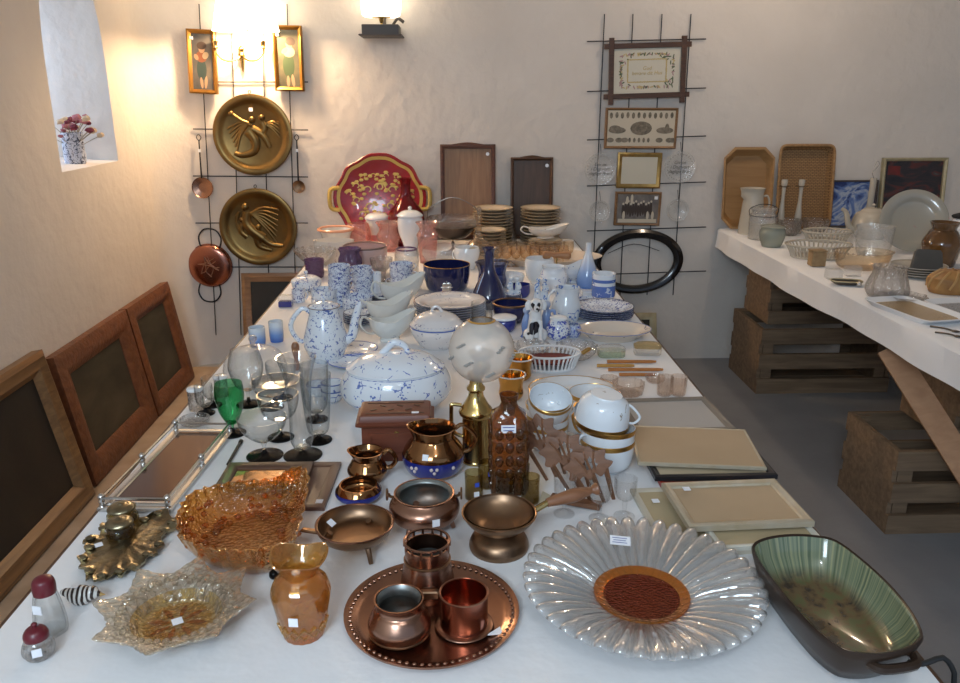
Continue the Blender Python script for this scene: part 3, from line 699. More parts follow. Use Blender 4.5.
# vase with dried flowers on the window sill
c = onx(76, 164.5, XL - .10); c.z = nz0 + .006
g = G(); g.shell([(.045, 0), (.046, .05), (.045, .105), (.046, .137)], .003, 4, 24)
vz = thing('flower_vase', 'blue speckled glass vase standing in the window niche', 'vase', c, [('vase', g, china('speckled_vase', (.55, .60, .72), (.04, .05, .10), 70, .4, .1, .62))])
fl = [('stems', None, None)]; rs = random.Random(5); gs = G(); heads = []
DF = [mat('dried_burgundy', (.18, .03, .05), .9), mat('dried_straw', (.55, .42, .28), .9), mat('dried_rose', (.42, .16, .18), .9)]
for k in range(26):
    a = rs.random() * 2 * pi; d = rs.uniform(.02, .12); h = rs.uniform(.15, .225) - d * .3
    e = (d * cos(a), d * sin(a), h); heads.append(e)
for k, e in enumerate(heads): gs.tube([(.02 * cos(k), .02 * sin(k), .05), (e[0] * .4, e[1] * .4, e[2] * .7), e], .0015, 5, k=2)
ps = [('stems', gs, mat('dried_stem', (.30, .24, .15), .9))]
for k, e in enumerate(heads):
    g = G(); r_ = rs.uniform(.012, .022)
    for q in range(3): g.lathe([(.002, -r_ * .5), (r_ * (.6 + .2 * q), -r_ * .2 + q * .1 * r_), (r_ * (.9 - .2 * q), r_ * .3 + .15 * q * r_), (.002, r_ * .6)], 9, mod=lambda t, r, z: (r * (1 + .25 * sin(5 * t)), z))
    g.xf(Matrix.Translation(e) @ Matrix.Rotation(rs.uniform(-.8, .8), 4, 'X'))
    ps.append(('flower_head', g, DF[k % 3]))
thing('dried_flowers', 'bunch of dried burgundy and straw coloured flowers in the niche vase', 'dried flowers', c + Vector((0, 0, .004)), ps)
# ================================================================ helpers for tableware
def sticker(r, z, ang=-pi / 2, s=.013, tilt=0, m=PAPER, w=None):
    """small label lying on a body of radius r at height z; ang = direction it faces; tilt leans it back onto a sloping wall"""
    g = G(); g.box((0, 0, 0), (w or s, s, .0012))
    M = Matrix.Translation((r * cos(ang), r * sin(ang), z)) @ Matrix.Rotation(ang + pi / 2, 4, 'Z') @ Matrix.Rotation(pi / 2 - tilt, 4, 'X')
    return ('price_sticker', g.xf(M), m)
def flat_sticker(x, y, z, s=.014, rz=0, w=None):
    g = G(); g.box((x, y, z), (w or s, s, .0012), rz=rz); return ('price_sticker', g, PAPER)
def loop_handle(r0, zt, r1, zb, bulge, tr, ang, flat=1, rise=0):
    g = G(); P = [(r0, zt), (r0 + bulge * .6, zt + rise), (max(r0, r1) + bulge, zt * .6 + zb * .4), (r1 + bulge * .55, zb + (zt - zb) * .08), (r1, zb)]
    g.tube([(r * cos(ang), r * sin(ang), z) for r, z in P], tr, 8, flat=flat); return g
def rim_ring(r, z, t, sx=1, sy=1, seg=40, mod=None):
    pts = [(sx * r * cos(a), sy * r * sin(a), z) for a in [2 * pi * j / seg for j in range(seg)]]
    return G().tube(pts, t, 6, closed=True, k=1)
def solid(prof, seg=32, mod=None, k=4, sx=1, sy=1):
    return G().lathe([(.0004, prof[0][1])] + (spr(prof, k) if k else prof) + [(.0004, prof[-1][1])], seg, mod, sx, sy)
def inward(pr, t):
    return [(max(r - t, .001), z) for r, z in pr]
def V(px, pyb, prof, name, label, cat, m, t=.0025, extra=(), seg=36, z=ZT + .0005, part='body', smooth=4, mod=None, group=None, rz=0, sx=1, sy=1):
    """a hollow turned vessel placed from its silhouette"""
    c, p = LT(px, pyb, prof, z)
    g = G().shell(p, t, smooth, seg, mod, sx, sy)
    ex = extra(p) if callable(extra) else list(extra)
    return thing(name, label, cat, c, [(part, g, m)] + ex if ex else [(name, g, m)], rz=rz, group=group)
def quad(c4, z):
    P = [onz(x, y, z) for x, y in c4]
    c = sum(P, Vector()) / 4; u = ((P[1] - P[0]) + (P[2] - P[3])) / 2; v = ((P[0] - P[3]) + (P[1] - P[2])) / 2
    return c, u.length, v.length, atan2(u.y, u.x)
def outline(pix, z, k=5, smooth=True):
    P = [onz(x, y, z) for x, y in pix]; c = sum(P, Vector()) / len(P)
    Q = [(p - c) for p in P]
    return c, (cr([(q.x, q.y, 0) for q in Q], k, True) if smooth else Q)
Z1 = ZT + .0005

# ---- copper group on the round tray
c, _ = base(432, 670, 87), 0; c = onz(432, 616, Z1); R = 87 * mpp(c)
g = G(); g.lathe([(.001, .003), (R * .80, .003), (R * .86, .006), (R * .96, .014), (R, .015), (R * .995, .011), (R * .87, .001), (.001, 0)], 64)
bd = G()
for k in range(72): a = 2 * pi * k / 72; bd.ball((R * .925 * cos(a), R * .925 * sin(a), .0125), (.0036, .0036, .002), 6)
tg = G(); o = 0; tg.poly([(.075, -.052), (.10, -.046), (.096, -.026)], .0045, .006)
thing('serving_tray', 'round copper serving tray with beaded rim holding three copper vessels', 'tray', c, [('tray', g, COPPER), ('beaded_border', bd, COPPER)])
tg2 = G(); tg2.poly([(-.012, -.008), (.014, -.006), (.010, .012)], 0, .001); q = onz(494, 632, Z1 + .0055); thing('paper_tag', 'small white triangular paper tag lying on the copper tray', 'tag', q, [('paper_tag', tg2, PAPER)])
zt = Z1 + .0036
V(400, 650, [(25, None), (29, 645), (31.5, 636), (31, 628), (26, 616), (22.5, 611), (22.5, 604), (25, 598)], 'copper_pot', 'squat copper pot with flared collar at front left on the tray', 'pot', COPPER, z=zt, smooth=4,
  extra=lambda p: [('lining', G().lathe([(.001, p[0][1] + .005), (p[0][0] * .9, .006)] + [(r - .0042, z) for r, z in spr(p[2:], 3)], 36), COPPER_IN), ('foot_band', rim_ring(p[1][0] + .001, p[1][1] + .002, .002), BRONZE)])
def pierced(p):
    r, zt_ = p[-1]
    ps = [('lining', G().lathe([(.001, .006), (p[0][0] * .9, .006)] + [(q - .004, z) for q, z in spr(p[:-2], 3)], 36), COPPER_IN)]
    cg = G()
    for k in range(14): a = 2 * pi * k / 14; cg.tube([(r * cos(a), r * sin(a), zt_ - .001), (r * cos(a), r * sin(a), zt_ + .009)], .0024, 6, k=1)
    cg.tube([(r * cos(a), r * sin(a), zt_ + .009) for a in [2 * pi * j / 40 for j in range(40)]], .0022, 6, closed=True, k=1)
    ps.append(('pierced_gallery', cg, COPPER)); ps.append(('collar_band', rim_ring(p[-3][0] + .001, p[-3][1], .002), BRONZE))
    h = G(); h.box((.004, -p[0][0] * 1.0 - .004, .026), (.028, .012, .014), bev=.002); ps.append(('side_lug', h, BRONZE))
    return ps
V(428, 606, [(26, None), (27, 597), (26, 585), (23.5, 570), (22, 563), (22.5, 552), (22.5, 545)], 'copper_pot', 'tall copper pot with pierced gallery rim at the back of the tray', 'pot', COPPER, z=zt, extra=pierced)
V(464, 638, [(24, None), (24, 625), (24, 600), (24.5, 592)], 'copper_beaker', 'straight bright copper beaker with beaded foot at right on the tray', 'beaker', COPPERRED, z=zt + .004, smooth=1,
  extra=lambda p: [('foot_plate', solid([(p[0][0] * 1.2, -.0035), (p[0][0] * 1.22, -.001), (p[0][0], .001)], 36), COPPER), ('rim', rim_ring(p[-1][0], p[-1][1], .0014), COPPER)])
# footed copper skillet, cauldron, pan on stand
def feet(r, h, n, m, a0=0, w=.006, name='foot', splay=1.1):
    out = []
    for k in range(n):
        a = a0 + 2 * pi * k / n; g = G(); g.tube([(r * .82 * cos(a), r * .82 * sin(a), h * 1.18), (r * cos(a), r * sin(a), h * .6), (r * splay * cos(a), r * splay * sin(a), .002)], lambda t: w * (1 - .3 * t), 8); out.append((name, g, m))
    return out
c = base(356, 566, 30, Z1); k_ = mpp(c); R = 38 * k_; h = ht(c, 523)
g = G().shell([(R * .55, h * .50), (R * .82, h * .58), (R * .95, h * .78), (R * 1.0, h)], .003, 4, 40)
hd = G(); hd.box((-R - .012, .002, h * .72), (.034, .012, .006), rz=-.3, bev=.002)
thing('copper_skillet', 'shallow three-legged copper skillet left of the ringed cauldron', 'pan', c, [('bowl', g, BRONZE), ('handle_stub', hd, BRONZE), ('rim', rim_ring(R, h, .002), COPPER)] + feet(R * .78, h * .58, 3, BRONZE, -1.0) + [sticker(R * .72, h * .80, pi * .86, .014, -1.0)])
c = base(425, 541, 26, Z1); k_ = mpp(c); P = [(20, .16), (31, .34), (35, .56), (33.5, .74), (28, .88), (27, .93), (30, 1.0)]; h = ht(c, 492)
p = [(r * k_, z * h) for r, z in P]
ears = []
for s in (-1, 1):
    e = G(); e.tube([(s * 30 * k_, 0, h * .87), (s * 34 * k_, 0, h * .9), (s * 35 * k_, 0, h * .97)], .003, 6); rg = G(); rg.tube([(s * (36 * k_ + .001) + .0 * cos(a), .010 * cos(a), h * .95 + .010 * sin(a)) for a in [2 * pi * j / 12 for j in range(12)]], .002, 6, closed=True, k=1); ears.append(('lug', e, BRONZE, [('ring', rg, BRONZE)]))
thing('copper_cauldron', 'round-bellied copper cauldron with ring lugs and three feet', 'cauldron', c, [('body', G().shell(p, .003, 4, 40), COPPER), ('lining', G().lathe([(.001, p[0][1] + .006)] + [(r - .0045, z) for r, z in spr(p, 3)], 36), COPPER_IN), sticker(35.2 * k_, h * .60, -pi / 2 + .35, .014)] + ears + feet(26 * k_, h * .36, 3, COPPER, -pi / 2 - .6))
def panex(p):
    h = p[-1][1]; r = p[-1][0]; g = G(); a = .28; d = (cos(a), sin(a)); L0, L1 = r * .95, r + .03; L2 = r + .135
    g.tube([(d[0] * L0, d[1] * L0, h * .86), (d[0] * L1, d[1] * L1, h + .004)], .006, 8, k=1)
    w = G(); n = 14; P = [(.008, 0), (.0095, .12), (.012, .35), (.013, .55), (.009, .78), (.0065, .86), (.010, .92), (.012, .97), (.006, 1)]
    q = G(); q.lathe([(.0004, 0)] + spr([(r_, t * (L2 - L1)) for r_, t in P], 3) + [(.0004, L2 - L1)], 14)
    q.xf(Matrix.Translation((d[0] * (L1 - .004), d[1] * (L1 - .004), h + .003)) @ Matrix.Rotation(a, 4, 'Z') @ Matrix.Rotation(pi / 2 - .12, 4, 'Y'))
    return [('handle_socket', g, BRASS), ('handle', q, CORK), ('rim', rim_ring(r, h, .0018), BRONZE), ('bowl_floor', G().lathe([(.0004, p[3][1] + .008)] + [(k[0] - .004, k[1] + .004) for k in spr(p[4:], 3)][:-1], 36), BRONZE)]
V(499, 563, [(29, None), (30, 557), (27, 547), (20, 540), (17, 536), (24, 532), (33, 522), (37, 512)], 'copper_pan_on_stand', 'dull copper pan with turned wooden handle on a flared foot', 'pan', BRONZE, extra=panex)

# ---- amber glass
fl = lambda n, am, r0: (lambda t, r, z: (r * (1 + am * sin(n * t) * max(0, (r - r0) / r0)), z))
def diamonds(p):
    g = G(); r0, z0, r1, z1 = p[0][0] * 1.0, p[1][1] + .001, (p[1][0] + p[2][0]) / 2, (p[1][1] + p[2][1]) / 2
    n = 14
    for k in range(n):
        for d in (-1, 1):
            g.tube([((r0 + (r1 - r0) * t + .002) * cos(2 * pi * (k + d * t) / n), (r0 + (r1 - r0) * t + .002) * sin(2 * pi * (k + d * t) / n), z0 + (z1 - z0) * t) for t in (0, .33, .66, 1)], .0016, 5, k=1)
    return g
_gv = V(304, 645, [(20, None), (21, 640), (27, 612), (29.5, 596), (26, 584), (17.5, 577), (20, 569), (29, 556)], 'glass_vase', 'iridescent amber glass vase with ruffled rim and diamond base', 'vase', IRID, t=.0035, mod=lambda t, r, z: (r * (1 + (.06 * sin(3 * t) if z > .105 else .012 * sin(16 * t + 60 * z))), z + (.005 * sin(3 * t) if z > .11 else 0)), seg=72,
  extra=lambda p: [('diamond_band', diamonds(p), PALEAMB), sticker(p[3][0] + .001, p[2][1], -pi / 2 - .1, .014)])
c = onz(274.5, 579, Z1); g = G().ball((0, 0, .009), .009); thing('glass_bead', 'small round black ball lying left of the amber vase', 'ball', c, [('glass_bead', g, BLACKGL)])
# star-edged pale amber plate
c = onz(178, 626, Z1); R = 68 * mpp(c, .03)
star = lambda t, r, z: (r * (1 + .24 * (r / R) ** 3 * (.62 - abs(sin(4 * t))) + .012 * (r / R) ** 3 * sin(48 * t)), z + .010 * (r / R) ** 4 * (.5 - abs(sin(4 * t))) + .0022 * sin(24 * t) * max(0, min(1, (r / R - .5) * 6)) * sin(r / R * 22))
def pl(zt0): return
prof = [(.001, .006), (R * .44, .006), (R * .54, .009), (R * .64, .022), (R * .8, .034), (R, .042), (R * 1.005, .038), (R * .8, .029), (R * .64, .017), (R * .52, .003), (.001, .001)]
RIMG = glass('faint_amber_cut_glass', (.97, .93, .84), (.52, .46, .36), .04, 2.8, 1, 110, refr=.5, haze=.03)
sp1 = spr(prof[2:9], 3); g = G().rings([[(lambda q: (q[0] * cos(t), q[0] * sin(t), q[1]))(star(t, r, z)) for t in [2 * pi * j / 128 for j in range(256)]] for r, z in spr(prof[2:9], 7)], loop=True)
well = G().lathe([(.001, .006), (R * .44, .006), (R * .54, .009), (R * .64, .0225), (R * .64, .0165), (R * .54, .0035), (R * .44, .002), (.001, .002)], 64)
ey = G()
for k in range(40): a = 2 * pi * k / 40; ey.ball((R * .78 * cos(a), R * .78 * sin(a), .0345), (.006, .006, .004), 8)
dots = G()
for ri in range(7):
    for k in range(44):
        a = 2 * pi * (k + ri * .5) / 44; r = R * (.25 + .036 * ri); dots.ball((r * cos(a), r * sin(a), .0068), (.0022 + .0001 * ri, .0022, .0014), 6)
dz = G()
for k in range(8):
    a = 2 * pi * k / 8; dz.tube([(.012 * cos(a), .012 * sin(a), .0066), (.03 * cos(a), .03 * sin(a), .0072), (.045 * cos(a), .045 * sin(a), .0066)], lambda t: .0045 * sin(pi * min(max(t, .06), .94)), 6, flat=.4)
thing('pressed_glass_plate', 'large pale amber pressed-glass plate with eight-pointed rim at front left', 'plate', c, [('plate', g, RIMG), ('amber_well', well, PALEAMB), ('beaded_rim', ey, RIMG), ('dotted_rings', dots, PALEAMB), ('daisy', dz, AMBERP), flat_sticker(0, 0, .009, .016, .5)])
# deep amber square bowl
pix = [(178, 520), (190, 502), (215, 492), (245, 486), (275, 484), (296, 478), (309, 484), (304, 512), (297, 540), (288, 558), (262, 562), (230, 561), (200, 553), (180, 541)]
c, Q = outline(pix, ZT + .050, 6); c.z = Z1
hsh = random.Random(11)
def lvl(s, z, wob=0, inset=0):
    out = []
    n = len(Q)
    for i, q in enumerate(Q):
        L = q.length; k = s + wob * sin(i * 2.6) - inset / L
        corner = max(0, (L / .098 - .9)) 
        out.append((q.x * k, q.y * k, z + (.035 * corner * s * s * (z / .055)) + wob * .05 * cos(i * 2.6)))
    return out
R = [lvl(.02, .0), lvl(.68, .0), lvl(.76, .004), lvl(.88, .020, .015), lvl(.96, .038, .025), lvl(1.0, .050, .035), lvl(.975, .051, .035), lvl(.93, .040, .025), lvl(.85, .024, .015), lvl(.73, .0095), lvl(.64, .0065), lvl(.02, .006)]
nb = G(); rr = random.Random(4)
for k in range(100):
    i = rr.randrange(len(Q)); s = rr.uniform(.5, .96); q = Q[i] * s
    z = .009 + max(0, (s - .7) / .3) * .040
    nb.ball((q.x, q.y, z), (.0075, .0075, .005), 6)
thing('pressed_glass_bowl', 'square deep-amber pressed-glass bowl with upturned knobbly sides', 'bowl', c, [('bowl', G().rings(R), AMBERP), ('raised_knobs', nb, AMBERP)])

# ---- petal plate with amber centre
c = onz(641, 601, Z1); R = 119 * mpp(c, .03); NP = 40
def pet(t, r, z):
    u = max(0, min(1, (r / R - .34) / .66)); s = abs(sin(NP / 2 * t))
    return (r * (1 - .06 * u ** 4 * (1 - s ** .5)), z + .013 * (s ** .7) * min(1, u * 4) * (.6 + .4 * u))
prof = [(R * .30, .008), (R * .38, .010), (R * .5, .016), (R * .65, .026), (R * .82, .035), (R * .95, .037), (R, .033), (R * .985, .028), (R * .82, .028), (R * .65, .019), (R * .5, .009), (R * .38, .003), (R * .30, .002)]
PETAL = glass('fluted_silvery_glass', (.99, .99, .98), (.25, .25, .24), .06, 3.4, .12, 60, refr=.5, haze=.13)
g = G().rings([[(lambda q: (q[0] * cos(t), q[0] * sin(t), q[1]))(pet(t, r, z)) for t in [2 * pi * j / 320 for j in range(320)]] for r, z in spr(prof, 2)], loop=True)
ctr = G().lathe([(.001, .009), (R * .29, .009), (R * .32, .0105), (R * .32, .004), (R * .30, .0015), (.001, .0005)], 56); halo = G().rings([[(r * cos(t), r * sin(t), z) for t in [2 * pi * j / 56 for j in range(56)]] for r, z in ((R * .318, .0105), (R * .40, .0165), (R * .40, .013), (R * .318, .006))], loop=True)
AMC = glass('dark_amber_centre', (.36, .04, .006), (.12, .01, .0), .06, 1.2, 1, 220, bdist=.004, refr=.3, haze=.14)
lab = G(); lab.box((0, 0, 0), (.036, .020, .0008)); lab.xf(Matrix.Translation((-.012, R * .62, .040)) @ Matrix.Rotation(.35, 4, 'X') @ Matrix.Rotation(-.15, 4, 'Z'))
ln = G()
for k in range(3): ln.box((-.001, .005 - .005 * k, .0007), (.026 - .004 * (k % 2), .0013, .0003))
ln.xf(Matrix.Translation((-.012, R * .62, .040)) @ Matrix.Rotation(.35, 4, 'X') @ Matrix.Rotation(-.15, 4, 'Z'))
thing('glass_platter', 'large round petal-fluted clear glass platter with dark amber centre', 'platter', c, [('petal_rim', g, PETAL), ('centre', ctr, AMC), ('amber_halo', halo, glass('amber_halo_glass', (.75, .32, .05), (.45, .14, .02), .06, 1.6, .5, 120, haze=.2)), ('paper_label', lab, PAPER, [('handwriting', ln, INK)])])

# ---- green glazed dish
pix = [(754, 547), (768, 540), (791, 537), (815, 538), (836, 543), (862, 562), (888, 586), (908, 610), (920, 632), (918, 642), (905, 650), (880, 655), (855, 654), (838, 648), (815, 630), (792, 605), (772, 580), (758, 560)]
c, Q = outline(pix, ZT + .068, 4); c.z = Z1
def lv(s, z, dx=0): return [(q.x * s + dx, q.y * s, z) for q in Q]
R = [lv(.02, .002), lv(.70, .0), lv(.80, .004), lv(.93, .030), lv(1.01, .058), lv(1.03, .067), lv(1.015, .072), lv(.985, .070), lv(.965, .063), lv(.90, .042), lv(.76, .018), lv(.64, .010), lv(.02, .009)]
def dishmat():
    m, t, N, Lk, P = nt('running_green_glaze')
    tc = N.new('ShaderNodeTexCoord')
    sx = N.new('ShaderNodeSeparateXYZ'); Lk.new(tc.outputs['Object'], sx.inputs[0])
    at_ = N.new('ShaderNodeMath'); at_.operation = 'ARCTAN2'
    # stripes run round the wall: angle in the long-axis frame
    Lk.new(sx.outputs[1], at_.inputs[0]); Lk.new(sx.outputs[0], at_.inputs[1])
    n = N.new('ShaderNodeTexNoise'); n.noise_dimensions = '1D'; n.inputs['Scale'].default_value = 24; n.inputs['Detail'].default_value = 5; Lk.new(at_.outputs[0], n.inputs['W'])
    r = N.new('ShaderNodeValToRGB'); e = r.color_ramp.elements; e.new(.5)
    for q, (p, k) in zip(e, ((.30, (.09, .12, .07)), (.52, (.18, .21, .13)), (.78, (.32, .31, .16)))): q.position = p; q.color = col4(k)
    Lk.new(n.outputs[0], r.inputs[0])
    n2 = N.new('ShaderNodeTexNoise'); n2.inputs['Scale'].default_value = 45; n2.inputs['Detail'].default_value = 4; Lk.new(tc.outputs['Object'], n2.inputs['Vector'])
    r2 = N.new('ShaderNodeValToRGB'); e = r2.color_ramp.elements; e.new(.5)
    for q, (p, k) in zip(e, ((.36, (.035, .025, .014)), (.5, (.11, .07, .028)), (.64, (.085, .09, .032)))): q.position = p; q.color = col4(k)
    Lk.new(n2.outputs[0], r2.inputs[0])
    mr = N.new('ShaderNodeMapRange'); mr.inputs[1].default_value = .012; mr.inputs[2].default_value = .030; Lk.new(sx.outputs[2], mr.inputs[0])
    mx = N.new('ShaderNodeMix'); mx.data_type = 'RGBA'; Lk.new(mr.outputs[0], mx.inputs[0]); Lk.new(r2.outputs[0], mx.inputs[6]); Lk.new(r.outputs[0], mx.inputs[7])
    Lk.new(mx.outputs[2], P.inputs['Base Color']); P.inputs['Roughness'].default_value = .12; P.inputs['Coat Weight'].default_value = .6
    return m
DG = dishmat(); BG = mat('dark_brown_glaze', (.035, .021, .014), .28, spec=.25)
g = G().rings(R)
for i, f in enumerate(g.f): g.m[i] = 1 if i >= 7 * len(Q) else 0
hs = []
for e in ((797, 538), (884, 656)):
    p = onz(e[0], e[1], ZT + .045) - c; d = Vector((p.x, p.y, 0)).normalized(); s = Vector((-d.y, d.x, 0)); pz = d * max(q.x * d.x + q.y * d.y for q in Q) * 1.0
    h = G(); h.tube([pz * .94 + s * .036 + Vector((0, 0, .050)), pz * 1.055 + s * .024 + Vector((0, 0, .050)), pz * 1.055 - s * .024 + Vector((0, 0, .050)), pz * .94 - s * .036 + Vector((0, 0, .050))], .007, 8); hs.append(('handle', h, BG))
thing('ceramic_dish', 'long brown-glazed ceramic dish with streaked green inside at front right', 'dish', c, [('dish', g, [BG, DG])] + hs)
pp = [onz(905, 655, Z1 + .004), onz(925, 664, Z1 + .004), onz(938, 668, ZT - .01)]
g = G(); g.tube([onz(906, 661, Z1 + .004), onz(922, 664, Z1 + .004), onz(928, 662, Z1 + .006) + Vector((.03, 0, -.0)), onz(940, 668, Z1) + Vector((.03, 0, -.10)), onz(940, 668, Z1) + Vector((.06, .05, -.7))], .004, 8)
tag(ob('power_cable', g, mat('black_rubber', (.015, .015, .015), .5)), 'black power cable running off the table corner by the green dish', 'cable')

# ---- salt and pepper jars, figurine, inkstand
RED = mat('dark_red_lid', (.13, .012, .02), .35)
V(52, 640, [(15, None), (16, 630), (13.5, 608), (10.5, 592), (10, 588)], 'glass_shaker', 'taller glass shaker with dark red cap at the left table edge', 'shaker', CLEAR, t=.003,
  extra=lambda p: [('cap', solid([(p[-1][0] * 1.08, p[-1][1] - .008), (p[-1][0] * 1.1, p[-1][1] + .006), (p[-1][0] * .9, p[-1][1] + .016), (p[-1][0] * .3, p[-1][1] + .02)], 20), RED), sticker(p[2][0] + .001, p[2][1] + .004, -pi / 2 - .2, .015)], mod=lambda t, r, z: (r * (1 + .03 * cos(6 * t)), z))
V(40, 663, [(11, None), (15, 656), (14.5, 647), (11, 638), (10.5, 635)], 'glass_shaker', 'short ribbed glass jar with dark red knobbed lid at front left', 'shaker', CUT, t=.003,
  extra=lambda p: [('cap', solid([(p[-1][0] * 1.12, p[-1][1] - .004), (p[-1][0] * 1.12, p[-1][1] + .003), (p[-1][0] * .8, p[-1][1] + .011), (p[-1][0] * .22, p[-1][1] + .014), (p[-1][0] * .28, p[-1][1] + .019), (.001, p[-1][1] + .022)], 20), RED), sticker(p[1][0] + .001, p[2][1], -pi / 2 + .4, .013)], mod=lambda t, r, z: (r * (1 + .03 * cos(10 * t)), z))
c = onz(82, 603, Z1)
STRIPE = None
def stripes():
    m, t, N, Lk, P = nt('brown_white_stripes'); n = N.new('ShaderNodeTexWave'); n.inputs['Scale'].default_value = 38; n.inputs['Distortion'].default_value = 2.5
    Lk.new(coords(N, Lk), n.inputs['Vector']); r = N.new('ShaderNodeValToRGB'); r.color_ramp.elements[0].color = (.03, .018, .014, 1); r.color_ramp.elements[1].color = (.65, .62, .58, 1); r.color_ramp.elements[0].position = .48; r.color_ramp.elements[1].position = .56
    Lk.new(n.outputs['Fac'], r.inputs[0]); Lk.new(r.outputs[0], P.inputs['Base Color']); P.inputs['Roughness'].default_value = .2; return m
g = G(); g.ball((0, 0, .016), (.024, .016, .016)); g.ball((.02, -.004, .022), (.012, .012, .012)); g.ball((-.022, .002, .02), (.012, .009, .006)); g.ball((.033, -.006, .021), (.006, .005, .004)); g.ball((0, 0, .004), (.016, .012, .005))
me = remesh(g, .0025, stripes())
thing('bird_figurine', 'small brown and white striped bird figurine beside the red-capped shaker', 'figurine', c, [('body', me, None), ('beak', G().lathe([(.0035, 0), (.0004, .008)], 8, off=(0, 0, 0)).xf(Matrix.Translation((.036, -.008, .021)) @ Matrix.Rotation(pi / 2, 4, 'Y')), mat('beak_ochre', (.4, .25, .08), .4)), flat_sticker(-.006, .0, .0325, .010)])
# inkstand of cast brass
pix = [(78, 560), (86, 548), (84, 540), (98, 534), (104, 522), (118, 524), (132, 514), (146, 518), (158, 510), (174, 516), (176, 526), (164, 534), (162, 548), (150, 556), (138, 568), (122, 574), (108, 578), (92, 580), (84, 572)]
c, Q = outline(pix, ZT + .012, 4); c.z = Z1
INKB = mat('antique_brass', (.38, .33, .21), .3, 1, bump=.6, bscale=70, c2=(.18, .15, .10), cscale=40, bdist=.004)
def lw_(s, z, w): return [(q.x * s * (1 + w * sin(i * 1.9)), q.y * s * (1 + w * sin(i * 1.9)), z + w * .06 * cos(i * 1.3)) for i, q in enumerate(Q)]
g = G().rings([lw_(.02, .004, 0), lw_(.7, .003, .02), lw_(1, .010, .06), lw_(.99, .014, .06), lw_(.8, .009, .03), lw_(.5, .011, .0), lw_(.02, .012, 0)])
ps = [('base', g, INKB)]
for i, (x, y, rp, hh) in enumerate(((122, 540, 15, .034), (125, 508, 16, .036))):
    q = onz(x, y, Z1) - c; k = mpp(c); r = rp * k
    if i == 1: q = onz(124, 526, Z1) - c
    b = G(); b.shell([(r * .8, .008), (r * .95, .014), (r * .9, .028), (r * .7, .034)], .003, 3, 24, mod=lambda t, r, z: (r * (1 + .05 * sin(8 * t)), z)); b.xf(Matrix.Translation((q.x, q.y, 0)))
    l = G(); l.lathe([(.0004, hh)] + spr([(r * .85, hh), (r * .88, hh + .004), (r * .6, hh + .010), (r * .3, hh + .011), (r * .15, hh + .014)], 3) + [(.0004, hh + .0145)], 24); l.xf(Matrix.Translation((q.x, q.y, 0)))
    ps.append(('inkwell', b, SMOKE, [('lid', l, INKB)]))
for k in range(16):
    sc = G(); i = int(k * len(Q) / 16); q = Q[i]; sc.ball((q.x * .9, q.y * .9, .013), (.010, .008, .005), 8); ps.append(('leaf_scroll', sc, INKB))
ps.append(flat_sticker((onz(100, 553, Z1) - c).x, (onz(100, 553, Z1) - c).y, .0172, .013, .6))
thing('inkstand', 'ornate cast brass inkstand with two lidded inkwells at left', 'inkstand', c, ps)

# ---- gallery tray, frames lying flat at left
c, w, h, a = quad([(166, 433), (224, 433), (184, 514), (108, 512)], Z1)
g = G().box((0, 0, .006), (w, h, .010), bev=.002)
mr = G().box((0, 0, .0122), (w - .05, h - .05, .003))
fr = G().frame(w - .02, h - .02, [(0, .011), (.004, .015), (.012, .015), (.016, .011)])
ps = [('base', g, SILVER), ('inner_border', fr, SILVER), ('mirror', mr, mat('dark_rose_mirror', (.15, .085, .06), .12, .9))]
posts = [(-w / 2 + .008, -h / 2 + .008), (w / 2 - .008, -h / 2 + .008), (w / 2 - .008, 0), (w / 2 - .008, h / 2 - .008), (-w / 2 + .008, h / 2 - .008), (-w / 2 + .008, 0)]
for x, y in posts:
    q = G(); q.lathe([(.0004, .010)] + spr([(.007, .010), (.005, .015), (.0065, .021), (.005, .027), (.0075, .032), (.004, .037)], 3) + [(.0004, .039)], 12, off=(x, y, 0)); ps.append(('post', q, SILVER))
for (x0, y0), (x1, y1) in zip(posts, posts[1:] + posts[:1]):
    q = G(); q.tube([(x0, y0, .028), (x1, y1, .028)], .003, 6, k=1); ps.append(('rail', q, SILVER))
thing('gallery_tray', 'silver gallery tray with railed sides and rosy mirror base at left', 'tray', c, ps, rz=a)
def flatframe(name, label, c4, z, fprof, fmat, art, cat='picture frame', stick=None, dz=.002, tilt=0):
    c, w, h, a = quad(c4, z)
    g = G().frame(w, h, fprof); ins = max(p[0] for p in fprof)
    m = G().box((0, 0, dz + .002), (w - 2 * ins + .003, h - 2 * ins + .003, .003))
    ps = [('frame', g, fmat), ('panel', m, art)]
    if stick: ps.append(flat_sticker(stick[0] * w, stick[1] * h, max(p[1] for p in fprof) + .0005, .014))
    r = thing(name, label, cat, c, ps, rz=a)
    if tilt: r.rotation_euler = (tilt, 0, a)
    return r
ffp = lambda wd, t: [(0, 0), (0, t * .8), (wd * .3, t), (wd * .8, t * .8), (wd, t * .5), (wd, 0)]
flatframe('picture_frame', 'broad reddish brown frame lying under the amber bowl at right', [(300, 465), (341, 465), (325, 511), (286, 511)], Z1, ffp(.022, .010), mat('red_brown_paint', (.13, .065, .045), .4), mat('red_brown_back', (.16, .085, .06), .4), stick=(.34, -.40))
flatframe('mirror_frame', 'dark frame with golden mirror glass lying behind the amber bowl', [(229, 467), (314, 466), (305, 490), (216, 491)], Z1 + .011, ffp(.024, .014), wood('dark_brown_frame', (.07, .035, .022), (.11, .055, .035), 5), mat('golden_mirror', (.55, .34, .18), .05, 1))
g = G(); a, b = onz(241, 443, Z1), onz(228, 466, Z1); d = (b - a); L = d.length
g.tube([(0, 0, .004), (0, L, .004)], .0035, 8, k=1); g.tube([(0, -.004, .004), (0, .006, .004)], .005, 8, k=1)
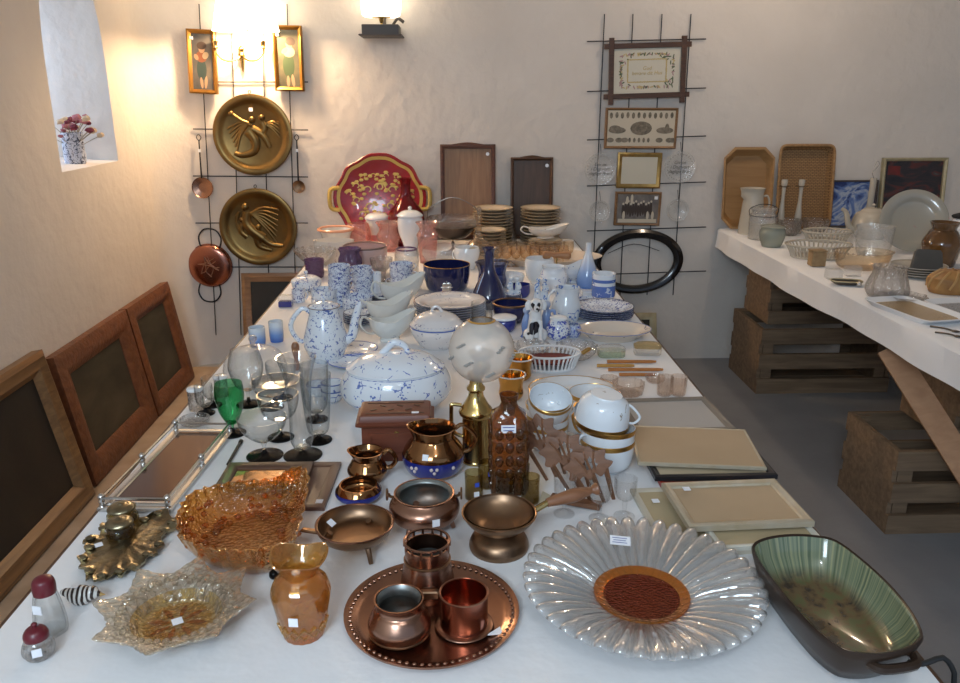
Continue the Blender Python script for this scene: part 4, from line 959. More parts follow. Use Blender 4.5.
thing('stir_stick', 'thin black stick lying behind the gallery tray', 'stick', a, [('stir_stick', g, BLACKGL)], rz=atan2(d.y, d.x) - pi / 2)

# ---- frames stacked flat at right
BEIGE = mat('beige_board', (.47, .34, .21), .7, c2=(.42, .30, .18), cscale=4); GREYB = mat('grey_card', (.42, .40, .38), .7); CRM = mat('cream_paint', (.56, .51, .41), .5)
PGB = mat('pale_gold_flat', (.46, .38, .26), .45, .3, bump=.3, bscale=120, bdist=.002, c2=(.52, .46, .36), cscale=30)
flatframe('picture_frame', 'grey frame with pale card lying flat, farthest of the right-hand frames', [(620, 402), (706, 400), (735, 432), (632, 436)], Z1, ffp(.018, .012), mat('grey_brown_frame', (.20, .17, .14), .5), GREYB)
flatframe('picture_frame', 'bright red flat frame, only its edge showing under the black frame', [(642, 436), (742, 436), (770, 486), (652, 489)], Z1, ffp(.016, .012), mat('red_frame', (.38, .035, .02), .4), MOUNT)
flatframe('picture_frame', 'black flat frame sandwiched between the beige frame and the red frame', [(638, 434), (744, 432), (770, 479), (645, 481)], Z1 + .013, ffp(.016, .012), mat('black_frame', (.012, .012, .015), .35), MOUNT)
flatframe('picture_frame', 'thin gilt frame with plain beige board on top of the middle stack', [(632, 429), (744, 431), (768, 472), (635, 464)], Z1 + .026, ffp(.008, .008), PGB, BEIGE, dz=.003)
flatframe('picture_frame', 'cream frame with greenish card, undermost of the nearest frame stack', [(628, 492), (735, 488), (790, 552), (668, 558)], Z1, ffp(.014, .010), CRM, mat('straw_card', (.44, .35, .21), .6), stick=(-.34, .26))
flatframe('picture_frame', 'white-edged frame lying nearest the green dish under an ornate frame', [(700, 520), (800, 516), (822, 545), (716, 553)], Z1 + .0105, ffp(.012, .010), mat('white_edge_paint', (.62, .60, .52), .5), mat('straw_card', (.44, .35, .21), .6))
flatframe('picture_frame', 'ornate pale gilt frame with beige board, topmost near the green dish', [(662, 487), (776, 484), (812, 526), (688, 533)], Z1 + .0215, ffp(.017, .014), PGB, BEIGE, stick=(-.33, .30))
# ================================================================ middle of the table
def ck(p): return p[-1]
# ---- shot glasses and carved rack, tumblers, decanter
SPARK = glass('sparkling_clear_glass', (.995, .995, .995), (.78, .80, .81), .03, 1.6)
for i, (x, yb, yt, rb, lab) in enumerate(((564, 519, 477, 10, 'clear footed liqueur glass, leftmost of three by the carved rack'), (599, 524, 481, 10, 'clear footed liqueur glass standing behind the pan handle, middle one'), (624, 522, 478, 11, 'clear footed liqueur glass nearest the flat frames'))):
    c = base(x, yb, rb, Z1); k = mpp(c); h = ht(c, yt); r = 11 * k
    bowl = G().shell([(.003, h * .42), (r * .6, h * .47), (r * .95, h * .62), (r * 1.0, h * .85), (r * 1.03, h)], .0022, 4, 40, mod=lambda t, q, z: (q * (1 + .03 * cos(9 * t)), z))
    st = solid([(r * .95, 0), (r * .9, .003), (r * .3, .007), (.004, h * .2), (.005, h * .33), (.003, h * .42)], 20)
    thing('liqueur_glass', lab, 'glass', c, [('bowl', bowl, SPARK), ('stem', st, SPARK)], group='footed liqueur glasses by the carved rack')
RACKW = wood('carved_brown_wood', (.15, .065, .032), (.22, .10, .05), 8, .5)
def rack():
    c = onz(572, 498, Z1); ps = []
    for i, (x, yb, yt, xs) in enumerate(((556, 474, 0, 0), (580, 488, 0, 0), (604, 500, 0, 0))):
        q = onz(x, yb + 8, Z1) - c; k = mpp(c); g = G(); h = .142 - .012 * i; w = .092
        # fretwork leaf panel: a lobed leafy head on four long tapering prongs
        head = [(-.62, .50), (-.95, .56), (-.82, .68), (-1.0, .80), (-.62, .86), (-.45, 1.0), (-.05, .93), (.25, 1.0), (.45, .88), (.85, .84), (.70, .70), (.95, .60), (.62, .52), (.30, .44), (.10, .54), (-.14, .43), (-.34, .54)]
        hp = cr([(w * .55 * a, 0, h * b) for a, b in head], 4, True); hp = [(p.x, p.z) for p in hp]
        inn = [(x * .30 + w * .05, (z - h * .70) * .42 + h * .70) for x, z in hp]
        yy = .0035
        g.rings([[(x, -yy, z) for x, z in hp], [(x, -yy - .001, z) for x, z in inn], [(x, yy, z) for x, z in inn], [(x, yy, z) for x, z in hp]], loop=True)
        for a0, a1 in ((-.66, -.42), (0., 0.), (.58, .40)):
            g.tube([(w * .55 * a0, 0, h * .54), (w * .55 * (a0 + a1) / 2, 0, h * .28), (w * .55 * a1, 0, 0)], lambda t: .0085 - .003 * t, 6, flat=.4)
        for a0 in (-.5, 0., .5): g.tube([(w * .2 * a0, -.002, h * .56), (w * .25 * a0, -.003, h * .72), (w * .45 * a0, -.002, h * .90)], .0034, 6, flat=.7)
        g.xf(Matrix.Translation((q.x, q.y, .012)) @ Matrix.Rotation(-.35, 4, 'X') @ Matrix.Rotation(-.38, 4, 'Y') @ Matrix.Rotation(-.3, 4, 'Z'))
        ps.append(('fretwork_panel', g, RACKW))
    b = G(); b.beam((-.045, -.01, .008), (.05, -.05, .008), .022, .010); ps.append(('base_bar', b, RACKW))
    f = G(); f.poly([(-.075, -.045), (-.06, .01), (-.045, -.01), (-.05, -.03)], .0, .012); ps.append(('foot', f, mat('pale_horn', (.5, .45, .33), .5)))
    return thing('letter_rack', 'carved brown wooden fretwork rack of three leafy panels behind the liqueur glasses', 'rack', c, ps)
rack()
for x, yb, yt, lab, sk in ((474, 502, 472, 'smoky tumbler with blue sticker and price, leftmost before the brown bottle', 1), (487, 490, 462, 'smoky tumbler half hidden by the square brown bottle, at its left', 2), (505, 502, 474, 'smoky tumbler straight in front of the square brown bottle', 0), (520, 494, 464, 'smoky tumbler with blue sticker at the right of the square brown bottle', 2), (530, 506, 476, 'smoky tumbler nearest the footed copper pan, right of the bottle', 0)):
    c = base(x, yb, 9, Z1); k = mpp(c); h = ht(c, yt) ; r = 9.3 * k
    ps = [('body', G().shell([(r * .9, 0), (r * .97, .004), (r * .97, h * .5), (r, h)], .002, 3, 32), SMOKE)]
    if sk: ps.append(sticker(r + .0006, h * .66, -pi / 2 + .3, .009, m=BLUEST))
    if sk == 1: ps.append(sticker(r + .0006, h * .3, -pi / 2 + .25, .011))
    thing('tumbler', lab, 'glass', c, ps, group='smoky tumblers around the square bottle')
c = base(508, 496, 18, Z1); k = mpp(c); h = ht(c, 414); w = 18 * k; hn = ht(c, 394)
g = G().super([(w * .98, w * .98, 0, 7), (w, w, .006, 7), (w, w, h * .93, 7), (w * .93, w * .93, h, 5), (w * .55, w * .55, h + (hn - h) * .35, 2), (w * .42, w * .42, h + (hn - h) * .6, 2), (w * .52, w * .52, hn, 2), (w * .42, w * .42, hn, 2), (w * .3, w * .3, h, 2)], 48, cap1=True)
kn = G()
for s in ((0, -1), (-1, 0), (1, 0)):
    for i in range(3):
        for j in range(5):
            u = (i - 1) * w * .55; z = h * (.12 + .175 * j); e = .0045
            p = (u, s[1] * w * .985, z) if s[0] == 0 else (s[0] * w * .985, u, z)
            kn.ball(p, (w * .24 if s[0] == 0 else e, e if s[0] == 0 else w * .24, h * .075), 10)
lb = G().box((-.003, -w * 1.0 - .001, h * .90), (.030, .0012, .017)); ln = G()
for i in range(2): ln.box((-.003, -w * 1.0 - .0018, h * .90 + .004 - .007 * i), (.024 - .003 * i, .0004, .0018))
gt = G().box((.002, -w * 1.0 - .005, h * .2), (.009, .002, .006))
thing('glass_bottle', 'square amber-brown bottle with embossed sides and a white paper label', 'bottle', c, [('bottle', g, BROWNG), ('embossing', kn, BROWNG), ('paper_label', lb, PAPER, [('handwriting', ln, INK)]), ('gold_tag', gt, GOLD)])
# ---- oil lamp
c = base(476, 467, 15, Z1); k = mpp(c)
Hs = lambda y: ht(c, y)
body = G().lathe([(.0004, 0)] + spr([(14 * k, 0), (14.5 * k, .004), (13.5 * k, .008)], 2) + [(13.5 * k, Hs(416)), (16.5 * k, Hs(413.5)), (17 * k, Hs(411)), (16 * k, Hs(408.5)), (13 * k, Hs(405)), (10 * k, Hs(400)), (7.5 * k, Hs(395)), (7 * k, Hs(391)), (9 * k, Hs(389)), (9 * k, Hs(387)), (6.5 * k, Hs(384)), (6 * k, Hs(379)), (8.5 * k, Hs(376)), (8 * k, Hs(372)), (.0004, Hs(372))], 40)
gx = 8 * k
col = G().lathe([(.0004, Hs(371)), (8 * k, Hs(371)), (9 * k, Hs(366)), (7 * k, Hs(360)), (12 * k, Hs(356)), (13 * k, Hs(352)), (.0004, Hs(352))], 24)
zc = Hs(345); rg = 31.5 * k; zc = Hs(350)
glb = G(); glb.lathe([(rg * sin(a), zc - rg * cos(a)) for a in [.32 + (2.75 - .32) * i / 26 for i in range(27)]], 40)
spg = G(); rs = random.Random(2)
for a, e in ((-2.3, .35), (-1.3, -.55), (-1.0, .25), (-2.0, -.15), (-.5, -.1), (-2.7, -.1), (.4, .2), (1.5, .1)):
    for q in (-1, 0, 1):
        a2, e2 = a + .09 * q, e + .06 * q
        P = Vector((cos(a2) * cos(e2), sin(a2) * cos(e2), sin(e2))) * (rg + .0006) + Vector((0, 0, zc)); spg.ball(P, (.006, .003, .003), 6)
rr_ = G().lathe([(rg * .40, zc + rg * .905), (rg * .43, zc + rg * .93), (rg * .36, zc + rg * .96)], 30)
cz0, cz1 = zc + rg * .5, Hs(302)
chim = G().shell([(9 * k, cz0), (10.5 * k, (cz0 + cz1) / 2), (10 * k, cz1)], .0018, 3, 28)
for q_ in (col, glb, spg, rr_, chim): q_.xf(Matrix.Translation((5.5 * k, 0, 0)))
hd = G(); hd.tube([(-14 * k, 0, Hs(405)), (-23 * k, 0, Hs(404)), (-24 * k, 0, Hs(407)), (-23 * k, 0, Hs(430)), (-13 * k, 0, Hs(436))], .0045, 8, k=3)
thing('oil_lamp', 'brass oil lamp with frosted sprigged globe and clear chimney', 'lamp', c, [('font', body, BRASS), ('burner', col, BRASS), ('globe', glb, FROST, [('sprigs', spg, mat('sprig_paint', (.30, .28, .25), .5)), ('amber_rim', rr_, mat('amber_rim_band', (.50, .26, .06), .2))]), ('chimney', chim, CLEAR), ('handle', hd, BRASS)])
# ---- lustre jugs
def jug_decor(p):
    S = spr(p, 6); h = p[-1][1]
    def rad(z): return min(S, key=lambda q: abs(q[1] - z) + (10 if q[1] > h * .8 else 0))[0]
    g = G()
    for a, z in ((-2.3, .34), (-2.2, .28), (-2.12, .36), (-1.62, .36), (-1.53, .28), (-1.45, .36), (-.9, .34)): r = rad(z * h) + .0005; g.ball((r * cos(a), r * sin(a), z * h), .0042, 8)
    return [sticker(rad(.60 * h) + .001, .60 * h, -pi / 2 - .25, .013, .5), ('painted_flowers', g, mat('enamel_pink_white', (.62, .52, .50), .3))]
def lustre(px, pyb, prof, zb, label, rb, extra=(), hang=0, lip=1, name='lustre_jug', cat='jug'):
    c, p = LT(px, pyb, prof, Z1); h = p[-1][1]; rr = p[-1][0]
    sp2 = lambda t, r, z: (r * (1 + lip * (.16 * max(0, (z / h - .8) / .2) * max(0, cos(t - pi)) ** 6)), z + lip * (.06 * h * max(0, (z / h - .8) / .2) * max(0, cos(t - pi)) ** 4))
    g = G().shell(p, .0035, 5, 44, sp2)
    band = G(); o = [(r + .0007, z) for r, z in spr(p, 6) if zb[0] * h <= z <= zb[1] * h]; band.lathe(o, 44)
    ps = [('body', g, LUSTRE), ('blue_band', band, COBALT)]
    if hang: ps.append(('handle', loop_handle(rr * .95, h * .93, max(q[0] for q in p) * .92, h * .42, rr * .62, .005, hang - .35, 1, .008), LUSTRE))
    return thing(name, label, cat, c, ps + (extra(p) if callable(extra) else list(extra)))
lustre(434, 482, [(21, None), (27, 475), (31, 463), (29.5, 452), (23, 441), (21, 436), (23, 427)], (.12, .46), 'larger copper-lustre jug with cobalt band and handle at right', 0, jug_decor, .5)
lustre(368, 486, [(15, None), (19, 478), (20, 472), (16, 463), (14, 459), (17, 451)], (.0, .02), 'small plain copper-lustre jug beside the wooden box', 0, (), .3)
lustre(359, 506, [(16, None), (22, 500), (23, 494), (21, 488), (19, 484)], (.16, .66), 'low copper-lustre sugar bowl with blue band in front of the small jug', 0, (), 0, 0, 'lustre_bowl', 'bowl')
# ---- wooden box
c, w, h, a = quad([(362, 448), (432, 442), (440, 462), (366, 470)], Z1)
hh = .112
c = onz(397, 453, Z1); w, d = 70 * mpp(c), .098; a = .02
bx = G().box((0, 0, hh * .39), (w * .92, d * .92, hh * .78), bev=.002); ld = G(); 
ld.super([(w * .53, d * .54, hh * .78, 14), (w * .54, d * .56, hh * .80, 30), (w * .54, d * .56, hh * .84, 30), (w * .50, d * .50, hh * .87, 30), (w * .49, d * .48, hh * .985, 30), (w * .475, d * .465, hh, 30)], 48, cap1=True)
cv = G()
for i in range(6): cv.box((-w * .3 + i * w * .12, (.3 if i % 2 else -.2) * d * .5, hh + .0005), (w * .09, .004, .002), rz=.5 * (-1) ** i)
for y in (-.32, .32): cv.box((0, y * d, hh + .0005), (w * .8, .002, .002))
pn = G().frame(w * .74, hh * .5, [(0, 0), (0, .003), (.006, .003), (.006, 0)]); pn.xf(Matrix.Translation((0, -d * .46, hh * .38)) @ Matrix.Rotation(pi / 2, 4, 'X'))
lk = G().lathe([(.0004, .002), (.006, .002), (.006, 0), (.0004, 0)], 16); lk.xf(Matrix.Translation((w * .02, -d * .46 - .0008, hh * .62)) @ Matrix.Rotation(pi / 2, 4, 'X'))
thing('wooden_box', 'small carved red-brown wooden box with brass keyhole', 'box', c, [('box', bx, REDWOOD), ('lid', ld, REDWOOD, [('carving', cv, DKWOOD), flat_sticker(w * .28, -d * .3, hh + .001, .008, w=.016)]), ('front_panel', pn, REDWOOD), ('keyhole_plate', lk, BRASS)], rz=a)
# ---- tureens
def tureen(px, pyb, rx, ry_k, prof, lidtop, china_, label, rz=0, knob='loop', handles=True, band=(.1, .16, .45)):
    c, p = LT(px, pyb, prof, Z1); h = p[-1][1]; r = p[-1][0]
    g = G().shell(p, .004, 5, 48, sy=ry_k)
    hl = lidtop(c)
    lp = [(r * 1.035, h + .001), (r * 1.03, h + .004), (r * .95, h + (hl - h) * .22), (r * .75, h + (hl - h) * .62), (r * .42, h + (hl - h) * .9), (r * .12, hl)]
    lid = G().lathe(spr(lp, 4) + [(.0004, hl)], 48, sy=ry_k)
    kb = G()
    if knob == 'loop': kb.tube([(-r * .30, 0, hl - .006), (-r * .15, 0, hl + .010), (-r * .02, 0, hl + .024), (r * .12, .0, hl + .020), (r * .22, 0, hl + .010), (r * .27, 0, hl - .006)], lambda t: .010 - .005 * abs(t - .4), 10)
    else: kb.tube([(-.016, 0, hl - .002), (-.010, 0, hl + .012), (.004, .0, hl + .015), (.014, 0, hl + .004), (.02, 0, hl - .003)], .0048, 8)
    ps = [('body', g, china_), ('lid', lid, china_, [('knob', kb, china_), ('painted_line', rim_ring(r * .985, h + (hl - h) * .12, .0016, 1, ry_k), mat('blue_line', band, .2))]), ('rim_line', rim_ring(r * 1.015, h - .005, .0022, 1, ry_k), mat('blue_line', band, .2))]
    if handles:
        for s in (-1, 1):
            q = G(); q.tube([(s * r * .96, -.028, h * .72), (s * (r * 1.06), -.018, h * .70), (s * (r * 1.10), 0, h * .69), (s * (r * 1.06), .018, h * .70), (s * r * .96, .028, h * .72)], .006, 8); ps.append(('handle', q, china_))
    return thing('tureen', label, 'tureen', c, ps, rz=rz)
tureen(397, 418, 54, .80, [(26, None), (40, 413), (53, 400), (55.5, 387), (52, 374), (47.5, 367)], lambda c: ht(c, 351), BLUE3, 'large oval blue-sprigged tureen with looped lid handle', .12)
tureen(437, 351, 25, .95, [(14, None), (19, 345), (25.5, 333), (26, 324)], lambda c: ht(c, 311), DARKSPRIG, 'smaller round tureen with dark sprigs on the lid left of lamp globe', 0, 'twig', False, (.05, .06, .12))
# ---- gold-rimmed cups
def cup_parts(r, h, m, rim=GOLD, hang=None, foot=True):
    p = [(r * .58, 0), (r * .62, h * .06), (r * .86, h * .22), (r * .97, h * .55), (r, h)]
    ps = [('cup', G().shell(p, .0022, 4, 36), m)]
    if rim == GOLD: ps.append(('rim_band', G().lathe([(r * .985, h * .86), (r * 1.006, h * .875), (r * 1.012, h), (r * .99, h + .0012), (r * .97, h - .002)], 36), rim))
    elif rim: ps.append(('rim_band', rim_ring(r * .995, h - .001, .0017), rim))
    if hang is not None: ps.append(('handle', loop_handle(r * .92, h * .82, r * .75, h * .25, r * .42, .0028, hang), m))
    return ps
k = mpp(onz(545, 415))
r = 19.5 * k; h = .062
c0 = base(546, 452, 12, Z1)
GW = china('gold_sprig_white', (.78, .82, .86), (.35, .30, .25), 42, .14, .02, .38)
c1 = thing('cup', 'gold-banded white cup at the bottom of the left cup stack', 'cup', c0, cup_parts(r, h, GW, hang=.6), group='gold-banded white cups')
c2 = dup(c1, c0 + Vector((0, .001, .024)), 'gold-banded white cup second from bottom of the left cup stack', .9)
c3_ = dup(c1, c0 + Vector((.001, .001, .048)), 'gold-banded white cup third up in the left cup stack', -.3)
c4_ = dup(c1, c0 + Vector((.0, .0, .078)), 'gold-banded white cup tilted forward on top of the left cup stack', rot=(.42, 0, .2))
c0 = base(606, 474, 13, Z1); r2 = 23 / 19.5
d1 = dup(c1, c0, 'gold-banded white cup at the bottom of the right cup stack', 2.6, s=r2)
d2 = dup(c1, c0 + Vector((-.002, .001, .024 * r2)), 'gold-banded white cup in the middle of the right cup stack', rot=(.04, -.04, 3.0), s=r2)
r_ = r * r2
q = thing('cup', 'gold-banded white cup turned upside down on top of the right cup stack', 'cup', c0 + Vector((-.012, .034, .072)), cup_parts(r_, h * r2, GW, hang=.6), group='gold-banded white cups')
q.rotation_euler = (pi + .10, .08, .5); q.location = c0 + Vector((-.006, .004, (.024 + .062 * 2) * r2 + .001))
c0 = base(592, 425, 14, Z1); k = mpp(c0); bowl = thing('slop_bowl', 'wide gold-rimmed white bowl between the two cup stacks', 'bowl', c0, cup_parts(24 * k, ht(c0, 392), WHITE))
c0 = onz(566, 432, Z1); lc = dup(c1, c0 + Vector((0, .01, .032)), 'gold-banded white cup lying tipped over behind the carved rack', rot=(1.25, 0, .9), s=.8)
def plate_parts(r, m, rim=None, h=.02, oval=1, line=None):
    g = G().lathe([(.001, .003), (r * .60, .003), (r * .66, .006), (r * .72, h * .6), (r * .98, h), (r, h - .001), (r * .98, h - .003), (r * .72, h * .4), (r * .60, 0), (.001, 0)], 48, sy=oval)
    ps = [('plate', g, m)]
    if rim: ps.append(('rim_band', rim_ring(r * .985, h - .0005, .0016, 1, oval), rim))
    return ps
c0 = onz(572, 394, Z1); k = mpp(c0); thing('dinner_plate', 'white plate with wide gold rim behind the gold-banded cups', 'plate', c0, plate_parts(44 * k, WHITE, GOLD, .02, .8))
q = onz(566, 403, Z1 + .004); g = G().box((0, 0, .0006), (.022, .03, .0012)); thing('paper_slip', 'small pale paper slip lying between the gold-banded cup stacks', 'paper', onz(563, 409, Z1), [('paper_slip', g, PAPER)])
# gold lustre mugs behind the bottle
for x, yb, yt, lab in ((519, 382, 357, 'shiny gold-lustre cup with white lip, farther of two behind the bottle'), (511, 402, 374, 'shiny gold-lustre cup with white lip, nearer of two behind the bottle')):
    c = base(x, yb, 10, Z1); k = mpp(c); h = ht(c, yt); r = 14.5 * k
    thing('lustre_cup', lab, 'cup', c, [('cup', G().shell([(r * .62, 0), (r * .85, h * .2), (r * .8, h * .55), (r * .98, h)], .0025, 4, 32), GOLDLUSTRE), ('white_lip', rim_ring(r * .96, h - .0005, .0022), WHITE)], group='gold-lustre cups')
# white openwork basket
def lattice(c, rx, ry, h, m, flare=1.25, n=34, base_=.006, sp=1.0, hand=None, t=.003, name='slats'):
    ps = []
    bt = G().lathe([(.001, base_), (rx / flare * .98, base_), (rx / flare, 0), (.001, 0)], 36, sy=ry / rx); ps.append(('base', bt, m))
    ps.append(('rim', rim_ring(rx, h, t * 1.3, 1, ry / rx), m)); ps.append(('base_rim', rim_ring(rx / flare, base_, t * 1.2, 1, ry / rx), m))
    s = G()
    for j in range(n):
        a = 2 * pi * j / n; x0, y0, x1, y1 = rx / flare * cos(a), ry / flare * sin(a), rx * cos(a), ry * sin(a)
        s.tube([(x0, y0, base_), ((x0 + x1) / 2 * .98, (y0 + y1) / 2 * .98, (base_ + h) / 2), (x1, y1, h)], t, 5, k=2)
    o = ob('x', s, m); me = o.data; bpy.data.objects.remove(o); ps.append((name, me, m))
    return ps
c = base(549, 376, 26, Z1); k = mpp(c); h = ht(c, 352); ps = lattice(c, 31 * k, 21 * k, h, WHITE, 1.2, 38)
for s in (-1, 1):
    q = G(); q.tube([(s * 31 * k, -.012, h), (s * 38 * k, -.008, h + .012), (s * 40 * k, 0, h + .006), (s * 34 * k, .01, h - .01)], .004, 7); ps.append(('handle', q, GOLD))
cl = G().super([(24 * k, 15 * k, h * .45, 2.2), (26 * k, 17 * k, h * .62, 2.2), (22 * k, 14 * k, h * .66, 2.2), (.002, .002, h * .68, 2.2)], 32)
thing('lattice_basket', 'white openwork porcelain basket with gilt handles', 'basket', c, ps)
thing('folded_cloth', 'dark red cloth lying inside the white openwork basket', 'cloth', c + Vector((0, 0, 0)), [('folded_cloth', cl, mat('dark_red_cloth', (.16, .03, .025), .9))])
# ---- black-footed glasses at left
def footed(px, pyb, fr, prof, label, m=CLEAR, fm=BLACKGL, stem=.28, flute=0, grp='black-footed glasses at the left table edge'):
    """prof: bowl rings (r px, py) from bowl bottom to rim"""
    c = base(px, pyb, fr, Z1); k = mpp(c); p = [(r * mpp(c, ht(c, y)), ht(c, y)) for r, y in prof]
    z0 = p[0][1]; R = fr * k
    ft = solid([(R, 0), (R, .003), (R * .75, .006), (R * .25, .010), (.005, .014), (.0042, min(.02, z0 * .5))], 28)
    st = solid([(.0045, min(.0185, z0 * .5)), (.0042, z0 * .7), (.007, z0 * .95), (p[0][0] * .8, z0 + .003)], 16)
    bw = G().shell([(max(p[0][0], .005), z0)] + p[1:], .0014, 5, 40, mod=(lambda t, r, z: (r * (1 + flute * cos(12 * t)), z)) if flute else None)
    return thing('stemmed_glass', label, 'glass', c, [('bowl', bw, m), ('stem', st, m), ('foot', ft, fm)], group=grp)
footed(265, 464, 18, [(4, 442), (14, 436), (22, 427), (24.5, 417)], 'black-footed wide coupe nearest the flat golden mirror frame')
footed(303, 464, 19, [(8, 447), (11.5, 438), (11, 415), (12.5, 390), (15, 372), (20, 357)], 'tall flared clear glass vase on black foot, nearest at right', flute=.02)
footed(319, 446, 13, [(7, 433), (11, 428), (13.5, 405), (16, 374)], 'tall black-footed tumbler behind the tall flared one')
footed(281, 443, 13, [(5, 420), (15, 414), (20, 402), (20.5, 394)], 'black-footed coupe right behind the nearest coupe')
footed(317, 424, 11, [(6, 412), (11, 405), (13, 390), (14.5, 364)], 'black-footed tumbler farthest right in the glass cluster')
footed(272, 412, 12, [(5, 396), (14, 392), (18, 384), (18, 375)], 'black-footed coupe in the third row of the glass cluster')
footed(283, 402, 10, [(4, 385), (12, 378), (15, 370), (15, 362)], 'black-footed coupe farthest back in the glass cluster')
footed(249, 409, 12, [(5, 390), (12, 384), (17, 370), (16.5, 360), (13.5, 349)], 'big balloon goblet on a black foot behind the green glass')
footed(213, 409, 9, [(4, 399), (8, 394), (9, 385), (9, 377)], 'small black-footed liqueur glass, right of the two at table edge')
footed(206, 417, 9, [(4, 406), (8, 402), (9, 393), (9, 385)], 'small black-footed liqueur glass, left of the two at table edge')
footed(233, 439, 13, [(5, 423), (11, 412), (14.5, 396), (13.5, 383)], 'green-bowled wine glass on a black foot', GREENG)
for (x, yb, yt, r, lab) in ((197, 412, 390, 7.5, 'small glass pot with white lid at the table edge'), (222, 398, 378, 6.5, 'second small glass pot with white lid, farther back at the edge')):
    c = base(x, yb, r, Z1); k = mpp(c); h = ht(c, yt); q = r * k
    thing('glass_pot', lab, 'jar', c, [('body', G().shell([(q, 0), (q * 1.03, .004), (q, h)], .002, 2, 24), CUT), ('lid', solid([(q * 1.08, h), (q * 1.08, h + .005), (q * .9, h + .008)], 24), WHITE)])
V(195, 428, [(10, None), (14, 424), (15, 418)], 'salt_dish', 'small round glass salt dish before the gallery tray', 'dish', CUT, t=.003)
V(201, 440, [(9, None), (13, 437), (14, 433)], 'salt_dish', 'oval dark-bottomed glass salt dish next to the gallery tray rail', 'dish', CLEAR, t=.003, sx=1.2)
# glass dome and blue cups behind
c = base(256, 386, 30, Z1); k = mpp(c); h = ht(c, 346); r = 31 * k
thing('glass_dome', 'clear glass cheese dome with knob near left edge behind the goblets', 'dome', c, [('dome', G().lathe(spr([(r, 0), (r * 1.0, h * .3), (r * .86, h * .7), (r * .5, h * .93), (.004, h)], 5), 40), HAZY), ('knob', solid([(.006, h - .002), (.005, h + .008), (.012, h + .02), (.010, h + .03), (.003, h + .034)], 18), CUT)])
BG1 = zgrad('blue_fading_glaze', [(0, (.03, .10, .42)), (.45, (.16, .30, .62)), (.9, (.62, .70, .78))], 0, .062)
for x, yb, yt, r, lab in ((277, 343, 321, 7, 'small blue-to-white shaded beaker, right of the pair left of coffee pot'), (258, 348, 327, 8, 'small blue-to-white shaded beaker, left of the pair at the edge')):
    V(x, yb, [(r * .9, None), (r, yb - 6), (r, (yb + yt) / 2 - 3), (r * 1.02, yt)], 'shaded_beaker', lab, 'beaker', BG1, t=.003, smooth=2)
c = onz(297, 360, Z1); g = solid([(.004, 0), (.008, .003), (.009, .02), (.006, .035), (.009, .05), (.012, .075), (.007, .088)], 18)
thing('pestle', 'dark brown turned wooden pestle upright left of the coffee pot', 'utensil', base(297, 372, 5, Z1), [('pestle', g, CORK)])
c = base(276, 392, 16, Z1); k = mpp(c); thing('shallow_bowl', 'shallow plated bowl reflecting gold light behind the tall glasses', 'bowl', c, [('shallow_bowl', G().shell([(10 * k, 0), (18 * k, .006), (24 * k, .018)], .002, 4, 36), SILVER)])
# ---- coffee pot
c, p = LT(327, 364, [(15, None), (17.5, 359), (21.5, 349), (21.5, 340), (18, 325), (15, 314), (15.5, 306)], Z1)
h = p[-1][1]; r = p[-1][0]; rm = max(q[0] for q in p)
lid = G().lathe([(r * .98, h)] + spr([(r * .9, h + .004), (r * .55, h + .012), (.006, h + .016), (.004, h + .02), (.010, h + .028), (.003, h + .036)], 3) + [(.0004, h + .036)], 28)
sp = G(); sp.tube([(rm * .85, 0, h * .36), (rm * 1.22, 0, h * .45), (rm * 1.40, 0, h * .75), (rm * 1.62, 0, h * 1.02), (rm * 1.72, 0, h * 1.06)], lambda t: .018 - .010 * t, 12)
thing('coffee_pot', 'tall blue-sprigged coffee pot with curved spout', 'coffee pot', c, [('body', G().shell(p, .004, 5, 40), BLUE), ('lid', lid, BLUE), ('spout', sp, BLUE), ('handle', loop_handle(r * .9, h * .90, rm * .92, h * .36, rm * .62, .0075, pi + .15, rise=.012), BLUE), ('rim_line', rim_ring(r + .0008, h, .0012), mat('brown_line', (.15, .08, .05), .3))])
# ---- sauce boats
def boat_parts(L, h, m):
    def md(t, r, z):
        f = max(0, z / h - .3) / .7; cx = cos(t)
        k = 1 + f * (.50 * max(0, cx) ** 4 + .12 * max(0, -cx) ** 3)
        return (r * k, z + f * f * (.34 * h * max(0, cx) ** 2 + .06 * h * max(0, -cx) ** 3 - .10 * h * abs(sin(t)) ** 2))
    r = L / 2
    p = [(r * .42, 0), (r * .44, h * .1), (r * .40, h * .16), (r * .62, h * .34), (r * .78, h * .62), (r * .80, h)]
    g = G().shell(p, .003, 4, 56, md, sy=.64)
    hd = G(); hd.tube([(-r * .84, 0, h * .95), (-r * 1.12, 0, h * 1.12), (-r * 1.25, 0, h * .8), (-r * 1.0, 0, h * .45), (-r * .66, 0, h * .36)], .004, 7)
    return [('boat', g, m), ('handle', hd, m)]
sb = None
IV = china('grey_sprig_china', (.70, .72, .70), (.12, .16, .32), 50, .13, .035, .4)
for x, yb, L, a, lab in ((390, 345, 46, .25, 'blue-sprigged sauce boat nearest the large tureen'), (387, 328, 46, .35, 'blue-sprigged sauce boat in the middle of three'), (400, 309, 46, .40, 'blue-sprigged sauce boat farthest back of the three')):
    c = base(x, yb, 15, Z1); k = mpp(c)
    if sb is None: sb = thing('sauce_boat', lab, 'sauce boat', c, boat_parts(L * k, .080, IV), rz=a, group='blue-sprigged sauce boats'); k0 = k
    else: dup(sb, c, lab, a, s=k / k0)
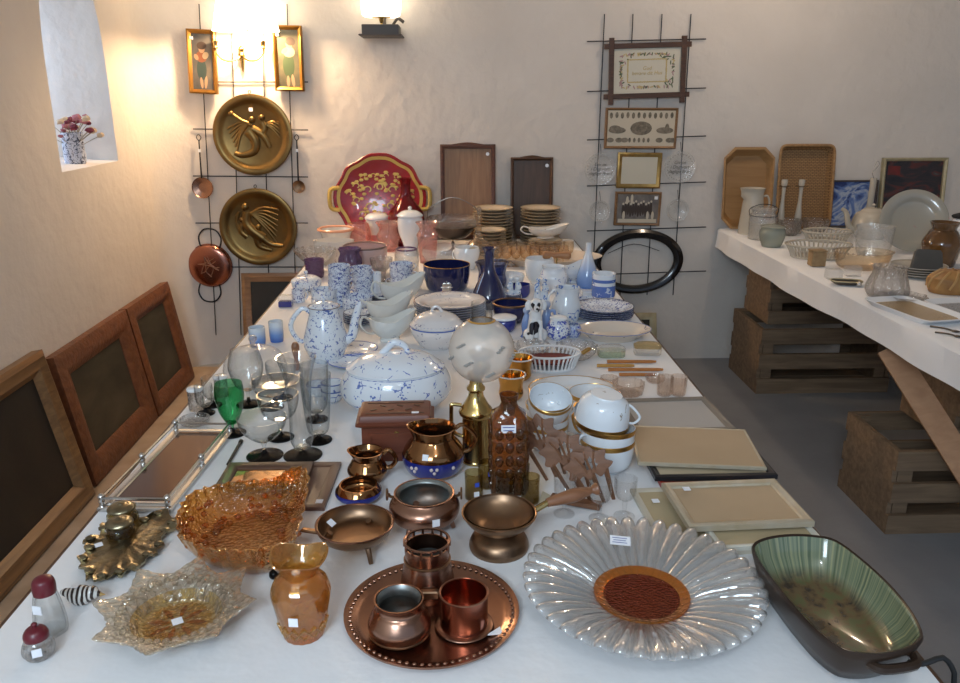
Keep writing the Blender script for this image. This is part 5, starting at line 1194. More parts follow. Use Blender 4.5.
# ---- plates
def stack(px, pyb, rpx, n, dz, m, name, cat, lab, grp, rim=None, oval=1, h=.018, z=Z1, wob=.0015, first=''):
    c = base(px, pyb, rpx * .62, z); k = mpp(c); r0 = None; rs = random.Random(n * 31 + int(px))
    ordn = ['bottom', 'second', 'third', 'fourth', 'fifth', 'sixth', 'seventh', 'eighth', 'ninth', 'tenth', 'eleventh', 'twelfth']
    for i in range(n):
        o = ('topmost' if i == n - 1 else ('undermost' if i == 0 else ordn[i] + ' from the bottom'))
        L = lab + ', ' + o + (' of the stack')
        pos = c + Vector((rs.uniform(-wob, wob), rs.uniform(-wob, wob), i * dz))
        if r0 is None: r0 = thing(name, L, cat, pos, plate_parts(rpx * k, m, rim, h, oval), group=grp)
        else: dup(r0, pos, L, rs.random() * 6 if oval == 1 else 0)
    return c, n * dz
NVY = mat('navy_line', (.04, .05, .12), .25)
stack(450, 326, 36, 8, .0085, DARKSPRIG, 'dinner_plate', 'plate', 'white dinner plate with dark rim by blue bowl', 'dinner plates behind the small tureen', NVY)
stack(604, 323, 29, 5, .008, BLUE2, 'blue_plate', 'plate', 'blue patterned plate by the oval platter', 'blue patterned plates', NVY)
stack(359, 326, 15, 5, .008, BLUE, 'saucer', 'saucer', 'blue-sprigged saucer beside coffee pot spout', 'saucers by the coffee pot', NVY, h=.012)
stack(378, 306, 14, 5, .008, BLUE2, 'saucer', 'saucer', 'blue saucer behind the sauce boats', 'saucers behind the sauce boats', NVY, h=.012)
c = onz(613, 338, Z1); k = mpp(c)
thing('oval_platter', 'big oval cream platter with blue rim and dark print', 'platter', c + Vector((0, 0, 0)), plate_parts(38 * k, china('printed_cream', (.68, .58, .48), (.16, .15, .2), 34, .2, .02, .36), mat('blue_rim', (.16, .20, .38), .3), .035, .74))
for i, (x, y, r, lab) in enumerate(((362, 365, 34, 'oval blue-sprigged dish under the left side of the large tureen'), (352, 352, 26, 'blue-sprigged plate behind the large tureen by coffee pot'))):
    c = onz(x, y, Z1 + (.0 if i == 0 else 0)); thing('oval_dish' if i == 0 else 'dessert_plate', lab, 'plate', c, plate_parts(r * mpp(c), BLUE3, mat('blue_line', (.1, .16, .45), .2), .014, .7 if i == 0 else .9))
k = mpp(onz(333, 390)); c0 = base(333, 404, 8, Z1)
m1 = thing('small_cup', 'small white sprigged cup left of large tureen, lower of two', 'cup', c0, cup_parts(10.5 * k, .034, BLUE3, MATS['blue_line']), group='small stacked cups by the large tureen'); dup(m1, c0 + Vector((0, .002, .020)), 'small white sprigged cup left of large tureen, upper of two', 1.0)
k0 = c0; dup(m1, base(318, 398, 8, Z1), 'small white sprigged cup standing beside the stacked pair', 2.0)
# ---- stacks of blue cups
def cupstack(px, pyb, rpx, n, dz, hh, m, lab, grp, lean=0, hang=0):
    c = base(px, pyb, rpx * .55, Z1); k = mpp(c); r0 = None; names = ['undermost', 'second', 'third', 'fourth', 'fifth', 'sixth']
    for i in range(n):
        L = lab + ', ' + ('topmost' if i == n - 1 else names[i] + ('' if i == 0 else ' from the bottom')) + ' of its stack'
        pos = c + Vector((lean * i, 0, i * dz))
        if r0 is None: r0 = thing('blue_cup', L, 'cup', pos, cup_parts(rpx * k, hh, m, None, hang), group=grp)
        else: dup(r0, pos, L, (hang or 0) + .5 * ((i * 7) % 3 - 1))
    return r0
cupstack(340, 309, 11, 5, .030, .048, BLUE2, 'blue patterned cup right of the purple tumbler', 'stacked blue cups', .001, pi)
cupstack(364, 302, 11, 4, .030, .048, BLUE2, 'blue patterned cup below the purple lobed vase', 'stacked blue cups', -.002, 0)
cupstack(358, 317, 15, 2, .026, .048, BLUE2, 'wide blue patterned bowl before the cup stacks', 'wide blue bowls', 0, None)
cupstack(402, 289, 12, 3, .030, .046, BLUE2, 'blue patterned cup below the purple-banded jar', 'stacked blue cups', 0, pi)
cupstack(325, 312, 13, 2, .034, .050, BLUE, 'blue sprigged bowl in front of the lidded dish', 'blue sprigged bowls', 0, None)
V(299, 303, [(6, None), (6.5, 299), (6.5, 289)], 'blue_mug', 'small straight blue patterned mug at left edge', 'mug', BLUE2, t=.003, smooth=1, extra=lambda p: [('handle', loop_handle(p[-1][0] * .95, p[-1][1] * .8, p[-1][0] * .95, p[-1][1] * .2, .012, .003, 0), BLUE2)])
c = base(286, 308, 7, Z1); k = mpp(c); w = 13 * k
thing('glass_box', 'small cobalt-bottomed glass box at the left table edge', 'box', c, [('base', G().box((0, 0, .011), (w, w * .7, .022), bev=.002), COBALT), ('lid', G().box((0, 0, .034), (w * 1.04, w * .74, .022), bev=.004), HAZY)])
def lidded(px, pyb, prof, label, m, name='lidded_bowl', cat='bowl', knob=True, extra=()):
    c, p = LT(px, pyb, prof, Z1); h = p[-1][1]; r = p[-1][0]
    lid = [('dome', 0)]
    lg = G().lathe([(r * 1.03, h)] + spr([(r * 1.0, h + r * .10), (r * .6, h + r * .34), (.004, h + r * .42)], 4) + [(.0004, h + r * .42)], 32)
    sub = [('knob', solid([(.004, h + r * .40), (.004, h + r * .48), (.009, h + r * .58), (.006, h + r * .7), (.002, h + r * .72)], 14), m)] if knob else []
    return thing(name, label, cat, c, [('body', G().shell(p, .003, 4, 36), m), ('lid', lg, m, sub)] + list(extra))
lidded(307, 292, [(10, None), (14, 288), (15, 281)], 'low lidded blue-sprigged dish near the purple tumbler', BLUE)
V(378, 302, [(4, None), (4.5, 296), (4, 284), (4.5, 272)], 'bud_vase', 'thin white bud vase between cup stack and sauce boats', 'vase', BLUE3, t=.002)
# ---- purple glass, footed bowl, pink things
V(315, 279, [(8, None), (9, 275), (9, 268), (10, 259)], 'purple_tumbler', 'purple pressed glass tumbler standing near the left edge', 'glass', PURPLE, t=.003, mod=lambda t, r, z: (r * (1 + .04 * cos(10 * t)), z))
V(351, 284, [(6, None), (7, 279), (10.5, 268), (11, 259), (9, 253), (11, 248)], 'purple_vase', 'purple lobed glass vase before the pink bowl', 'vase', PURPLE, t=.003, mod=lambda t, r, z: (r * (1 + .10 * cos(7 * t)), z), seg=64)
V(316, 273, [(8, None), (5, 266), (12, 261), (18, 254), (21, 249)], 'glass_compote', 'footed cut-glass bowl with lacy rim at left', 'bowl', CUT, t=.003, mod=lambda t, r, z: (r * (1 + .04 * cos(14 * t)), z), seg=84)
PINKM = mat('pink_glaze', (.62, .42, .38), .25, coat=.3)
V(366, 278, [(16, None), (19, 274), (21, 262), (22, 250), (21.5, 246)], 'pink_bowl', 'deep pink bowl with brown rim in the left back group', 'bowl', PINKM, t=.004, extra=lambda p: [('rim', rim_ring(p[-1][0], p[-1][1], .0045), mat('brown_rim', (.20, .13, .11), .35))])
V(382, 284, [(8, None), (4, 279), (5, 272), (10, 266), (11.5, 258)], 'glass_goblet', 'stubby clear goblet in front of the pink bowl', 'glass', CUT, t=.002)
c, p = LT(407, 276, [(11, None), (12, 270), (12, 255), (10, 249)], Z1)
thing('glass_jar', 'frosted glass jar with purple rim band', 'jar', c, [('body', G().shell(p, .003, 3, 28), HAZY), ('purple_band', rim_ring(p[-1][0], p[-1][1], .004), PURPLE)])
c = base(335, 267, 19, Z1); k = mpp(c)
thing('floral_dish', 'cream floral oval dish before the orange-rimmed dish', 'dish', c, [('floral_dish', G().shell([(15 * k, 0), (19 * k, .012), (20 * k, ht(c, 240))], .004, 3, 40, sy=.7), ROSE)])
c = base(337, 257, 16, Z1); k = mpp(c); h = ht(c, 229)
thing('raised_dish', 'orange-rimmed pale dish at the back left', 'dish', c, [('body', G().shell([(12 * k, 0), (14 * k, h * .7), (17 * k, h)], .004, 3, 40), ROSE), ('rim', rim_ring(17 * k, h, .007), mat('orange_rim', (.75, .36, .22), .25, coat=.4))])
V(359, 251, [(9, None), (12, 242), (12, 231), (10, 223)], 'pink_bowl', 'pink iridescent glass bowl below the red tray', 'bowl', PINKG, t=.003, mod=lambda t, r, z: (r * (1 + .05 * cos(9 * t)), z), seg=72)
c, p = LT(378, 246, [(11, None), (11, 236), (12, 226), (11, 219)], Z1)
thing('biscuit_jar', 'white biscuit jar with pink band before the red tray', 'jar', c, [('body', G().shell(p, .004, 3, 32), CREAM), ('pink_band', G().lathe([(p[1][0] + .001, p[1][1] * .5), (p[1][0] + .002, p[1][1] * 1.2)], 32), mat('rose_band', (.55, .2, .18), .3)), ('lid', solid([(p[-1][0] * 1.1, p[-1][1]), (p[-1][0] * 1.1, p[-1][1] + .012), (p[-1][0] * .7, p[-1][1] + .03), (.003, p[-1][1] + .034)], 28), WHITE)])
V(389, 252, [(8, None), (11, 240), (12, 236), (9, 229), (13, 222)], 'pink_vase', 'small flared pink glass vase left of white lidded urn', 'vase', PINKG, t=.003)
V(428, 264, [(8, None), (10, 241), (11, 235), (8, 229), (12, 222)], 'pink_vase', 'small flared pink glass vase right of white lidded urn', 'vase', PINKG, t=.003)
c, p = LT(411, 256, [(8, None), (7, 247), (12, 232), (12.5, 220), (10.5, 216)], Z1); h = p[-1][1]; r = p[-1][0]
thing('lidded_urn', 'white lidded urn in front of the cranberry decanter', 'urn', c, [('body', G().shell(p, .004, 4, 32), WHITE), ('lid', solid([(r * 1.25, h), (r * 1.2, h + .008), (r * .7, h + .026), (.008, h + .032), (.011, h + .042), (.003, h + .05)], 28), WHITE)])
V(407, 240, [(12, None), (17, 234), (18.5, 222), (17, 210), (10, 201), (5.5, 194), (5, 184), (7, 178)], 'cranberry_decanter', 'dark cranberry-red glass decanter before the red tray', 'decanter', CRANB, t=.004)
# ---- back row leaning on the wall
def redtray():
    x0, y0 = 331, 155; P0 = W(380, 190, .06); k = mpp(P0)
    zb = ZT + .001; top = W(380, 155, .03); H = (top.z - zb); Wd = 43 * k
    n = 80; sh = lambda t: 1 + .05 * cos(4 * t) + .03 * cos(8 * t)
    def ring(s, z, sc=1): return [(Wd * s * sh(2 * pi * j / n) * math.copysign(abs(cos(2 * pi * j / n)) ** .72, cos(2 * pi * j / n)), H / 2 * s * sh(2 * pi * j / n) * .97 * math.copysign(abs(sin(2 * pi * j / n)) ** .8, sin(2 * pi * j / n)), z) for j in range(n)]
    RL = mat('red_lacquer', (.28, .012, .02), .25, coat=.5); GL = mat('gold_painting', (.55, .38, .10), .4, .3)
    g = G().rings([ring(.02, .004), ring(.8, .004), ring(.86, .012), ring(.98, .02), ring(1.0, .017), ring(.88, .004), ring(.8, -.002), ring(.02, -.002)])
    bd = G(); bd.rings([ring(.855, .0125), ring(.925, .0175)]); 
    o = G(); rs = random.Random(8)
    def scroll(cx, cy, s, fl):
        P = []
        for i in range(10):
            t = i / 9 * 4.4; r = s * (1 - .17 * t); P.append((cx + fl * r * cos(t), cy + r * sin(t), .0055))
        o.tube(P, s * .13, 5, k=2, flat=.5)
    for cx, cy, s in ((.0, .08, .07), (.12, .06, .06), (.24, .09, .05), (.24, -.02, .05), (.10, -.07, .06), (.0, -.16, .06), (.18, -.13, .05), (.06, .17, .04), (.32, .03, .04), (.17, .16, .035)):
        for f in (-1, 1):
            scroll(f * cx * Wd * 2.2, cy * H * 1.5, s * Wd * 1.9, f)
            for q in range(4): a = rs.random() * 6; o.ball((f * cx * Wd * 2.2 + s * Wd * 2.2 * cos(a), cy * H * 1.5 + s * Wd * 2.2 * sin(a), .005), (.013, .009, .002), 6)
    hs = []
    for s in (-1, 1):
        h = G(); h.tube([(s * Wd * .93, H * .12, .018), (s * Wd * 1.12, H * .10, .024), (s * Wd * 1.16, 0, .026), (s * Wd * 1.12, -H * .12, .024), (s * Wd * .93, -H * .14, .018)], .012, 8); hs.append(('handle', h, GL))
    a = .13
    r = thing('painted_tray', 'large red lacquer tray with gold scrollwork leaning on back wall', 'tray', (P0.x, DW - .035 - H / 2 * sin(a), zb + H / 2 * cos(a) + .004), [('tray', g, RL), ('gold_border', bd, GL), ('gold_scrollwork', o, GL)] + hs)
    r.rotation_euler = (pi / 2 - a, 0, 0)
redtray()
def leantray(c4, label, fprof, fm, am, name='wooden_tray', ears=False, z=ZT, cat='tray', stick=True):
    xs = [W(x, y, .04) for x, y in c4]; x0, x1 = xs[0].x, xs[1].x; H = xs[0].z - z; w = x1 - x0; a = .10
    g = G().frame(w, H, fprof); ins = max(p[0] for p in fprof); m = G().box((0, 0, .003), (w - 2 * ins + .004, H - 2 * ins + .004, .005)); ps = [('rim', g, fm), ('panel', m, am)]
    if ears:
        e = G(); e.tube([(-w * .28, H / 2 - .006, .012), (0, H / 2 + .004, .016), (w * .28, H / 2 - .006, .012)], .007, 8); ps.append(('handle_bar', e, fm))
    if stick: ps.append(('price_sticker', G().lathe([(.0004, .001), (.010, .001), (.010, 0), (.0004, 0)], 14, off=(w * .36, H * .40, .0065)), PAPER))
    r = thing(name, label, cat, ((x0 + x1) / 2, DW - .012 - H / 2 * sin(a), z + .0015 + H / 2 * cos(a) + .002), ps); r.rotation_euler = (pi / 2 - a, 0, 0); return r
leantray([(440, 145), (495.5, 145)], 'taller brown wooden tray with dark rim leaning on the wall', [(0, -.006), (0, .022), (.01, .026), (.022, .02), (.024, -.006)], wood('tray_rim_wood', (.075, .028, .016), (.12, .045, .028), 5), OAK, ears=True)
leantray([(511, 158), (553.5, 158)], 'shorter dark wooden tray leaning on the wall behind cream plates', [(0, -.006), (0, .02), (.008, .024), (.016, .016), (.018, -.006)], DKWOOD, wood('dark_oak', (.055, .028, .015), (.09, .048, .026), 5, axis=(12, 1, 12)), ears=True)
# ---- metal-footed glass bowl, cream plates
c = base(453, 255, 10, Z1); k = mpp(c); h = ht(c, 217); hb = ht(c, 236)
g = G().shell([(.008, hb * .98), (12 * k, hb * 1.02), (20 * k, hb + (h - hb) * .35), (25 * k, hb + (h - hb) * .75), (25 * k, h)], .003, 4, 64, mod=lambda t, r, z: (r * (1 + .03 * cos(12 * t)), z))
st = solid([(12 * k, 0), (12 * k, .004), (6 * k, .012), (.006, .03), (.009, hb * .6), (.006, hb * .8), (14 * k, hb * .97), (20.5 * k, hb + (h - hb) * .33), (23.5 * k, hb + (h - hb) * .55), (23.4 * k, hb + (h - hb) * .56)], 32, sy=1)
hn = G(); hn.tube([(-25 * k, 0, h), (-22 * k, 0, h + .05), (0, 0, h + .10), (22 * k, 0, h + .05), (25 * k, 0, h)], .0022, 6)
thing('fruit_bowl', 'glass fruit bowl on a dark silver stand with thin bail handle', 'bowl', c, [('bowl', g, CUT), ('stand', st, mat('tarnished_silver', (.20, .16, .13), .3, 1)), ('bail_handle', hn, MATS['tarnished_silver'])])
CP = mat('cream_plate', (.62, .50, .36), .25, coat=.4); CE = mat('olive_edge', (.24, .19, .11), .3)
stack(493, 243, 20, 12, .0165, CP, 'cream_plate', 'plate', 'olive-edged cream plate in the back left pile', 'olive-edged cream plates', CE, h=.020)
stack(490, 257, 16, 8, .0165, CP, 'cream_plate', 'plate', 'smaller olive-edged cream plate in front pile', 'olive-edged cream plates', CE, h=.018)
stack(540, 245, 20, 12, .0165, CP, 'cream_plate', 'plate', 'olive-edged cream plate in the right-hand pile', 'olive-edged cream plates', CE, h=.020)
stack(545, 258, 17, 5, .0165, CP, 'cream_plate', 'plate', 'small cream plate under the cream sauce boat', 'olive-edged cream plates', CE, h=.018)
c = base(545, 256, 9, Z1) + Vector((0, 0, .0165 * 4 + .019)); k = mpp(c); gb = thing('cream_sauce_boat', 'cream sauce boat with rosy sprigs before right plate pile', 'sauce boat', c, boat_parts(40 * k, .055, ROSE), rz=.1)
c = onz(528, 256, Z1); k = mpp(c); thing('cream_platter', 'long cream platter under the straw-tinted glasses', 'platter', c, plate_parts(40 * k, CP, CE, .012, .36))
n = 0; RWS = [('back row', 236, 6.0), ('front row', 241, 6.5)]
sg = None
for j, (rw, yb, rp) in enumerate(((1, 262, 5.5), (2, 267, 6))):
    for i in range(9 if j == 0 else 8):
        x = 493 + 9.4 * i + 4 * j; c = base(x, yb, 4, Z1); c.z = Z1
        k = mpp(c)
        if sg is None:
            hh = 20 * k; bw = G().shell([(.003, hh * .35), (rp * k * .7, hh * .45), (rp * k * .95, hh * .7), (rp * k * .9, hh)], .0015, 4, 20); st = solid([(rp * k * .75, 0), (.004, .004), (.003, hh * .35)], 14)
            sg = thing('sherry_glass', 'x', 'glass', c, [('bowl', bw, SHERRY), ('stem', st, SHERRY)], group='straw-tinted little glasses in two rows'); o = sg
        else: o = dup(sg, c)
        o['label'] = 'small straw-tinted stemmed glass in the close rows before the cream plates'
V(479, 266, [(9, None), (13, 255), (12, 246), (3.5, 236), (3, 226), (4, 214)], 'glass_decanter', 'long-necked clear decanter with greenish tint before the cream plates', 'decanter', SHERRY, t=.002, extra=lambda p: [('stopper', solid([(.004, p[-1][1] - .002), (.006, p[-1][1] + .008), (.013, p[-1][1] + .022), (.006, p[-1][1] + .034), (.001, p[-1][1] + .036)], 14), CUT)])
V(511, 236, [(5, None), (6, 231), (3, 224), (2.5, 219)], 'glass_cruet', 'small cut-glass cruet with round stopper between plate piles', 'cruet', CUT, t=.002, extra=lambda p: [('stopper', G().ball((0, 0, p[-1][1] + .016), .017, 12), CUT)])
c = onz(550, 264, Z1); k = mpp(c); thing('serving_platter', 'big oval cream platter behind the blue and white figurines', 'platter', c, [('serving_platter', G().shell([(36 * k, 0), (40 * k, .015), (52 * k, .042)], .004, 4, 48, sy=.62), mat('warm_white_china', (.70, .60, .50), .2, coat=.4))])
# ---- blue glass and bowls in the centre
c, p = LT(447, 294, [(15, None), (20, 290), (23, 277), (23.5, 264)], Z1)
star = G()
for i in range(8):
    a = pi / 4 * i; star.ball((.012 * cos(a), 0, .012 * sin(a)), (.011 * abs(cos(a)) + .003, .001, .011 * abs(sin(a)) + .003), 8)
star.xf(Matrix.Translation((0, -p[2][0] - .0005, p[-1][1] * .32)))
thing('blue_bowl', 'deep dark blue glass bowl with gold rim and silvery star', 'bowl', c, [('body', G().shell(p, .004, 4, 40), NAVY), ('gold_rim', rim_ring(p[-1][0] - .001, p[-1][1], .0016), GOLD), ('star', star, SILVER)])
V(444, 266, [(13, None), (19, 261), (22, 253), (21.5, 247)], 'glass_bowl', 'clear shallow glass bowl behind the dark blue bowl', 'bowl', HAZY, t=.003)
V(467, 270, [(8, None), (12, 258), (13, 252), (12, 247)], 'white_jug', 'small white jug behind the tall blue bottle', 'jug', WHITE, t=.003, extra=lambda p: [('handle', loop_handle(p[-1][0] * .95, p[-1][1] * .85, p[1][0] * .9, p[-1][1] * .3, .014, .003, pi), WHITE)])
BLG = glass('blue_tinted_glass', (.45, .52, .75), (.08, .10, .28), .05, 1.4)
V(492, 292, [(11, None), (14, 283), (13, 274), (15, 266), (17, 262)], 'blue_glass_vase', 'translucent blue glass vase behind the tall blue bottle', 'vase', BLG, t=.003, mod=lambda t, r, z: (r * (1 + .04 * cos(8 * t)), z))
V(489, 310, [(15, None), (17, 305), (17, 298), (12, 285), (6.5, 273), (5, 262), (5, 252), (7.5, 247.5)], 'blue_bottle', 'tall dark blue glass bottle with flanged mouth', 'bottle', NAVY, t=.003, smooth=5)
c, p = LT(511, 324, [(13, None), (16, 320), (18, 311), (18, 303)], Z1)
thing('blue_bowl', 'dark blue bowl with broad brass rim right of the lamp chimney', 'bowl', c, [('body', G().shell(p, .003, 4, 36), NAVY), ('brass_rim', rim_ring(p[-1][0], p[-1][1], .004), BRONZE)])
V(504, 333, [(9, None), (12, 328), (12.5, 322), (11, 318)], 'covered_pot', 'small blue pot with flat white lid above the lamp globe', 'pot', COBALT, t=.003, extra=lambda p: [('lid', solid([(p[-1][0] * 1.15, p[-1][1]), (p[-1][0] * 1.12, p[-1][1] + .006), (p[-1][0] * .6, p[-1][1] + .011), (.001, p[-1][1] + .012)], 28), WHITE)])
V(521, 298, [(7, None), (9, 294), (9, 288), (9, 284)], 'cobalt_salt', 'small cobalt blue pot in front of a white pair figurine', 'pot', COBALT, t=.003)
def fig(px, pyb, htop, build, mats, label, name='figurine', vox=.003):
    c = base(px, pyb, 5, Z1); h = ht(c, htop); g = G(); build(g, h)
    return thing(name, label, 'figurine', c, [(name, remesh(g, vox, mats), None)])
def f_pair(g, h):
    g.ball((0, 0, h * .06), (h * .32, h * .22, h * .08))
    for s in (-1, 1):
        g.lathe([(.0004, 0)] + spr([(h * .20, .0), (h * .15, h * .3), (h * .10, h * .55), (h * .12, h * .68), (h * .05, h * .78)], 3) + [(.0004, h * .8)], 14, off=(s * h * .15, 0, 0)); g.ball((s * h * .13, -.004, h * .88), h * .10)
        g.tube([(s * h * .25, 0, h * .66), (s * h * .28, -h * .1, h * .5), (s * h * .1, -h * .16, h * .45)], h * .04, 7)
fig(514, 300, 276, f_pair, china('pale_blue_figure', (.70, .76, .82), (.25, .38, .65), 30, .35, .05, .5), 'pale blue and white porcelain couple figurine behind the blue pot')
fig(541, 302, 277, f_pair, china('blue_dress_figure', (.66, .72, .80), (.10, .22, .55), 26, .42, .05, .55), 'porcelain couple figurine in blue dress left of the painted jug')
def f_dog(g, h):
    g.tube([(0, .01, h * .1), (0, .008, h * .3), (0, 0, h * .55), (0, -.006, h * .72)], lambda t: h * (.20 - .08 * t), 12)
    g.ball((0, -.010, h * .84), (h * .15, h * .16, h * .15)); g.ball((0, -.010 - h * .16, h * .79), (h * .075, h * .10, h * .07))
    for s in (-1, 1):
        g.tube([(s * h * .09, -h * .12, h * .5), (s * h * .10, -h * .17, h * .25), (s * h * .10, -h * .19, .004)], h * .055, 8); g.ball((s * h * .16, .0, h * .14), (h * .12, h * .18, h * .14)); g.ball((s * h * .12, -h * .22, .008), (h * .06, h * .09, .008))
        g.tube([(s * h * .12, 0, h * .92), (s * h * .19, -.004, h * .84), (s * h * .17, -.006, h * .72)], lambda t: h * .055, 7)
    g.tube([(0, h * .18, h * .1), (h * .15, h * .26, h * .06), (h * .28, h * .2, h * .05)], h * .04, 7)
c = base(535, 343, 7, Z1); h = ht(c, 297); g = G(); f_dog(g, h)
eyes = []
for s in (-1, 1):
    e = G(); e.ball((s * h * .06, -.010 - h * .135, h * .875), h * .022, 8); eyes.append(('eye', e, BLACKGL))
nz_ = G(); nz_.ball((0, -.010 - h * .25, h * .81), h * .028, 8)
thing('dog_figurine', 'black and white spotted porcelain dog sitting upright', 'figurine', c, [('body', remesh(g, .0025, ramp('spotted_dog', [(.0, (.02, .02, .03)), (.385, (.02, .02, .03)), (.40, (.74, .75, .76)), (1, (.74, .75, .76))], 22, rough=.15, detail=1, coat=.4)), None), ('nose', nz_, BLACKGL)] + eyes)
for x, yb, yt, lab in ((526, 338, 306, 'small blue fish-shaped porcelain figurine left of the spotted dog'), (546, 335, 300, 'slim blue porcelain figurine right behind the spotted dog')):
    fig(x, yb, yt, lambda g, h: (g.lathe([(.0004, 0)] + spr([(h * .2, 0), (h * .12, h * .1), (h * .16, h * .35), (h * .12, h * .6), (h * .06, h * .75)], 3) + [(.0004, h * .78)], 14), g.ball((0, 0, h * .86), h * .12), g.tube([(0, 0, h * .6), (h * .2, 0, h * .7), (h * .26, 0, h * .5)], h * .05, 7)), zgrad('blue_figure_glaze', [(0, (.08, .16, .45)), (.5, (.22, .34, .62)), (1, (.6, .66, .74))], 0, h), lab)
# ---- jugs, ginger jar, blue bottle, platter neighbours
BJ = china('blue_spray_white', (.68, .73, .78), (.10, .20, .52), 20, .30, .02, .5)
V(566, 323, [(12, None), (14, 317), (14.5, 307), (11, 294), (11.5, 287)], 'white_jug', 'white jug with blue flower spray behind the ginger jar', 'jug', BJ, t=.003, extra=lambda p: [('handle', loop_handle(p[-1][0] * .95, p[-1][1] * .9, p[1][0] * .95, p[-1][1] * .35, .018, .004, pi), WHITE)], mod=lambda t, r, z: (r * (1 + (.16 * max(0, cos(t)) ** 6 if z > .09 else 0)), z))
V(553, 292, [(9, None), (13, 286), (14, 277), (11, 270), (12, 266)], 'white_pot', 'round white pot with relief behind the white jug', 'pot', BLUE3, t=.003)
c = base(571, 285, 12, Z1); k = mpp(c); thing('shell_dish', 'white shell-shaped boat dish with blue edge left of blue bottle', 'dish', c, boat_parts(40 * k, .075, BLUE3), rz=.45)
V(539, 285, [(8, None), (13, 277), (15, 266), (14, 258)], 'white_bowl', 'plain white deep bowl under the corkscrew handle', 'bowl', WHITE, t=.003)
V(510, 288, [(9, None), (12, 284), (14, 278), (14, 274)], 'white_bowl', 'ribbed white bowl right behind the tall blue bottle', 'bowl', WHITE, t=.003, mod=lambda t, r, z: (r * (1 + .02 * cos(20 * t)), z), seg=80)
stack(512, 302, 9, 4, .007, BLUE2, 'saucer', 'saucer', 'tiny blue saucer beside the tall blue bottle', 'tiny saucers by the blue bottle', NVY, h=.008)
c = base(556, 282, 4, Z1); k = mpp(c); h = ht(c, 257)
hd = solid([(.011, -.062), (.018, -.050), (.013, -.01), (.0135, .01), (.018, .050), (.011, .062)], 16); hd.xf(Matrix.Translation((0, 0, h + .008)) @ Matrix.Rotation(pi / 2, 4, 'Y') @ Matrix.Rotation(.1, 4, 'X'))
stm = G(); stm.tube([(0, 0, h + .006), (0, 0, h * .45)], .004, 8, k=1); wm = G(); wm.tube([(.006 * cos(i * 1.2), .006 * sin(i * 1.2), h * .5 - i * h * .024) for i in range(20)], .0018, 6, k=2)
thing('corkscrew', 'corkscrew with a turned wooden handle standing among white china', 'corkscrew', c, [('handle', hd, wood('light_turned_wood', (.34, .15, .06), (.45, .22, .10), 8, .4)), ('shaft', stm, BRASS), ('screw', wm, BRASS)])
c, p = LT(587, 289, [(10, None), (11, 284), (10, 275), (6, 262), (3.2, 252), (3, 243)], Z1)
thing('shaded_bottle', 'slim white-to-blue shaded porcelain bottle vase at right', 'vase', c, [('shaded_bottle', G().shell(p, .003, 5, 32), zgrad('white_to_blue', [(0, (.12, .24, .58)), (.35, (.28, .42, .72)), (.7, (.70, .72, .76))], 0, p[-1][1]))])
c = base(603, 301, 11, Z1); k = mpp(c); h = ht(c, 273); r = 11.5 * k
bb = G(); 
ps = [('body', G().shell([(r * .8, 0), (r * .95, h * .08), (r, h * .4), (r * 1.02, h)], .004, 2, 36), BLUE3)]
for z0, z1 in ((.12, .55), (.68, .80)):
    ps.append(('blue_band', G().lathe([(r * 1.012, h * z0), (r * 1.022, h * (z0 + z1) / 2), (r * 1.028, h * z1)], 36), china('blue_band_pattern', (.10, .18, .5), (.55, .62, .75), 30, .25, .05, .5)))
thing('jam_pot', 'white pot with blue painted bands behind the blue plate stack', 'pot', c + Vector((0, 0, .0)), ps)
c, p = LT(558, 341, [(8, None), (11, 337), (12, 329), (9, 321), (7, 319)], Z1); h = p[-1][1]
thing('ginger_jar', 'small round blue and white ginger jar with cap', 'jar', c, [('body', G().shell(p, .003, 4, 32), china('ginger_blue', (.70, .74, .80), (.03, .06, .42), 48, .5, .12, .75)), ('lid', solid([(p[-1][0] * 1.25, h), (p[-1][0] * 1.2, h + .008), (p[-1][0] * .5, h + .013), (.001, h + .014)], 24), WHITE)])
V(573, 338, [(6, None), (8, 334), (8, 328), (6, 324)], 'blue_vase', 'little blue and white pot right of the ginger jar', 'pot', china('ginger_blue2', (.45, .52, .66), (.03, .06, .42), 60, .5, .1, .8), t=.003)
g = G().box((0, 0, .012), (.05, .035, .024), bev=.003); thing('porcelain_box', 'small flat white porcelain box before the shaded blue bottle', 'box', onz(588, 297, Z1), [('porcelain_box', g, WHITE)])
V(586, 305, [(9, None), (12, 302), (13, 299)], 'blue_saucer_dish', 'small dark patterned dish between blue bottle and plate stack', 'dish', BLUE2, t=.002)
# ---- cut glass around the openwork basket
for x, yb, yt, r, lab in ((531, 362, 345, 20, 'cut-glass bowl left behind the openwork basket'), (576, 361, 345, 21, 'cut-glass bowl right behind the openwork basket')):
    V(x, yb, [(r * .6, None), (r * .9, yb - 8), (r, yt)], 'cut_glass_bowl', lab, 'bowl', CUT, t=.004, mod=lambda t, q, z: (q * (1 + .04 * cos(12 * t)), z), seg=72)
def gbox(px, py, wpx, hm, dm, label, m, lidm, name='glass_box', rz=0):
    c = onz(px, py, Z1); w = wpx * mpp(c)
    return thing(name, label, 'box', c, [('base', G().super([(w * .46, dm * .46, 0, 5), (w * .5, dm * .5, .004, 5), (w * .5, dm * .5, hm * .6, 5), (w * .44, dm * .44, hm * .6, 5), (w * .42, dm * .42, .006, 5)], 40, cap1=True), m), ('lid', G().super([(w * .5, dm * .5, hm * .62, 5), (w * .5, dm * .5, hm * .8, 5), (w * .36, dm * .36, hm, 4), (w * .1, dm * .1, hm * 1.02, 3)], 40, cap1=True), lidm)], rz=rz)
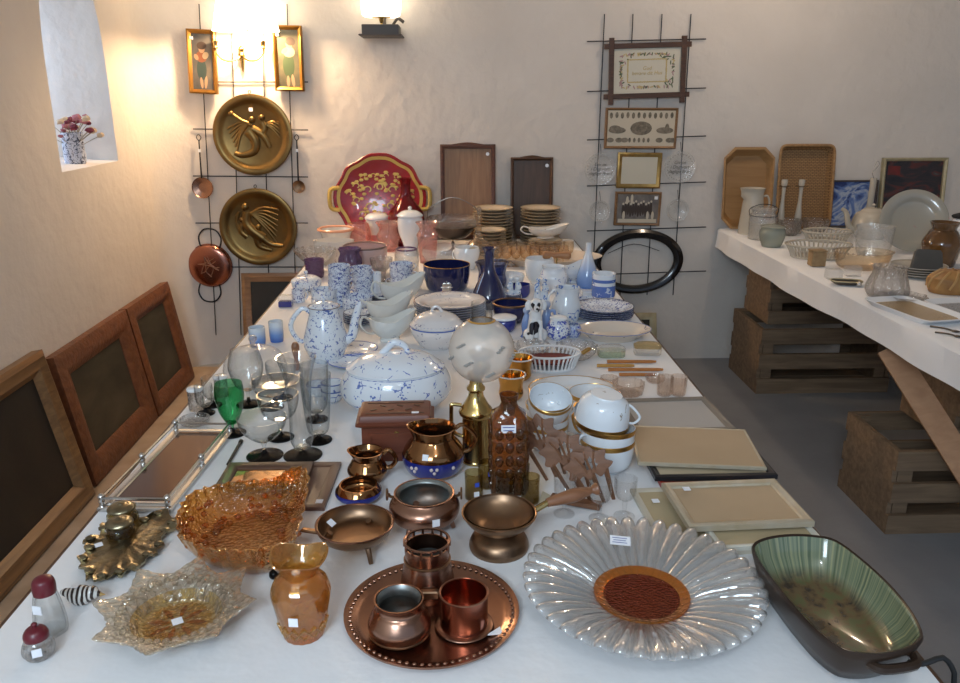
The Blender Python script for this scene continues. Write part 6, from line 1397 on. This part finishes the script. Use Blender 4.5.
gbox(611, 356, 27, .035, .05, 'small greenish pressed-glass box before the oval platter', glass('pale_green_glass', (.75, .80, .66), (.35, .4, .3), .05, 1.6, .4, 90, haze=.25), HAZY)
gbox(647, 354, 27, .038, .05, 'small gilt-edged glass box near the right table edge', HAZY, glass('gold_tint_glass', (.75, .62, .36), (.4, .3, .12), .06, 1.6, .4, 90, haze=.25), rz=-.1)
ORG = mat('amber_rods', (.42, .15, .03), .25, coat=.3)
for i, (x0, y0, x1, y1, m_, lab) in enumerate(((607, 362, 656, 362, ORG, 'amber knife rest rod, farthest of four lying side by side'), (597, 366, 634, 366, mat('honey_rods', (.50, .26, .06), .25), 'honey-coloured rod with glassy end, second of four lying rods'), (608, 370, 663, 370, ORG, 'longest amber rod, third of four lying side by side'), (619, 375, 655, 375, ORG, 'amber rod nearest the pressed glass dishes'))):
    a, b = onz(x0, y0, Z1 + .004), onz(x1, y1, Z1 + .004); d = b - a; g = G(); g.tube([(0, 0, 0), (d.length, 0, 0)], .0048, 8, k=1); g.ball((0, 0, 0), (.006, .005, .005), 8); g = G().tube([(0, 0, 0), (d.length * .1, 0, 0), (d.length * .9, 0, 0), (d.length, 0, 0)], lambda t: .0052 - .0016 * (t > .9), 10, k=1)
    thing('amber_rod', lab, 'rod', a + Vector((0, 0, .0015)), [('amber_rod', g, m_)], rz=atan2(d.y, d.x), group='amber rods')
for x, yb, yt, r, lab in ((628, 398, 382, 16, 'pressed-glass sugar bowl right of the gold-rimmed cups'), (664, 397, 376, 8, 'pressed-glass tumbler, left one of two near the table edge'), (678, 397, 376, 8, 'pressed-glass tumbler, right one of two near the table edge'), (609, 388, 377, 9, 'small pressed-glass dish next to the gold-rimmed plate'), (655, 384, 376, 10, 'low pressed-glass dish behind the sugar bowl')):
    V(x, yb, [(r * .75, None), (r * .9, yb - 3), (r, yt)], 'pressed_glass_dish', lab, 'glassware', glass('faint_rose_glass', (.97, .93, .90), (.74, .66, .60), .05, 2.4, .5, 90, refr=.1), t=.003, mod=lambda t, q, z: (q * (1 + .04 * cos(12 * t)), z), seg=60)
# ================================================================ right-hand table
Z2 = ZR + .0005
def V2(*a, **k): k.setdefault('z', Z2); return V(*a, **k)
PALEW = mat('pale_ivory_china', (.50, .45, .37), .25, coat=.4)
WK = None
def wicker():
    m, t, N, Lk, P = nt('woven_wicker'); v = coords(N, Lk)
    b = N.new('ShaderNodeTexBrick'); b.inputs['Scale'].default_value = 1; b.inputs['Mortar Size'].default_value = .0016; b.inputs['Brick Width'].default_value = .022; b.inputs['Row Height'].default_value = .009; b.inputs['Color1'].default_value = (.42, .24, .10, 1); b.inputs['Color2'].default_value = (.34, .19, .08, 1); b.inputs['Mortar'].default_value = (.16, .08, .03, 1)
    Lk.new(v, b.inputs['Vector']); Lk.new(b.outputs['Color'], P.inputs['Base Color']); P.inputs['Roughness'].default_value = .6
    bp = N.new('ShaderNodeBump'); bp.inputs['Strength'].default_value = .6; bp.inputs['Distance'].default_value = .004; Lk.new(b.outputs['Fac'], bp.inputs['Height']); bp.invert = True; Lk.new(bp.outputs[0], P.inputs['Normal']); return m
WK = wicker()
def leandish(c2, label, n, m, rm, name, cut=0, a=.12):
    A, B_ = W(*c2[0], .06), W(*c2[1], .06); w, H = B_.x - A.x, A.z - Z2; d = .045
    if cut:
        def oc(s, z): 
            x, y, k = w / 2 * s, H / 2 * s, w * cut * s; return [(x, y - k, z), (x - k, y, z), (-x + k, y, z), (-x, y - k, z), (-x, -y + k, z), (-x + k, -y, z), (x - k, -y, z), (x, -y + k, z)]
        R = [oc(.82, .004), oc(.82, .006), oc(.97, d), oc(1, d), oc(1, d - .006), oc(.86, -.006)]
        g = G().rings([oc(.02, -.006), oc(.86, -.006), oc(1.0, d), oc(.955, d), oc(.80, .003), oc(.02, .003)])
        rr = G().rings([oc(1.01, d - .006), oc(1.01, d + .004), oc(.95, d + .004), oc(.95, d - .006)], loop=True)
    else:
        g = G().super([(.01, .01, -.006, n), (w * .45, H * .46, -.006, n), (w * .5, H * .5, d, n), (w * .475, H * .48, d, n), (w * .425, H * .44, .003, n), (.01, .01, .003, n)], 96, cap1=True)
        P = []
        for j in range(96):
            t = 2 * pi * j / 96; P.append((w * .49 * math.copysign(abs(cos(t)) ** (2 / n), cos(t)), H * .49 * math.copysign(abs(sin(t)) ** (2 / n), sin(t)), d + .003))
        rr = G().tube(P, .008, 8, closed=True, k=1)
    r = thing(name, label, 'tray', ((A.x + B_.x) / 2, DW - .018 - H / 2 * sin(a), Z2 + .006 + H / 2 * cos(a)), [('tray', g, m), ('rim', rr, rm)]); r.rotation_euler = (pi / 2 - a, 0, 0)
leandish([(725, 149), (775, 149)], 'octagonal light wooden tray leaning on the wall at the table end', 4, wood('honey_wood', (.30, .155, .055), (.40, .22, .085), 3, .5), wood('honey_wood_rim', (.34, .18, .07), (.44, .25, .10), 3, .5), 'octagonal_tray', cut=.2)
leandish([(780, 146), (835.5, 146)], 'rectangular woven wicker tray leaning on the wall', 12, WK, mat('wicker_rim', (.40, .23, .10), .6, bump=.6, bscale=120, c2=(.3, .16, .06), cscale=60), 'wicker_tray')
BLUEART = ramp('blue_abstract_canvas', [(.36, (.02, .04, .16)), (.46, (.12, .2, .45)), (.54, (.45, .5, .58)), (.62, (.10, .16, .38))], 7, dist=2.5)
DARKABS = ramp('dark_abstract_canvas', [(.32, (.012, .016, .024)), (.48, (.035, .026, .03)), (.58, (.12, .025, .022)), (.66, (.05, .05, .055)), (.75, (.16, .12, .11))], 6, dist=2.2, axis=(1, 2, 1))
leantray([(834, 181), (880, 181)], 'small blue and white abstract painting leaning behind teapot', [(0, -.006), (0, .016), (.006, .02), (.010, .014), (.010, -.006)], mat('thin_dark_frame', (.10, .08, .07), .4), BLUEART, 'abstract_painting', z=Z2, cat='painting', stick=False)
r = leantray([(885, 158.5), (949.5, 158.5)], 'dark abstract painting with a red corner patch in pale gilt frame', [(0, -.006), (0, .022), (.008, .026), (.018, .018), (.02, -.006)], PALEGILT, DARKABS, 'abstract_painting', z=Z2, cat='painting', stick=False)
red = G().box((-.115, .125, .0062), (.07, .05, .0012)); ob('red_patch', red, mat('red_patch_paint', (.20, .02, .015), .5, c2=(.08, .02, .02), cscale=20), r)
V2(750, 228, [(12, None), (12, 222), (10.5, 205), (9.5, 193), (11, 188)], 'white_pitcher', 'tall pale pitcher standing before the octagonal wooden tray', 'pitcher', PALEW, t=.004, extra=lambda p: [('handle', loop_handle(p[-1][0] * .95, p[-1][1] * .82, p[2][0] * .95, p[-1][1] * .40, .034, .006, .0), PALEW)], mod=lambda t, r, z: (r * (1 + (.35 * max(0, cos(t - pi)) ** 6 if z > .2 else 0)), z))
c = base(761, 241, 13, Z2); k = mpp(c); h = ht(c, 210); q = 13 * k
cl = G(); cl.tube([(q * 1.02, 0, h * .8), (q * 1.12, 0, h * 1.02), (q * .6, 0, h * 1.16), (0, 0, h * 1.2), (-q * .6, 0, h * 1.16), (-q * 1.12, 0, h * 1.02), (-q * 1.02, 0, h * .8)], .002, 6)
cl2 = rim_ring(q * 1.03, h * .82, .002)
thing('clip_jar', 'pale storage jar with wire clip lid in front of the pitcher', 'jar', c, [('body', G().shell([(q * .95, 0), (q, .006), (q, h * .75), (q * .85, h * .9), (q * .85, h)], .004, 3, 32), HAZY), ('contents', solid([(q * .93, .006), (q * .95, h * .6)], 28, k=0), PALEW), ('lid', solid([(q * .95, h), (q * .97, h + .012), (q * .6, h + .018), (.001, h + .019)], 30), HAZY), ('wire_clip', cl, IRON), ('wire_band', cl2, IRON), sticker(q + .001, h * .45, -pi / 2 - .2, .022, m=mat('grey_label', (.35, .33, .30), .7))])
V2(771, 248, [(9, None), (12, 239), (12.5, 232), (10, 227)], 'glass_pot', 'small greyish glass pot before the clip jar', 'pot', glass('grey_glass', (.70, .72, .64), (.35, .36, .3), .06, 1.3, haze=.3), t=.003, extra=lambda p: [('lid', solid([(p[-1][0] * 1.2, p[-1][1]), (p[-1][0] * 1.15, p[-1][1] + .006), (p[-1][0] * .3, p[-1][1] + .014), (.001, p[-1][1] + .015)], 24), MATS['grey_glass'])])
for x, yb, lab in ((779, 214, 'slim white candlestick, left of two before the wicker tray'), (796, 215, 'slim white candlestick, right of two before the wicker tray')):
    c = base(x, yb, 5, Z2); k = mpp(c); h = ht(c, 187)
    thing('candlestick', lab, 'candlestick', c, [('stem', solid([(5 * k, 0), (5 * k, .006), (3 * k, .02), (3.4 * k, h * .35), (1.8 * k, h * .7), (2 * k, h)], 18), PALEW), ('drip_pan', solid([(2 * k, h - .002), (6 * k, h + .003), (6 * k, h + .005)], 24, k=0), CLEAR), ('candle_cup', G().shell([(2 * k, h + .005), (3 * k, h + .012), (3 * k, h + .04)], .002, 2, 18), PALEW)], group='white candlestick pair')
for x, yb, yt, r, lab in ((788, 236, 219, 12, 'cut-glass bowl left below the wicker tray'), (814, 229, 219, 13, 'shallow cut-glass bowl right below the wicker tray')):
    V2(x, yb, [(r * .6, None), (r * .9, yb - 5), (r, yt)], 'cut_glass_bowl', lab, 'bowl', CUT, t=.004, mod=lambda t, q, z: (q * (1 + .04 * cos(10 * t)), z), seg=60)
for x, yb, yt, rx, lab, n in ((826, 244, 231, 24, 'pale openwork basket with pierced rim behind the larger one', 30), (817, 262, 244, 32, 'larger pale openwork basket near the table edge', 40)):
    c = base(x, yb, rx * .8, Z2); k = mpp(c); thing('openwork_basket', lab, 'basket', c, lattice(c, rx * k, rx * k * .72, ht(c, yt), PALEW, 1.25, n, t=.0042))
g = G().box((0, 0, .034), (.062, .05, .066), bev=.004); q = G().box((0, 0, .071), (.066, .054, .008), bev=.002)
thing('cork_box', 'small brown cork-like box in front of the larger openwork basket', 'box', onz(816, 266, Z2), [('box', g, mat('cork', (.36, .24, .12), .8, c2=(.28, .17, .08), cscale=40)), ('lid', q, MATS['cork'])])
# teapot, glass jug, tall candlestick
c, p = LT(869, 240, [(12, None), (15, 236), (18.5, 226), (16, 215), (11, 211)], Z2); h = p[-1][1]; r = max(q[0] for q in p)
sp = G(); sp.tube([(-r * .8, 0, h * .3), (-r * 1.2, 0, h * .45), (-r * 1.45, 0, h * .95), (-r * 1.7, 0, h * 1.08)], lambda t: .020 - .011 * t, 10)
thing('teapot', 'pale glazed teapot with long spout and round handle below the blue painting', 'teapot', c, [('body', G().shell(p, .004, 4, 36), PALEW), ('lid', solid([(p[-1][0] * 1.02, h), (p[-1][0] * .7, h + .014), (.006, h + .02), (.012, h + .032), (.002, h + .04)], 26), PALEW), ('spout', sp, PALEW), ('handle', loop_handle(r * .8, h * .95, r * .92, h * .35, r * .9, .008, .0, rise=.02), PALEW)])
V2(866, 222, [(6, None), (5, 217), (3.4, 205), (3, 190), (3.2, 178)], 'tall_candlestick', 'tall thin pale candlestick with a wire loop before the blue painting', 'candlestick', PALEW, t=.003, extra=lambda p: [('wire_loop', G().tube([(0, 0, p[-1][1]), (-.012, 0, p[-1][1] + .03), (0.004, 0, p[-1][1] + .05), (.02, 0, p[-1][1] + .075), (.006, 0, p[-1][1] + .09), (-.006, 0, p[-1][1] + .06)], .0018, 6), SILVER)])
V2(872, 257, [(14, None), (16, 252), (17, 240), (18, 226)], 'glass_jug', 'frosted glass jug with open handle in front of the teapot', 'jug', HAZY, t=.004, smooth=3, extra=lambda p: [('handle', loop_handle(p[-1][0] * .95, p[-1][1] * .9, p[0][0] * .98, p[-1][1] * .25, .03, .006, pi + .2), HAZY)])
c = base(861, 273, 22, Z2); k = mpp(c)
thing('glass_bowl', 'wide straw-tinted glass bowl with bubbled rim', 'bowl', c, [('body', G().shell([(18 * k, 0), (25 * k, .02), (29 * k, ht(c, 251))], .004, 3, 40, sy=.75), SHERRY), ('bubbled_rim', (lambda g: [g.ball((29 * k * cos(2 * pi * j / 36), 29 * k * .75 * sin(2 * pi * j / 36), ht(c, 251)), .005, 8) for j in range(36)] and g)(G()), CUT)])
# plate standing up, plates lying, lattice behind
c = onz(908, 252, Z2); k = mpp(c)
ps = plate_parts(31 * k, china('petal_rim_plate', (.34, .32, .27), (.42, .22, .22), 22, .16, .02, .35), None, .022)
r = thing('cake_plate', 'pale scalloped plate standing on edge left of the brown jar', 'plate', c + Vector((0, 0, 31 * k * .95 + .006)), ps); r.rotation_euler = (pi / 2 - .35, 0, -.35)
stack(917, 279, 26, 4, .010, PALEW, 'flat_plate', 'plate', 'pale plate lying below the upright scalloped plate', 'pale plates on the right table', mat('pale_grey_line', (.4, .38, .36), .3), z=Z2)
c = base(916, 244, 24, Z2); k = mpp(c); thing('openwork_basket', 'grey-white openwork basket at the foot of the dark abstract painting', 'basket', c, lattice(c, 26 * k, 17 * k, ht(c, 224), PALEW, 1.2, 34, t=.004))
g = G(); rs = random.Random(9)
for i in range(9): g.tube([(-.12 + .03 * i, .01 * sin(i), .012), (-.1 + .03 * i, -.01, .03 + .01 * (i % 3)), (-.06 + .03 * i, .012, .012)], .013, 8)
thing('dark_carving', 'low dark knotted wood carving lying before the dark painting', 'ornament', base(918, 225, 6, Z2), [('dark_carving', remesh(g, .006, mat('blackened_wood', (.05, .032, .022), .5)), None)])
V2(938, 268, [(14, None), (17, 254), (18, 243), (13, 232), (11, 229), (14, 222)], 'brown_jar', 'brown glazed jar with flared neck standing at right', 'jar', mat('treacle_glaze', (.14, .06, .012), .1, coat=.8, c2=(.08, .035, .01), cscale=12), t=.004)
c = base(962, 248, 11, Z2); k = mpp(c); h = ht(c, 218)
thing('lidded_vase', 'white and blue lidded vase cut off by the right picture edge', 'vase', c, [('body', G().shell([(10 * k, 0), (14 * k, h * .3), (15 * k, h * .7), (11 * k, h)], .004, 4, 32), BLUE3), ('lid', solid([(13 * k, h), (13 * k, h + .012), (4 * k, h + .03), (3.5 * k, h + .04), (6 * k, h + .06), (4 * k, h + .085), (.001, h + .09)], 24), IRON)])
c = base(925, 281, 17, Z2); k = mpp(c); h = ht(c, 250)
g = G().super([(18 * k, .012, 0, 4), (18 * k, .012, .004, 4), (14 * k, .010, h * .9, 4), (12 * k, .006, h, 4)], 36, cap1=True); r = thing('grey_pouch', 'dark grey tapered pouch standing upright before brown jar', 'pouch', c, [('grey_pouch', g, mat('grey_felt', (.10, .09, .08), .9))]); r.rotation_euler = (-.15, .06, 0)
c = base(952, 296, 17, Z2); k = mpp(c); h = .085
g = G().super([(22 * k, 15 * k, 0, 2.3), (25 * k, 17 * k, h * .3, 2.3), (25 * k, 16 * k, h * .7, 2.3), (16 * k, 9 * k, h, 2.2), (.01, .008, h * 1.03, 2)], 48); rg = G()
for i in range(12):
    a = 2 * pi * i / 12; rg.tube([(25.5 * k * cos(a), 17 * k * sin(a), h * .25), (24.5 * k * cos(a + .2), 16 * k * sin(a + .2), h * .7), (15 * k * cos(a + .35), 9 * k * sin(a + .35), h * 1.0)], .005, 6)
thing('bread_basket', 'golden brown rounded loaf-like basket at right edge', 'basket', c, [('body', g, mat('golden_straw', (.42, .22, .07), .5, c2=(.22, .09, .025), cscale=14)), ('ridges', rg, mat('golden_straw_ridge', (.46, .27, .10), .5))])
for x, y, lab in ((833, 279, 'clear acrylic-looking block, left of two near table edge'), (852, 276, 'clear acrylic-looking block, right of two near table edge')):
    g = G().box((0, 0, .022), (.06, .045, .042), bev=.003); thing('glass_block', lab, 'glass block', onz(x, y, Z2), [('glass_block', g, HAZY)], rz=-.1, group='pair of small glass blocks')
c = onz(846, 285, Z2)
ps = [('tray', G().super([(.045, .022, .004, 3), (.060, .030, .014, 3), (.060, .030, .018, 3), (.052, .024, .010, 3)], 36, cap1=True), mat('dark_pewter', (.12, .10, .085), .35, .9)), ('knob', G().ball((.04, -.032, .012), .011, 12), SILVER), ('rim', (lambda g: g.tube([(.060 * math.copysign(abs(cos(t)) ** .67, cos(t)), .030 * math.copysign(abs(sin(t)) ** .67, sin(t)), .018) for t in [2 * pi * j / 40 for j in range(40)]], .003, 6, closed=True, k=1))(G()), PALEGILT)]
thing('pewter_tray', 'small dark pewter tray with a shiny knob at the right table edge', 'tray', c, ps, rz=-.2)
c = base(874, 284, 5, Z2); 
V2(886, 300, [(17, None), (20, 294), (19, 285), (15, 272), (16, 266)], 'cut_glass_vase', 'stout cut-glass vase behind the white-rimmed glass tray', 'vase', CUT, t=.005, mod=lambda t, q, z: (q * (1 + .05 * cos(10 * t + 30 * z)), z), seg=80)
V2(905, 303, [(14, None), (18, 300), (20, 295)], 'glass_ashtray', 'low cut-glass ashtray right of stout cut-glass vase', 'ashtray', CUT, t=.005, mod=lambda t, q, z: (q * (1 + .06 * cos(8 * t)), z), seg=64)
def flattray(c4, label, m, am):
    c, w, h, a = quad(c4, Z2)
    g = G().super([(w * .44, h * .42, 0, 8), (w * .5, h * .5, .018, 8), (w * .49, h * .485, .02, 8), (w * .43, h * .40, .005, 8)], 64, cap1=True)
    gl = G().super([(w * .42, h * .39, .0056, 8), (w * .42, h * .39, .008, 8)], 64, cap1=True)
    return thing('glass_tray', label, 'tray', c, [('tray', g, m), ('glass_insert', gl, am)], rz=a)
flattray([(878, 302), (918, 300), (958, 324), (906, 328)], 'white-rimmed flat tray with sparkling glass insert near table corner', WHITE, PALEAMB)
flattray([(932, 304), (992, 302), (1017, 324), (969, 328)], 'white-rimmed flat tray partly cut off at the right edge', WHITE, CUT)
for i, (x0, y0, x1, y1, lab) in enumerate(((930, 327, 958, 333, 'dark metal spoon lying at the right table edge, upper one'), (935, 333, 960, 338, 'dark metal spoon lying at right table edge, lower one'))):
    a, b = onz(x0, y0, Z2), onz(x1, y1, Z2); d = b - a; L = d.length
    hnd = G().tube([(0, 0, .003), (L * .5, 0, .006), (L * .8, 0, .004)], lambda t: .003, 7); bw = G().ball((L * .9, 0, .004), (L * .16, .012, .0035), 12)
    thing('spoon', lab, 'spoon', a, [('handle', hnd, MATS['dark_pewter']), ('bowl', bw, MATS['dark_pewter'])], rz=atan2(d.y, d.x), group='dark spoons')
# ================================================================ camera and light
cam = bpy.data.cameras.new('camera'); co = bpy.data.objects.new('camera', cam); COL.objects.link(co)
cam.sensor_fit = 'HORIZONTAL'; cam.sensor_width = 36; cam.lens = 36 * F / 960; cam.clip_start = .02
co.matrix_world = Matrix(((RT[0], UP[0], -FW[0], 0), (RT[1], UP[1], -FW[1], 0), (RT[2], UP[2], -FW[2], HC), (0, 0, 0, 1)))
SC.camera = co
def light(name, typ, loc, power, color, size=.1, target=None, sy=None):
    l = bpy.data.lights.new(name, typ); l.energy = power; l.color = color
    if typ == 'AREA':
        l.size = size
        if sy: l.shape = 'RECTANGLE'; l.size_y = sy
    else: l.shadow_soft_size = size
    o = bpy.data.objects.new(name, l); COL.objects.link(o); o.location = loc
    if target: o.rotation_euler = (Vector(target) - Vector(loc)).to_track_quat('-Z', 'Y').to_euler()
    return o
c = ony(246, 24, DW - .15); light('wall_lamp_light', 'POINT', (c.x, c.y, c.z), 38, (1, .70, .42), .04)
c = ony(382, 6, DW - .14); light('bracket_lamp_light', 'POINT', (c.x, c.y, c.z + .22), 2.2, (1, .78, .55), .05)
light('ceiling_lamp_light', 'POINT', (1.6, 3.7, 2.55), 12, (1, .80, .60), .08)
light('added_glint_light', 'POINT', (.35, -.25, 2.45), 12, (.82, .92, 1), .035)  # unseen small point light, added for sharp glints on the glass
light('niche_daylight', 'AREA', (XL - .60, cyn - .05, 1.75), 5.5, (.52, .72, 1), .3, (XL, ny1 + .05, 1.6), .7)
light('window_daylight', 'AREA', (-.7, -1.2, 2.3), 40, (.70, .86, 1), .9, (.0, 1.5, .75), .9)
wd = bpy.data.worlds.new('world'); SC.world = wd; wd.use_nodes = True
bg = wd.node_tree.nodes['Background']; bg.inputs[0].default_value = (.55, .72, 1, 1); bg.inputs[1].default_value = .5
SC.view_settings.view_transform = 'Standard'; SC.view_settings.look = 'None'; SC.view_settings.gamma = 1; SC.view_settings.exposure = .3
SC.view_settings.use_curve_mapping = False
SC.cycles.use_denoising = True
SC.cycles.max_bounces = 16; SC.cycles.transparent_max_bounces = 40; SC.cycles.transmission_bounces = 16; SC.cycles.glossy_bounces = 6; SC.cycles.diffuse_bounces = 4
SC.cycles.caustics_refractive = False; SC.cycles.sample_clamp_indirect = 4
